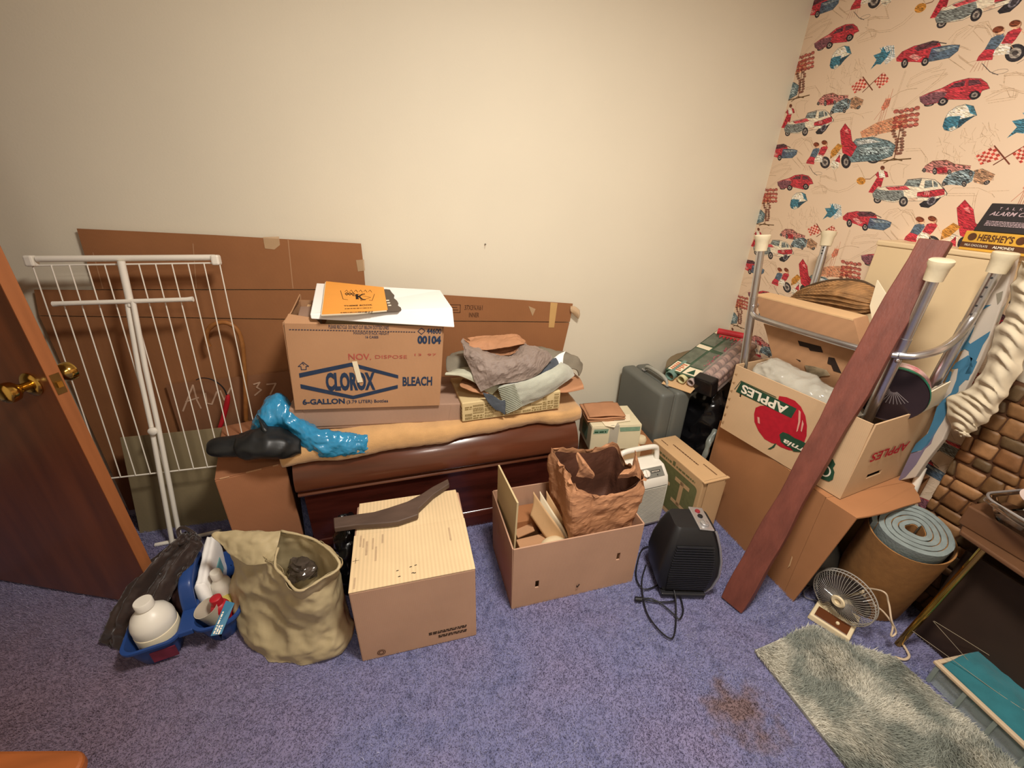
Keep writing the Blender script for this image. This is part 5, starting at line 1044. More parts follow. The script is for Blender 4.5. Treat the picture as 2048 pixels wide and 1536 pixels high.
# blue cleaning caddy
zR = .105
ca_o = at_z(236,1316,zR); ca_r = at_z(478,1236,zR); cw = (ca_r-ca_o); ang = math.atan2(cw.y, cw.x); cL = cw.length
cad = thing('cleaning_caddy', 'navy blue plastic cleaning caddy of bottles on the carpet before the coat', 'caddy', (ca_o.x, ca_o.y, 0), ang)
Mc = Fm(ca_o.x, ca_o.y, 0, ang); BPl = K['blue_plastic']
def lobe(x0, x1, y0, y1, r, z, n=6, inset=0):
    P = []; x0 += inset; x1 -= inset; y0 += inset; y1 -= inset
    for cx_, cy2, a0 in ((x1-r,y0+r,-PI/2),(x1-r,y1-r,0),(x0+r,y1-r,PI/2),(x0+r,y0+r,PI)):
        P += [Vector((cx_+r*math.cos(a0+PI/2*k/(n-1)), cy2+r*math.sin(a0+PI/2*k/(n-1)), z)) for k in range(n)]
    return P
xm = cL*.47; cD_ = .33
def tub(x0, x1, y0, y1, r):
    mb = MB().at(Mc); rings = [lobe(x0,x1,y0,y1,r,.006,6,.022), lobe(x0,x1,y0,y1,r,.0,6,.03)][::-1]+[lobe(x0,x1,y0,y1,r,.05,6,.012), lobe(x0,x1,y0,y1,r,zR-.01,6,.004), lobe(x0,x1,y0,y1,r,zR-.008,6,-.004), lobe(x0,x1,y0,y1,r,zR,6,-.004), lobe(x0,x1,y0,y1,r,zR,6,.004), lobe(x0,x1,y0,y1,r,.05,6,.015), lobe(x0,x1,y0,y1,r,.010,6,.025)]
    n = 24; V = [p for r_ in rings for p in r_]; F = []
    for j in range(len(rings)-1): F += [(j*n+i, j*n+(i+1) % n, (j+1)*n+(i+1) % n, (j+1)*n+i) for i in range(n)]
    F += [tuple(range(n-1,-1,-1)), tuple((len(rings)-1)*n+i for i in range(n))]
    return mb.add(V, F)
tub(0, xm, 0, cD_, .035).obj('tray', BPl, cad, smooth=True); tub(xm+.030, cL, .0, cD_, .05).obj('tray', BPl, cad, smooth=True)
MB().at(Mc).box(xm-.006,xm+.036,.015,cD_-.015,zR-.02,zR+.001).obj('bridge', BPl, cad, bevel=.004)
R = [[Vector((xm+.015+dx_, y, z)) for dx_, z in ((-.016,z0-.016),(.016,z0-.016),(.02,z0),(.014,z0+.014),(-.014,z0+.014),(-.02,z0))] for y, z0 in ((.10,zR-.01),(.115,zR+.04),(.145,zR+.075),(.24,zR+.08),(.285,zR+.06),(.31,zR-.01))]
MB().at(Mc).loft(R, 24, 24).obj('handle', BPl, cad, smooth=True)
mb = MB().at(Mc); mb.slab([Vector((x, .0165-.155*z, z)) for x, z in ((xm*.42,.02),(xm*.86,.02),(xm*.88,.072),(xm*.44,.072))], (0,.004,0)).obj('red_label', mat('faded_red','6E2638',rough=.5,var=.3,vs=30), cad)
def in_c(x, y, z=.012): return Mc @ Vector((x, y, z))
# big white jug
p = in_c(xm*.50, .085); t = thing('bleach_bottle', 'plump white plastic bottle with white cap in the left tray of the blue caddy', 'bottle', p); M = Fm(*p, 0, -.02, -.04)
MB().at(M).lathe([(0,0),(.050,0),(.056,.006),(.057,.05),(.056,.085),(.0575,.09),(.0575,.112),(.056,.122),(.047,.144),(.030,.160),(.020,.166),(.020,.176)], 40).obj('body', K['white_plastic'], t, smooth=True)
MB().at(M).lathe([(.0245,.172),(.0245,.196),(.023,.198),(0,.198)], 30).obj('cap', K['white_plastic'], t, smooth=True)
MB().at(M).lathe([(.0583,.030),(.0585,.031),(.0585,.083),(.0583,.084)], 40).obj('label_band', K['cream_paper'], t, smooth=True)
mb = MB().at(M)
for k in range(10): a = -2.2+.12*k; mb.slab([(.0592*math.cos(a), .0592*math.sin(a), .05+.004*(k % 3)), (.0592*math.cos(a+.07), .0592*math.sin(a+.07), .05+.004*(k % 3)), (.0592*math.cos(a+.07), .0592*math.sin(a+.07), .056+.004*(k % 2)), (.0592*math.cos(a), .0592*math.sin(a), .056+.004*(k % 2))], (0,0,.0005))
mb.obj('print', K['inkfaint'], t)
def bottle(name, label, pos, prof, capp, mb_, mc, tilt=(0,0)):
    t = thing(name, label, 'bottle', pos); M = Fm(*pos, 0, *tilt); MB().at(M).lathe(prof, 28).obj('body', mb_, t, smooth=True); MB().at(M).lathe(capp, 24).obj('cap', mc, t, smooth=True); return t
bottle('spray_bottle', 'white bottle with white cap behind the red topped bottle in the caddy', (lambda q: Vector((q.x, q.y, .012)))(at_z(457,1190,.06)), [(0,0),(.030,0),(.032,.004),(.032,.10),(.027,.125),(.016,.14),(.014,.15)], [(.017,.148),(.017,.175),(.015,.178),(0,.178)], K['white_plastic'], K['white_plastic'], (.05,-.05))
bottle('red_bottle', 'red bottle with a red cap in the right tray of the caddy', (lambda q: Vector((q.x, q.y, .012)))(at_z(449,1226,.06)), [(0,0),(.026,0),(.028,.004),(.028,.085),(.022,.10),(.013,.107)], [(.017,.105),(.017,.130),(.013,.133),(0,.133)], K['red'], K['red'], (.03,-.05))
t = thing('sponge_packet', 'white and teal packet standing along the left side of the caddy right tray', 'packet', in_c(xm+.06,.20)); M = Fm(*in_c(xm+.052,.13), ang-.05, 0, 0)
R = [[Vector((dx_, y, z)) for dx_, z in ((-.014,.01),(.018,.01),(.022,.06),(.018,.150+y*.12),(.0,.158+y*.12),(-.014,.150+y*.12),(-.018,.06))] for y in (0,.02,.10,.18,.20)]
MB().at(M).loft(R, 28, 20).noise(.003, 40, 3, False).obj('wrap', K['white_paper'], t, smooth='all')
MB().at(M).box(-.0215,.0235,.03,.16,.05,.118).obj('teal_band', mat('teal_print','6FA6A8',rough=.3), t, bevel=.006); MB().at(M).box(-.022,.024,.06,.064,.05,.1185).obj('dark_stripe', K['inkblack'], t)
mb = MB().loft([[in_c(xm+.105+.03*k*math.cos(a), .125+.045*k*math.sin(a), z) for a in [2*PI*i/10 for i in range(10)]] for z, k in ((.015,.9),(.06,1.1),(.085,.9),(.10,.4))], 36, 20).noise(.008, 22, 3); single('dust_cloth', mb, mat('yellow_cloth','CDBB62',rough=.9,var=.1,vs=20), 'crumpled yellow cloth in the middle of the caddy right tray', 'cloth', smooth='all')
mb = MB().at(Fm(*in_c(xm+.088,.078,.034), 0, .12, -.22)).lathe([(0,0),(.026,0),(.034,.085),(.036,.09),(.0345,.09),(.026,.006),(0,.006)], 32); single('plastic_cup', mb, mat('frosted','CFC6B2',rough=.3,var=.04,alpha=.85), 'frosted plastic cup in the front of the caddy right tray', 'cup', smooth=True)
t = thing('packet_card', 'blue printed card packet slanting at the right front of the caddy', 'packet', in_c(cL-.045,.06)); q_ = [at_z(421,1272,.105), at_z(443,1268,.100), at_z(469,1206,.140), at_z(452,1201,.145)]
nn = (q_[1]-q_[0]).cross(q_[3]-q_[0]).normalized(); MB().slab(q_, nn*-.005).obj('card', mat('steel_blue','3F7A9A',rough=.4), t)
M = frame(q_[0]+nn*.0004, q_[3]-q_[0], q_[1]-q_[0]); M = Matrix((((q_[3]-q_[0]).normalized()), nn.cross((q_[3]-q_[0]).normalized()), nn)).transposed().to_4x4(); M.translation = q_[0]+nn*.0004
if (M.inverted() @ q_[1]).y < 0: M = M @ Matrix.Scale(-1, 4, (0,1,0))
mb = MB().at(M); L_ = (q_[3]-q_[0]).length; w_ = (q_[1]-q_[0]).length; scrib(mb, L_*.06, w_*.15, L_*.62, w_*.7, 3, 9, .0016); mb.obj('print', K['inkwhite'], t)

# ================================================================== right side: cartons, walker, plank
# ---- big brown carton, its near end open with flaps splayed
big = thing('big_carton', 'big red brown carton with splayed flaps under the apple carton', 'carton', (1.60, 1.02, 0))
cr_ = K['card_red']
A_ = at_z(1433,1043,0); A0 = Vector((1.350,1.33,0)); Bq = at_z(1585,1204,0); T1 = Vector((1.345,.695,.472)); T0 = Vector((1.352,1.33,.466))
MB().slab([A0, Vector((1.342,.80,0)), Vector((1.342,.80,.467)), T0], (.005,0,0)).obj('side_wall', cr_, big)
MB().slab([Vector((1.342,.799,0)), Bq, T1, Vector((1.342,.799,.467))], (.005,0,0)).obj('side_flap', cr_, big)
MB().slab([T0, Vector((1.342,.80,.467)), Vector((1.835,.80,.467)), Vector((1.835,1.33,.466))], (0,0,-.005)).obj('top_panel', cr_, big)
tfl = [Vector((1.343,.799,.467)), Vector((1.352,.70,.466)), *[at_z(x, y, z) for x, y, z in ((1740,1032,.468),(1775,1024,.466),(1810,1012,.464),(1842,1003,.462),(1838,990,.462),(1828,975,.463))], Vector((1.80,.799,.467))]
MB().slab(tfl, (0,0,-.005)).obj('top_flap', cr_, big)
MB().slab([Vector((1.83,1.33,0)), Vector((1.83,.80,0)), Vector((1.83,.80,.466)), Vector((1.83,1.33,.466))], (.005,0,0)).obj('side_wall', cr_, big)
MB().slab([Vector((1.352,1.325,0)), Vector((1.83,1.325,0)), Vector((1.83,1.325,.465)), Vector((1.352,1.325,.465))], (0,.005,0)).obj('back_wall', cr_, big)
MB().slab([Vector((1.35,1.325,.001)), Vector((1.83,1.325,.001)), Vector((1.83,.8,.001)), Vector((1.35,.8,.001))], (0,0,.004)).obj('base', cr_, big)
MB().slab([at_x(x, y, 1.3395) for x, y in ((1575,1136),(1579,1128),(1584,1112),(1585,1116),(1580,1132))], (-.0006,0,0)).obj('scratch', K['card_tan'], part_of(big, 'side_flap'))
mb = MB().lathe([(0,0),(.085,.002),(.10,.02),(.105,.09),(.09,.15),(.06,.18),(0,.19)], 32, Fm(1.50,.87,.006)); single('grey_jug', mb, mat('dark_grey_plastic','5A5853',rough=.5), 'rounded grey container inside the open end of the big carton', 'container', smooth=True)

# ---- apple carton
aq = (1.307, 1.276, .470, math.radians(-81.6), .501, .400, .294)
sag = lambda X: 0
ap, F_ = open_carton('apple_carton', 'open apple carton upside down with a red apple and green banner printed on it', aq, K['card_apple'], th=.005, flare=.006,
    holes=((0,.047,.170,.009,.034),(1,.105,.055,.085,.018)))
ex = F_.to_3x3() @ Vector((1,0,0)); FM = frame(F_ @ Vector((0,-.0008,0)), ex, F_.to_3x3() @ Vector((0,-.006,.294)))
def a2(x, y): # photo pixel on the long face -> face coordinates
    q = FM.inverted() @ at_p(x, y, FM.translation, FM.col[2].to_3d()); return (q.x, q.y)
Z8 = lambda x, y: a2(1400+x*648/1605, 440+y*620/1536)
mb = MB().at(FM); put_poly(mb, [Z8(*p) for p in ((205,800),(480,935),(452,982),(178,850))], .0006); aw = part_of(ap, 'front_wall'); mb.obj('green_banner', K['inkgreen'], aw)
mb = MB().at(FM); put_line(mb, [Z8(172,838), Z8(204,797), Z8(378,878)], .0025, .0007); put_line(mb, [Z8(186,850), Z8(208,808)], .002, .001); mb.obj('print', K['inkgreen'], ap)
e1 = Vector(Z8(470,938))-Vector(Z8(205,808)); bM = FM @ Matrix.Translation((*Z8(186,850),.0012)) @ Matrix.Rotation(math.atan2(e1.y, e1.x), 4, 'Z')
mb = MB().at(bM); put_text(mb, 'APPLES', .014, .004, e1.length-.03, (Vector(Z8(205,800))-Vector(Z8(178,850))).length*.72, .0004, bold=.03, rot180=True); mb.objs('lettering', K['inkwhite'], aw)
apP = [(392,872),(430,878),(470,895),(500,925),(522,970),(530,1020),(528,1070),(510,1120),(480,1145),(440,1140),(400,1125),(378,1110),(355,1105),(320,1085),(290,1045),(270,1000),(268,960),(276,930),(300,920),(380,920)]
mb = MB().at(FM); put_poly(mb, [Z8(*p) for p in apP], .0003); mb.obj('printed_apple', K['inkapple'], aw)
mb = MB().at(FM); put_poly(mb, [Z8(*p) for p in ((372,1108),(380,1105),(370,1125),(350,1136),(336,1134),(358,1122))], .0014); mb.obj('printed_stem', K['inkgreen'], aw)
mb = MB().at(FM)
for P in ([(285,975),(296,978),(298,1010),(288,1005)],[(490,940),(500,950),(498,1000),(485,1045),(478,1050),(488,1000)],[(508,990),(515,1010),(505,1050),(500,1045)]): put_poly(mb, [Z8(*p) for p in P], .0014)
mb.obj('print', mat('ink_pinkish','D9A08E',rough=.6), ap)
mb = MB().at(FM); put_poly(mb, [Z8(*p) for p in ((395,1062),(412,1050),(440,1060),(470,1080),(500,1092),(530,1108),(560,1128),(575,1150),(560,1165),(530,1158),(500,1148),(465,1146),(452,1130),(425,1118),(402,1098))], .0016); put_poly(mb, [Z8(*p) for p in ((640,1180),(660,1185),(672,1210),(660,1228),(668,1250),(660,1285),(640,1295),(610,1285),(575,1270),(560,1240),(590,1190))], .0016); mb.obj('print', K['inkgreen'], ap)
e2 = Vector(Z8(560,1150))-Vector(Z8(405,1075)); mb = MB().at(FM @ Matrix.Translation((*Z8(412,1108),.002)) @ Matrix.Rotation(math.atan2(e2.y, e2.x), 4, 'Z')); put_text(mb, 'fornia', 0, .0, e2.length*.98, .022, .0004, bold=.02, shear=.3, rot180=True); mb.objs('lettering', K['inkwhite'], aw)
c_ = Z8(622,1242); mb = MB().at(FM)
for k in range(14):
    a = -2.6+.36*k
    if k < 13: put_poly(mb, [(c_[0]+.018*math.cos(a), c_[1]+.022*math.sin(a)), (c_[0]+.018*math.cos(a+.36), c_[1]+.022*math.sin(a+.36)), (c_[0]+.013*math.cos(a+.36), c_[1]+.017*math.sin(a+.36)), (c_[0]+.013*math.cos(a), c_[1]+.017*math.sin(a))], .0022)
mb.obj('print', K['inkwhite'], ap)
EM = frame(F_ @ Vector((.501,0,0))+ex*.0068, F_.to_3x3() @ Vector((0,1,0)), (0,0,1)); eI = EM.inverted()
def a3(x, y): q = eI @ at_p(1400+x*648/1605, 440+y*620/1536, EM.translation, EM.col[2].to_3d()); return (q.x, q.y)
e3 = Vector(a3(1020,1135))-Vector(a3(835,1200)); mb = MB().at(EM @ Matrix.Translation((*a3(835,1202),.0006)) @ Matrix.Rotation(math.atan2(e3.y, e3.x), 4, 'Z')); put_text(mb, 'APPLES', 0, 0, e3.length, .036, .0006, bold=.02, rot180=True); mb.objs('lettering', K['inkapple'], part_of(ap, 'side_wall'))
mb = MB().at(F_)
for k in range(7): mb.slab([(.004,-.0065,.035+.037*k),(.014,-.0065,.03+.037*k),(.016,-.0065,.040+.037*k)], (0,.0006,0))
mb.obj('stitching', K['card_in'], ap)

# contents of the apple carton
def inA(x, y, z): return F_ @ Vector((x, y, z))
R = []
for k, (x, y, z, ry, rz) in enumerate(((.03,.085,.285,.02,.02),(.07,.085,.292,.06,.045),(.14,.09,.285,.07,.05),(.22,.085,.278,.072,.05),(.30,.085,.27,.07,.05),(.37,.085,.26,.055,.04),(.42,.085,.255,.02,.02))):
    R.append([inA(x+.012*math.sin(a), y+ry*math.cos(a), z+rz*math.sin(a)) for a in [2*PI*i/10 for i in range(10)]])
single('clear_bag', MB().loft(R, 70, 70).noise(.010, 8, 2).noise(.004, 20, 4), mat('clear_film_bag', 'D2CDBE', rough=.13, var=.15, vs=9, bump=.3, bs=22, trans=.2, spec=.9, alpha=.72), 'puffy clear plastic bag along the front of the apple carton', 'bag', smooth=True)
mb = MB().at(F_).box(.02,.48,.16,.38,.01,.16); single('folded_clothes', mb, mat('dark_fill','4A3C34',rough=.9,var=.3), 'dark folded stuff at the bottom of the apple carton', 'clothes', bevel=.01)
# tilted carton lid
Lx = 1.475
pl = lambda x, y: at_p(1480+x*300/1920, 560+y*240/1536, Vector((1.50,1.1,.80)), Vector((-1,-.12,-.08)))
ld_ = thing('shallow_carton', 'tilted shallow carton lid with torn tape holes standing inside the walker', 'carton', inA(.2,.2,.2))
MB().slab([pl(300,560), pl(1560,930), pl(1300,1560), pl(450,1120), pl(330,650)], (.006,0,0)).obj('panel', K['card'], ld_)
off = Vector((-.045,-.004,0)); pf = lambda x, y: at_p(1480+x*300/1920, 560+y*240/1536, Vector((1.435,1.1,.9)), Vector((-1,-.12,-.10)))
f1_, f2_, f3_, f4_ = pf(178,185), pf(1455,505), pf(1545,850), pf(262,470)
MB().slab([f1_, f2_, f3_, f4_], (.005,0,0)).obj('front_lip', K['card'], ld_)
g1, g2 = f1_+Vector((.085,.008,.003)), f2_+Vector((.085,.02,.003))
MB().slab([f1_, f2_, g2, g1], (0,0,-.005)).obj('top_edge', K['card_tan'], ld_)
MB().slab([f2_, f3_, f3_+Vector((.075,.0,-.01)), g2], (0,.004,0)).obj('end_wall', K['card'], ld_)
mb_ = [((742,775),(1035,850),(1065,930),(900,905),(880,870),(765,840)),((1135,985),(1210,1000),(1300,1195),(1200,1165),(1170,1090),(1120,1070)),((720,1010),(775,1030),(775,1050))]
for P in mb_: MB().slab([pl(*p)+Vector((-.0012,0,0)) for p in P], (.0008,0,0)).obj('torn_hole', mat('dark_gap','2A1B12',rough=.9), ld_)
P = [pl(*p)+Vector((-.004,0,0)) for p in ((840,1090),(960,1110),(1110,1150),(1160,1220),(1060,1230),(960,1260),(880,1220))]; MB().slab(P, (.002,0,0)).noise(.003,60,2).obj('torn_tape', mat('dull_tape','9A8A70',rough=.3,var=.4,vs=40), ld_)
for P in ([(1660,330),(1755,0),(1890,215),(1700,570)],): MB().slab([at_x(1480+x*300/1920, 560+y*240/1536, 1.515) for x, y in P], (.004,0,0)).obj('end_flap', K['cream_paper'], ld_)
# straw hat behind the lid
hat = thing('straw_hat', 'brown woven straw hat standing on edge behind the tilted carton lid', 'hat', (1.60, 1.07, .95))
straw = mat('straw', 'A67A4C', rough=.75, var=.3, vs=30, bump=.8, bs=110, wave=(70,.5,'Z'))
def hp_(x, y, X): return at_x(1480+x*300/1920, 560+y*240/1536, X)
rows = [[hp_(620,250,1.57),hp_(900,330,1.57),hp_(1200,400,1.57),hp_(1500,450,1.57),hp_(1700,420,1.57)],[hp_(690,190,1.60),hp_(940,180,1.56),hp_(1220,190,1.55),hp_(1520,260,1.56),hp_(1700,300,1.58)],[hp_(760,130,1.62),hp_(1000,60,1.60),hp_(1240,30,1.59),hp_(1540,50,1.60),hp_(1720,130,1.62)],[hp_(780,118,1.64),hp_(1010,40,1.63),hp_(1250,4,1.63),hp_(1540,20,1.63),hp_(1735,110,1.64)]]
MB().sheet(rows, 50, 40).noise(.003, 16, 3, False).obj('brim', straw, hat, smooth='all', thick=.004)
MB().tube(smooth_path([p+Vector((0,0,.002)) for p in rows[3]], 40), .0045, 8).obj('bound_edge', mat('straw_dark','4E3A26',rough=.8), hat, smooth=True)
for k in range(7):
    f = (k+.7)/7.5*2.0; j = int(f); u_ = f-j; P = [a.lerp(b, u_)+Vector((-.004,0,0)) for a, b in zip(rows[j], rows[j+1])]; MB().tube(smooth_path(P, 40), .0028, 6).obj('woven_band', straw, hat, smooth=True)
# tin with a floral lid
tin = thing('round_tin', 'dark round tin with a pink flowered lid edge in the apple carton', 'tin', inA(.40,.20,.17))
tc_ = at_x(1783,790,1.53); tdir = Vector((-.84,-.52,-.02)).normalized(); TM = frame(tc_, tdir.cross(Vector((0,0,1))), Vector((0,0,1)) - tdir*tdir.z)
TM2 = Matrix((TM.col[0].to_3d(), tdir.cross(TM.col[0].to_3d()), tdir)).transposed().to_4x4(); TM2.translation = tc_
MB().at(TM2).lathe([(0,.0),(.088,.0),(.09,.003),(.09,-.012)][::-1], 48).obj('face', mat('tin_dark','2E2224',rough=.25,var=.2), tin, smooth=True)
MB().at(TM2).lathe([(.0915,-.022),(.0925,-.02),(.0925,-.006),(.0915,-.004)], 48).obj('green_rim', mat('tin_green','1E6B50',rough=.25), tin, smooth=True)
MB().at(TM2).lathe([(.088,-.075),(.0915,-.073),(.0915,-.022)], 48).obj('flower_band', mat('tin_flowers','C24A66',rough=.25,var=.5,vs=28,col2='E8DFD8'), tin, smooth=True)
mb = MB().at(TM2)
for k in range(14): a = .2+.18*k; mb.tube([(0.01*math.cos(a),.01*math.sin(a)-.02,.001),(.055*math.cos(a),.045*math.sin(a)-.015,.001)], .0012, 5)
mb.obj('print', mat('tin_grey','7A7072',rough=.3), tin)
for k in range(7):
    a = at_x(1822+7*k, 808-4.2*k, 1.60); b = at_x(1858+7.2*k, 772-1.5*k, 1.66)
    M = frame(a, b-a, (0,1,.2)); mb = MB().at(M).box(-.03,(b-a).length,-.001,.0024,-.10,.0)
    single('magazine', mb, mat(('mag_cream','mag_grey','mag_drab')[k % 3], ('D8CBB0','8F8678','6E6250')[k % 3], rough=.5), ['cream','grey','drab','pale cream','mid grey','brownish','outermost cream'][k]+' thin magazine standing at the right end of the apple carton', 'magazine', 'magazines at the right end of the apple carton')

# ---- upturned walker
wk = thing('walker', 'aluminium walking frame upside down in the apple carton with cream rubber tips up', 'walker', (1.5, 1.1, .50)); AL = K['alu']
legs = (((1525,478),(1486,737),1.335,1.36,.0155), ((1657,470),(1628,570),1.70,1.68,.015), ((1880,530),(1733,840),1.43,1.475,.0165), ((2008,515),(1850,800),1.655,1.66,.0165))
for k, ((x, y), (x2, y2), X, X2, r) in enumerate(legs):
    a, b = at_x(x, y, X), at_x(x2, y2, X2); d_ = (b-a).normalized(); e_ = b + d_*((b.z-.50)/max(.2, -d_.z) if k != 3 else .02)
    mid = a + (b-a)*(.42)
    o = MB().tube([a-d_*.0, mid], r-.0018, 16).obj('leg', AL, wk, smooth=True)
    MB().tube([mid, e_], r, 16).obj('leg', AL, wk, smooth=True)
    mb = MB()
    for j in range(6):
        p = a.lerp(mid, .15+.14*j); tow = (C0-p).normalized(); side = Vector((-.9,-.3,.0)).normalized(); mb.tube([p+side*(r-.003), p+side*(r-.0012)], .0032, 10)
    if k in (1, 3): mb.obj('adjusting_holes', mat('dark_hole','2C2C2C',rough=.8), o)['kind'] = 'stuff'
    M = frame(a, Vector((0,1,0)).cross(-d_), Vector((0,1,0))); M = Matrix((M.col[0].to_3d(), (-d_).cross(M.col[0].to_3d()), -d_)).transposed().to_4x4(); M.translation = a
    MB().at(M).lathe([(r+.001,-.042),(r+.005,-.042),(r+.008,-.006),(r+.0115,.002),(r+.0115,.012),(r+.008,.015),(0,.015)], 28).obj('rubber_tip', K['rubber'], o, smooth=True)
b1 = at_x(1508,622,1.335); b3 = at_x(1796,712,1.44)
MB().tube(smooth_path([Vector((1.69,1.375,1.0)), Vector((1.45,1.345,.99)), at_x(1504,612,1.375), at_x(1508,630,1.34), at_x(1530,640,1.345), at_x(1620,668,1.37), at_x(1720,697,1.40), b3], 60), .0105, 14).obj('brace', AL, wk, smooth=True)
MB().tube(smooth_path([b3+Vector((.005,0,0)), at_x(1830,712,1.465), at_x(1878,700,1.52), at_x(1915,675,1.60), at_x(1938,645,1.645), at_x(1950,625,1.655)], 40), .0115, 14).obj('brace', AL, wk, smooth=True)
for x, y, X in ((1794,722,1.425),(1507,612,1.325)): MB().lathe([(0,-.004),(.006,-.003),(.006,.002),(.003,.006),(0,.006)], 16, Matrix.Translation(at_x(x,y,X)) @ Matrix.Rotation(-PI/2, 4, 'Y')).obj('rivet', AL, wk, smooth=True)

# ---- red stained plank
pa = at_z(1466,1208,.002); pb = at_x(1872,482,1.50)
d_ = (pb-pa).normalized(); sd = Vector((.35,-1,0)); sd = (sd - d_*sd.dot(d_)).normalized(); up2 = sd.cross(d_); PM = Matrix((d_, sd, up2)).transposed().to_4x4(); PM.translation = pa
if up2.x > 0: up2 = -up2
L_ = (pb-pa).length
mb = MB(); n = 24; V = []
for k in range(n):
    t_ = k/(n-1); c = pa+d_*(L_*t_); ww = .040+.003*math.sin(t_*11)+.002*math.sin(t_*31); hh = .019+.0015*math.sin(t_*17)
    V += [c-sd*ww-up2*hh, c+sd*ww-up2*hh, c+sd*ww+up2*hh, c-sd*ww+up2*hh]
F = [(4*k+i, 4*k+(i+1) % 4, 4*k+4+(i+1) % 4, 4*k+4+i) for k in range(n-1) for i in range(4)]+[(3,2,1,0),(4*n-4,4*n-3,4*n-2,4*n-1)]
mb.add(V, F); mb.v = [v + Vector((0,0,max(0, .002-v.z))) for v in mb.v]
single('wooden_plank', mb, K['plank'], 'long red stained rough wooden plank leaning against the walker', 'plank', bevel=.003)

# ---- cabinet, boxes on it
cb = thing('cabinet', 'narrow cream cabinet against the wallpapered wall behind the walker', 'cabinet', (1.79, 1.03, 0)); cmt = mat('cream_laminate', 'DCC39A', rough=.5, var=.03)
MB().box(1.742,1.838,.84,1.222,0,1.232).obj('carcass', cmt, cb, bevel=.003); MB().box(1.738,1.840,.838,1.226,1.232,1.25).obj('top', cmt, cb, bevel=.004)
hb = thing('candy_box', 'flat yellow and brown chocolate bar box lying along the cream cabinet top', 'box', (1.77, .93, 1.25))
p0, p1 = at_z(1913,497,1.252), at_z(2036,507,1.252); p0 = Vector((1.752,p0.y,1.2505)); p1 = Vector((1.752,p0.y-.20,1.2505))
HM = frame(p0, p1-p0, (0,0,1))
MB().at(HM).box(0,.20,0,.056,-.05,0).obj('body', mat('candy_yellow','D9A63E',rough=.4), hb, bevel=.0015)
mb = MB().at(HM); put_poly(mb, [(0,.008),(.2,.008),(.2,.024),(0,.024)]); mb.obj('brown_band', K['inkdk'], hb)
mb = MB().at(HM); put_text(mb, "HERSHEY'S", .037, .030, .085, .020, .0008, bold=.03); mb.objs('lettering', K['inkdk'], hb)
for x in (.022,.138): MB().at(HM @ Matrix.Translation((x,.040,.0006))).lathe([(0,.0),(.011,0),(.011,.0004),(0,.0004)], 20).obj('seal', K['inkdk'], hb)
mb = MB().at(HM); put_text(mb, 'MILK CHOCOLATE', .012, .0125, .058, .0065, .0012); put_text(mb, 'ALMONDS', .082, .0125, .05, .0075, .0012, bold=.03); mb.objs('lettering', K['inkwhite'], hb)
ab = thing('clock_box', 'black alarm clock box with small white lettering on the yellow candy box', 'box', (1.78, .90, 1.307))
q0 = p0+Vector((.006,-.012,.057)); AM = frame(q0, Vector((0,-1,0)), Vector((.35,0,1)))
MB().at(AM).box(0,.19,0,.085,-.045,0).obj('body', mat('box_black','2C2829',rough=.4), ab, bevel=.003)
mb = MB().at(AM)
for k, ch in enumerate('TALKING'): put_text(mb, ch, .028+.0155*k, .066, .006, .007, .0006)
put_text(mb, 'ALARM CLOCK', .014, .048, .13, .012, .0006, shear=.25, bold=.01); mb.objs('lettering', mat('ink_pale_pink','C2A7AB',rough=.6), ab)
mb = MB().at(AM); scrib(mb, .018, .018, .12, .016, 4, 3, gap=.55); mb.obj('print', mat('ink_pale_pink','C2A7AB'), ab)

# ---- ironing board standing on end
ib = thing('ironing_board', 'ironing board on end with blue leaf cover and cream gathered edge', 'ironing board', (1.70, .77, 0))
XI = 1.700; fab = mat('board_grey_white', 'B9AEA0', rough=.8, var=.06)
Pb = [(1998,512),(1985,560),(1960,620),(1930,690),(1895,765),(1862,850),(1830,910),(1795,962),(1830,955),(1850,925),(1885,880),(1925,790),(1960,720),(1985,660),(2010,590),(2030,515)]
ibp = [at_x(x, y, XI) for x, y in Pb]
MB().slab(ibp, (.022,0,0)).obj('board', fab, ib, bevel=.003)
mb = MB(); ZB = lambda x, y: at_x(1820+x*228/1251, 480+y*280/1536, XI-.0012)
blue = mat('leaf_blue', '3B6E8A', rough=.8)
for P in ([(770,722),(890,710),(740,800)],[(722,835),(735,850),(690,1000),(640,1120),(660,1140),(880,1000),(860,1060),(800,1150),(740,1290),(690,1400),(640,1536),(520,1536),(540,1440),(600,1380),(650,1280),(645,1220),(600,1195),(510,1250),(560,1170),(640,1000)]): mb = MB(); mb.slab([ZB(*p) for p in P], (.0006,0,0)).obj('printed_leaf', blue, ib)
Z5 = lambda x, y: at_x(1720+x*328/1260, 700+y*400/1536, XI-.0012)
for P in ([(830,40),(900,90),(860,180),(800,240),(760,280),(755,320),(700,370),(660,400),(670,470),(640,540),(600,600),(560,670),(520,730),(470,770),(390,790),(430,720),(520,640),(560,540),(590,440),(640,380),(700,330),(740,230),(755,140),(700,150),(735,100)],[(690,160),(705,170),(690,230),(640,300),(600,350),(640,280)]): MB().slab([Z5(*p) for p in P], (.0006,0,0)).obj('printed_leaf', blue, ib)
MB().slab([Z5(*p) for p in ((470,775),(585,610),(545,720),(500,760),(430,880),(350,975),(290,1010),(330,920),(390,795))], (.0006,0,0)).obj('printed_leaf', mat('leaf_plum','6F6478',rough=.8), ib)
for P in ([(945,590),(1020,560),(1000,660),(960,710)],[(940,920),(1000,760),(1050,690),(1030,760),(980,880)]): MB().slab([ZB(*p) for p in P], (.0006,0,0)).obj('printed_leaf', K['drab'], ib)
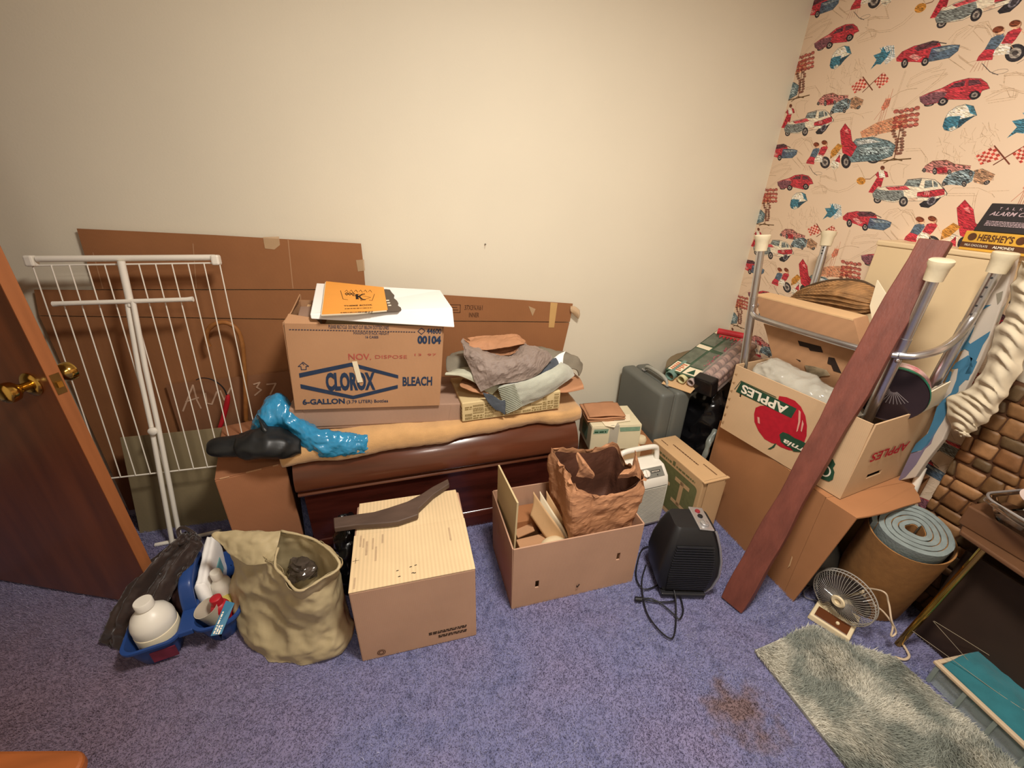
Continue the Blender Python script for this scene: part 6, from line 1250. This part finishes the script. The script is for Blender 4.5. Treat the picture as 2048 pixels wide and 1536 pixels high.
rows = [[(2046,520,1.69),(2025,565,1.685),(2016,620,1.685),(1992,660,1.685),(1975,715,1.685),(1950,765,1.685),(1918,785,1.685),(1893,802,1.685),(1900,850,1.685),(1918,870,1.69)],
        [(2058,530,1.66),(2042,575,1.65),(2032,630,1.65),(2010,670,1.65),(1992,725,1.65),(1968,775,1.65),(1945,800,1.65),(1922,822,1.655),(1912,850,1.66),(1920,872,1.67)],
        [(2078,540,1.66),(2064,590,1.65),(2055,640,1.65),(2036,685,1.65),(2015,740,1.65),(1990,790,1.65),(1970,815,1.65),(1948,838,1.655),(1930,858,1.66),(1926,874,1.67)],
        [(2098,550,1.69),(2085,600,1.68),(2078,650,1.68),(2060,700,1.68),(2035,755,1.68),(2008,800,1.68),(1988,828,1.68),(1962,852,1.68),(1942,868,1.68),(1930,876,1.68)]]
mb = MB().sheet([[at_x(*p) for p in r] for r in rows], 90, 26)
for i, v in enumerate(mb.v):
    u = (i % 90)/89; w_ = (i//90)/25; mb.v[i] = v + Vector((-.0055*math.sin(u*120+math.sin(w_*5)*1.8)*(.35+.65*math.sin(PI*w_)), .003*math.sin(u*61+w_*4), .003*math.sin(u*47)))
mb.noise(.004, 26, 2, False).obj('gathered_edge', mat('cream_cotton','CDBFA4',rough=.9,var=.05), ib, smooth='all', thick=.003)
tp_ = [at_x(2000,500,1.70)]
mb = MB().tube([at_x(1800,960,1.735), Vector((1.735,.82,.004))], .012, 12); mb.obj('leg', K['white_metal'], ib, smooth=True)
mb = MB().tube([at_x(1845,935,1.735), Vector((1.735,.74,.004))], .012, 12); mb.obj('leg', K['white_metal'], ib, smooth=True)

# ---- lamp shade, stone patterned panel
R = [[Vector((1.801+rx*math.cos(a), .618+ry*math.sin(a), z)) for a in [2*PI*k/20 for k in range(20)]] for z, rx, ry in ((.907,.030,.105),(.912,.034,.112),(.98,.035,.118),(1.05,.036,.122),(1.055,.036,.124),(1.056,.033,.120),(1.0,.031,.114))]
single('plastic_tub', MB().loft(R, 40, 30, cap1=False), mat('tub_white','E0D6C2',rough=.5), 'white oval tub standing on the stone patterned panel at the right edge', 'tub', smooth=True)
sp = thing('stone_panel', 'brown padded panel patterned with cobblestones standing at the right wall', 'panel', (1.80, .45, 0))
XS = 1.765; MB().box(XS+.004,XS+.073,.10,.745,0,.905).obj('backing', mat('grout_brown','4A2C14',rough=.8), sp, bevel=.012)
rr = random.Random(12); sm = [mat('stone_%d' % k, c, rough=.55, var=.22, vs=22, bump=.4, bs=90) for k, c in enumerate(('7E5634','70502F','8B643F','655036','815C38','9A714A','5F4A30'))]
rowsz = [.03]; 
while rowsz[-1] < .89: rowsz.append(rowsz[-1]+(rr.uniform(.055,.07) if len(rowsz) % 2 else rr.uniform(.034,.046)))
proto = None
for i in range(len(rowsz)-1):
    z0, z1 = rowsz[i], rowsz[i+1]; y = .742; sh = rr.uniform(.0,.05); first = True; psk = 0
    while y > .10:
        w_ = rr.choice((.042,.058,.078,.05,.066)) - (sh if first else 0); first = False; w_ = max(w_, .026)
        y1 = max(y-w_, .10); gp_ = .0022
        P = []; sk = rr.uniform(-.012,.012)
        zz0, zz1 = z0+gp_+rr.uniform(-.003,.004), min(z1-gp_+rr.uniform(-.003,.004), .90)
        if zz1 - zz0 < .016 or y-y1 < .018: y = y1; continue
        q = [(y-gp_+psk*.0, zz0+.004), (y-gp_-.005, zz0), (y1+gp_+.005, zz0), (y1+gp_, zz0+.005), (y1+gp_+sk*.5, (zz0+zz1)/2), (y1+gp_+sk, zz1-.004), (y1+gp_+sk+.004, zz1), (y-gp_+psk-.004, zz1), (y-gp_+psk, zz1-.004), (y-gp_+psk*.5, (zz0+zz1)/2)]; psk = sk
        c = (sum(a for a, b in q)/len(q), sum(b for a, b in q)/len(q))
        mb = MB(); V = [(XS+.004, a, b) for a, b in q]+[(XS-.001, c[0]+(a-c[0])*.94, c[1]+(b-c[1])*.94) for a, b in q]+[(XS-.0025, c[0]+(a-c[0])*.5, c[1]+(b-c[1])*.5) for a, b in q]; n = len(q)
        F = [(j*n+k, j*n+(k+1) % n, (j+1)*n+(k+1) % n, (j+1)*n+k) for j in (0,1) for k in range(n)]+[tuple(range(2*n, 3*n))]
        F = [tuple(reversed(f)) for f in F]
        mb.add(V, F).obj('stone', rr.choice(sm), sp, smooth='all'); y = y1

# ---- brown folding table with dishes
tz = .50
tt = thing('folding_table', 'brown topped folding table with brass legs at the right edge', 'table', (1.66, .36, 0)); tm = mat('table_brown','60412A',rough=.5,var=.15,vs=12)
e1_, e2_ = at_z(1921,1062,tz), at_z(2048,1147,tz)
MB().slab([e1_, e2_, Vector((1.48,-.05,tz)), Vector((1.70,-.05,tz)), Vector((1.757,.642,tz))], (0,0,-.014)).obj('top', tm, tt, bevel=.004)
for k, (x0, y0, x1, y1) in enumerate(((1.556,.535,1.572,.50),(1.535,.02,1.55,.06),(1.72,.53,1.72,.50),(1.72,.02,1.72,.06))): MB().tube([Vector((x0,y0,.004)), Vector((x1,y1,tz-.014))], .0095, 14).obj('leg', K['brass'] if k < 2 else K['brass_dull'], tt, smooth=True)
MB().tube([at_z(1802,1330,.008)*1+Vector((0,0,0)), at_z(1795,1300,.03)], .004, 8).obj if 0 else None
gl = thing('glass_dish', 'clear glass baking dish with handles on the brown folding table', 'dish', (1.68, .40, tz)); 
single('flat_brown_box', MB().box(1.592,1.752,.16,.585,tz+.0005,tz+.068), mat('table_brown','6E4A2C'), 'flat brown box on the folding table under the glass baking dish', 'box', bevel=.004)
Mg = Fm(1.672,.565,tz+.069, math.radians(-97)); G = K['glass']
def rr_ring(hx_, hy_, r, z, n=6):
    P = []
    for sx, sy_, a0 in ((1,-1,-PI/2),(1,1,0),(-1,1,PI/2),(-1,-1,PI)): P += [Vector((.16+sx*(hx_-r)+r*math.cos(a0+PI/2*k/(n-1)), .0+sy_*(hy_-r)+r*math.sin(a0+PI/2*k/(n-1)), z)) for k in range(n)]
    return P
ring = [rr_ring(.125,.072,.03,.0), rr_ring(.138,.082,.035,.03), rr_ring(.148,.090,.04,.052), rr_ring(.152,.094,.042,.052), rr_ring(.150,.092,.04,.058), rr_ring(.140,.083,.036,.056), rr_ring(.128,.074,.03,.012)]
n = 24; V = [p for r_ in ring for p in r_]; F = [(j*n+i, j*n+(i+1) % n, (j+1)*n+(i+1) % n, (j+1)*n+i) for j in range(len(ring)-1) for i in range(n)]+[tuple(range(n-1,-1,-1)), tuple((len(ring)-1)*n+i for i in range(n))]
MB().at(Mg).add(V, F).obj('dish', G, gl, smooth=True)
MB().at(Mg).tube(smooth_path([(.02,-.088,.05),(.10,-.110,.052),(.22,-.110,.052),(.30,-.088,.05)], 24), .008, 10).obj('handle', G, gl, smooth=True)
MB().at(Mg).tube([tuple(p) for p in rr_ring(.155,.097,.044,.057)], .0035, 8, closed=True).obj('rim', K['silver'], gl, smooth=True)
mb = MB().lathe([(0,0),(.05,.001),(.085,.012),(.088,.016),(.084,.015),(.05,.005),(0,.004)], 40, Fm(1.70,.455,tz+.128)); single('pink_plate', mb, mat('pinkish_china','DCCBC4',rough=.2), 'pale pinkish china plate resting on the glass baking dish', 'plate', smooth=True)
jm = MB().lathe([(0,0),(.022,0),(.024,.004),(.024,.012),(.020,.020),(.024,.030),(.024,.034),(0,.036)], 32, Matrix.Translation(at_z(2028,1050,tz+.026)) @ Matrix.Rotation(PI/2, 4, 'X') @ Matrix.Translation((0,0,-.02))); single('glass_stopper', jm, G, 'small clear glass stopper lying at the front edge of the folding table', 'glass', smooth=True)

mb = MB().box(1.655,1.752,.02,.56,0,.40); single('filler', mb, mat('filler_dark','33241B',rough=.6,var=.2), 'dark trunk box added to darken the space beneath the brown folding table', 'filler', bevel=.008)  # dark box put in to darken the space below the table
# ---- rolled carpet remnant
rl = thing('carpet_roll', 'rolled carpet remnant with grey foam side standing below the big carton flap', 'carpet roll', (1.60, .585, 0))
b0 = Vector((1.63,.715,.030)); b1 = Vector((1.553,.648,.425)); rax = (b1-b0).normalized(); rx_ = Vector((0,1,0)).cross(rax).normalized(); ry_ = rax.cross(rx_)
def spiral(r0_, r1_, turns, th_, mt, nm, z0=0, z1=1):
    mb = MB(); N_ = int(turns*40); V = []; F = []
    for k in range(N_+1):
        a = 2*PI*turns*k/N_; r = r0_+(r1_-r0_)*k/N_+.003*math.sin(a*3)
        for (rr_, zz) in ((r, z0), (r+th_, z0), (r+th_, z1), (r, z1)): c = b0.lerp(b1, zz); V.append(c + (rx_*math.cos(a)+ry_*math.sin(a)*.96)*rr_)
    for k in range(N_):
        for i in range(4): F.append((4*k+i, 4*k+4+i, 4*k+4+(i+1) % 4, 4*k+(i+1) % 4))
    F += [(0,1,2,3), (4*N_+3,4*N_+2,4*N_+1,4*N_)]
    mb.add(V, F).noise(.0015, 40, 3, False).obj(nm, mt, rl, smooth=True)
spiral(.016, .096, 4.4, .0150, K['foam'], 'foam_layer', .01, 1.0); spiral(.0137, .0937, 4.4, .0023, K['jute'], 'carpet_back', .0, .992)
mb = MB(); N_ = 48; V = []; F = []
for k in range(N_):
    a = 2*PI*k/N_
    for zz, r in ((0,.1155),(.945,.1155),(.945,.1125),(0,.1125)): V.append(b0.lerp(b1, zz)+(rx_*math.cos(a)+ry_*math.sin(a)*.97)*r)
for k in range(N_):
    for i in range(4): F.append((4*k+i, 4*((k+1) % N_)+i, 4*((k+1) % N_)+(i+1) % 4, 4*k+(i+1) % 4))
mb.add(V, F).noise(.002, 12, 3, False).obj('outer_wrap', K['jute'], rl, smooth=True)

# ---- desk fan
fn = thing('desk_fan', 'small cream desk fan with clear cage standing on the carpet by the roll', 'fan', (1.41, .66, 0)); CP = K['cream_plastic']
f0, f1 = at_z(1615,1232,.012), at_z(1698,1286,.012); fx = (f1-f0).normalized(); fbM = frame(f0, fx, Vector((-fx.y, fx.x, 0))); fl2 = (f1-f0).length
MB().at(fbM).hexa([(0,0,-.010),(fl2,0,-.010),(fl2,.115,-.010),(0,.115,-.010),(.002,.004,.012),(fl2-.002,.004,.012),(fl2-.004,.112,.034),(.004,.112,.034)]).obj('base', CP, fn, bevel=.004, seg=3)
fba = part_of(fn, 'base'); MB().at(fbM @ Matrix.Rotation(.20, 4, 'X')).box(.014,fl2-.014,.012,.056,.0125,.0145).obj('brown_panel', mat('panel_brown','5E3318',rough=.35), fba, bevel=.001)
MB().at(fbM @ Matrix.Rotation(.20, 4, 'X') @ Matrix.Translation((fl2*.62,.034,.0145))).lathe([(.006,0),(.005,.004),(0,.004)],16).obj('switch', CP, fba)
fc_ = at_z(1688,1194,.118); fd = ((C0-fc_).normalized()*.66 - c_r*.58 - c_u*.42).normalized(); fxx = fd.cross(Vector((0,0,1))).normalized(); FMx = Matrix((fxx, fd.cross(fxx), fd)).transposed().to_4x4(); FMx.translation = fc_
R_ = .094
mb = MB().at(FMx)
for k in range(56):
    a = 2*PI*k/56; c_, s_ = math.cos(a), math.sin(a)
    mb.tube([(.018*c_,.018*s_,.034),(.05*c_,.05*s_,.034),(.074*c_,.074*s_,.026),(R_*c_,R_*s_,.006),(R_*c_,R_*s_,-.012),(.07*c_,.07*s_,-.026),(.035*c_,.035*s_,-.03)], .0006, 5)
o = mb.obj('cage_wires', mat('clear_plastic_wire','A8A299',rough=.12,spec=.8), fn); o['kind'] = 'stuff'
for r_, z_ in ((R_,.006),(R_,-.012)): MB().at(FMx).tube([(r_*math.cos(2*PI*k/48), r_*math.sin(2*PI*k/48), z_) for k in range(48)], .0022, 6, closed=True).obj('cage_ring', mat('clear_plastic_wire','CFCBC2'), fn, smooth=True)
mb = MB().at(FMx); mb.lathe([(.010,.036),(.020,.036),(.022,.040),(.018,.044),(.010,.043),(.009,.038)], 32).obj('hub_badge', CP, fn, smooth=True)
for k in range(4):
    a0 = PI/2*k+.3; rows = [[FMx @ Vector((r*math.cos(a0+da*(.55 if r < .03 else 1)), r*math.sin(a0+da*(.55 if r < .03 else 1)), .006+.018*(da/.74)*(.4+r*7)-.006)) for da in (-.74,-.25,.25,.74)] for r in (.012,.035,.06,.079)]
    MB().sheet(rows, 14, 12).obj('blade', mat('smoke_blade','3A3230',rough=.15,alpha=.92,spec=.8), fn, smooth='all', thick=.0015)
mh_ = MB().at(FMx).lathe([(0,-.078),(.024,-.077),(.034,-.070),(.040,-.055),(.042,-.032),(.030,-.028),(0,-.028)], 36).obj('motor_housing', CP, fn, smooth=True)
for k in range(18):
    a = 2*PI*k/18; MB().at(FMx).box(-.0016+.0,.0016,.0,.0,0,0) if 0 else MB().at(FMx @ Matrix.Rotation(a, 4, 'Z')).box(.0385,.0425,-.0017,.0017,-.060,-.038).obj('vent_slot', mat('dark_gap','2A1B12'), mh_)
MB().tube([fbM @ Vector((fl2*.5,.085,.028)), FMx @ Vector((0,0,-.05))], .011, 14).obj('neck', CP, fn, smooth=True)
MB().at(FMx).tube(smooth_path([(-.012,.088,-.02),(-.010,.102,-.02),(.010,.102,-.02),(.012,.088,-.02)], 16), .005, 10).obj('carry_loop', CP, fn, smooth=True)
fcord = smooth_path([FMx @ Vector((.01,0,-.075)), at_z(1764,1182,.20), at_z(1777,1205,.17), at_z(1783,1240,.13), at_z(1792,1264,.085), at_z(1782,1272,.075), at_z(1785,1250,.11), at_z(1768,1225,.14), at_z(1747,1208,.16)], 60)
MB().tube(fcord, .0028, 8).obj('cord', mat('cord_cream','CDB79C',rough=.5), fn, smooth=True)
MB().tube(smooth_path([at_z(1803,1285,.010), at_z(1813,1300,.010), at_z(1818,1313,.010), at_z(1808,1319,.010), at_z(1790,1314,.010)], 30), .004, 10).obj('cord_end', mat('cord_cream','CDB79C'), fn, smooth=True)
MB().tube(smooth_path([at_z(1620,1172,.012), at_z(1608,1183,.012), at_z(1612,1195,.012), at_z(1640,1203,.012)], 24), .0025, 8).obj('cord', mat('cord_grey','6E6A70',rough=.5), fn, smooth=True)

# ---- shag rug, clear bin of teal cloth, strings, small things
rg = [at_z(1508,1305,0), at_z(1620,1256,0), at_z(1706,1300,0), at_z(1787,1318,0), at_z(1880,1405,0), at_z(1985,1500,0), Vector((1.50,.05,0)), Vector((1.045,.05,0)), at_z(1690,1536,0)]
rg = [Vector((p.x, p.y, .014)) for p in rg]
rug = MB().slab(rg, (0,0,-.012)); rgm = bpy.data.materials.new('rug_shag'); rgm.use_nodes = True; nt = rgm.node_tree; N = nt.nodes; Lk = nt.links; bs = N['Principled BSDF']; bs.inputs['Roughness'].default_value = .9; bs.inputs['Specular IOR Level'].default_value = .1
geo = N.new('ShaderNodeNewGeometry'); at = N.new('ShaderNodeAttribute'); at.attribute_name = 'tuft'
c1 = mixrgb(lin('959A90'), lin('DDD9C9'), ramp(nz_(9, 3).outputs['Fac'], .40, .62)); 
mm = N.new('ShaderNodeMix'); mm.data_type = 'RGBA'; mm.blend_type = 'MULTIPLY'; mm.inputs[0].default_value = .40; Lk.new(c1, mm.inputs[6]); Lk.new(at.outputs['Fac'], mm.inputs[7]); Lk.new(mm.outputs[2], bs.inputs['Base Color'])
ro = single('shag_rug', rug, rgm, 'grey green shag rug on the blue carpet at the lower right', 'rug')
# rug pile
def inside(px, py, P):
    r = np.zeros(px.shape, bool)
    for i in range(len(P)):
        a, b = P[i-1], P[i]
        r ^= ((a.y > py) != (b.y > py)) & (px < (b.x-a.x)*(py-a.y)/(b.y-a.y+1e-12)+a.x)
    return r
n = 90000; qx = rs.uniform(1.03,1.56,n); qy = rs.uniform(.05,.70,n); k_ = inside(qx, qy, rg); qx, qy = qx[k_], qy[k_]; n = len(qx)
hh = rs.uniform(.014,.028,n); an = rs.uniform(0,2*PI,n); wd = rs.uniform(.0012,.0026,n); fx_ = np.sin(qx*14+qy*5)*.6+np.sin(qy*17-qx*6)*.6
V = np.empty((n,3,3), np.float32); V[:,0,0]=qx-np.cos(an)*wd; V[:,0,1]=qy-np.sin(an)*wd; V[:,0,2]=.012; V[:,1,0]=qx+np.cos(an)*wd; V[:,1,1]=qy+np.sin(an)*wd; V[:,1,2]=.012
V[:,2,0]=qx+rs.normal(0,.006,n)+.012*np.cos(fx_*2); V[:,2,1]=qy+rs.normal(0,.006,n)+.012*np.sin(fx_*2)-.004; V[:,2,2]=hh
V -= np.array(WORLD[ro].translation, np.float32)
tri_mesh('rug_pile', V, rgm, ro, np.clip(rs.normal(.62,.25,n),.1,1))

bz = .088; r1, r2 = at_z(1875,1324,bz), at_z(2048,1486,bz); bdir = (r2-r1); bdir.z = 0; bdir.normalize(); bn = Vector((-bdir.y, bdir.x, 0)); 
if bn.x < 0: bn = -bn
bM = frame(Vector((r1.x, r1.y, .004)), bdir, bn if bdir.cross(bn).z > 0 else -bn); sg = 1 if bdir.cross(bn).z > 0 else -1
bn_ = thing('storage_bin', 'low clear storage bin of teal cloth beneath the brown folding table', 'bin', (r1.x, r1.y, .004))
BL, BW = .36, .26
def bb_(x0,x1,y0,y1,z0,z1): return MB().at(bM).box(x0,x1,min(sg*y0,sg*y1),max(sg*y0,sg*y1),z0,z1)
clr = mat('bin_clear','B9C4C2',rough=.15,alpha=.22,spec=.6)
bb_(0,BL,0,.003,0,.075).obj('side_wall', clr, bn_); bb_(0,.003,0,BW,0,.075).obj('side_wall', clr, bn_); bb_(0,BL,BW-.003,BW,0,.075).obj('side_wall', clr, bn_); bb_(BL-.003,BL,0,BW,0,.075).obj('side_wall', clr, bn_); bb_(0,BL,0,BW,0,.003).obj('base', clr, bn_)
bb_(-.006,BL+.006,-.008,.006,.074,.086).obj('rim', mat('bin_rim','C9B294',rough=.4), bn_, bevel=.003); bb_(-.006,.006,.006,BW,.074,.086).obj('rim', mat('bin_rim','C9B294'), bn_, bevel=.003)
for k in range(5): bb_(.004+.075*k,.014+.075*k,-.005,.0,.0,.075).obj('rib', mat('bin_rib','9AA6A0',rough=.3,alpha=.6), bn_)
rows = [[bM @ Vector((x, sg*y, .078+.010*math.sin(x*20+y*9)+(.028 if .06 < y < .2 else 0))) for x in (.008,.09,.18,.27,.352)] for y in (.008,.07,.12,.19,.25)]
mb = MB().sheet(rows, 50, 40).noise(.006, 14, 2, False).noise(.002, 50, 4, False); single('teal_cloth', mb, mat('teal_fabric','256871',rough=.9,var=.15,vs=20,bump=.4,bs=200,sheen=.3), 'teal blue cloth folded in the clear storage bin', 'cloth', smooth='all', thick=.07)
for k, L in enumerate(([(1825,1262,.13),(1895,1312,.115),(1985,1378,.11),(2060,1428,.105)],[(1866,1242,.14),(1900,1280,.125),(1945,1330,.115),(2000,1385,.11)],[(1868,1242,.15),(1930,1280,.14),(1990,1318,.13),(2060,1365,.12)],[(1912,1226,.17),(1950,1262,.15),(2000,1312,.14),(2060,1368,.12)])):
    mb = MB().tube(smooth_path([at_z(*p) for p in L], 30), .0008, 5); single('wire', mb, mat('thin_wire','A79C86',rough=.3,metal=.5), ['thin wire nearest the bin rim over the teal cloth','short thin wire crossing the teal cloth diagonally','long upper thin wire over the far edge of the teal cloth','thin wire in the dark beneath the folding table'][k], 'wire', 'thin wires under the folding table', smooth=True)
mb = MB().sheet([[at_z(x,y,z) for x,y,z in r] for r in ([(204,1176,.012),(212,1180,.012),(224,1176,.012)],[(208,1170,.016),(215,1172,.02),(226,1172,.014)],[(210,1166,.013),(216,1167,.018),(222,1168,.013)])], 10, 8); single('paper_scrap', mb, K['white_paper'], 'small white paper scrap on the carpet in front of the door', 'scrap', smooth='all', thick=.001)
mb = MB().lathe([(0,0),(.003,.0),(.003,.003),(.001,.004),(.001,.02)][::-1], 10, Matrix.Translation((at_y(970,488,YB).x, YB-.004, at_y(970,488,YB).z)) @ Matrix.Rotation(PI/2, 4, 'X')); single('nail', mb, mat('nail_grey','6E665A',rough=.5,metal=.5), 'small nail head in the middle of the cream back wall', 'nail')
# wooden stool beside the camera, only a corner shows
st = thing('wooden_stool', 'brown wooden stool whose rounded top corner shows at the lower left', 'stool', (-.80, .47, 0)); ow = mat('stool_wood','8A4B22',rough=.5,var=.2,vs=4,stretch=(1,6,1))
sa, sb = at_z(-60,1500,.45), at_z(186,1498,.45); SM = frame(sb, sb-sa, Vector((-(sb-sa).y, (sb-sa).x, 0))); P = []
for cx_, cy2, a0 in ((-.03,-.03,0),(-.36,-.03,PI/2),(-.36,-.30,PI),(-.03,-.30,-PI/2)): P += [(cx_+.03*math.cos(a0+PI/2*k/6), cy2+.03*math.sin(a0+PI/2*k/6)) for k in range(7)]
MB().at(SM).prism(P, -.025, 0).obj('top', ow, st, bevel=.006)
for sx in (-.34,-.05):
    for sy_ in (-.28,-.05): MB().at(SM).tube([(sx, sy_, -.448), (sx, sy_, -.024)], .016, 14).obj('leg', ow, st, smooth=True)
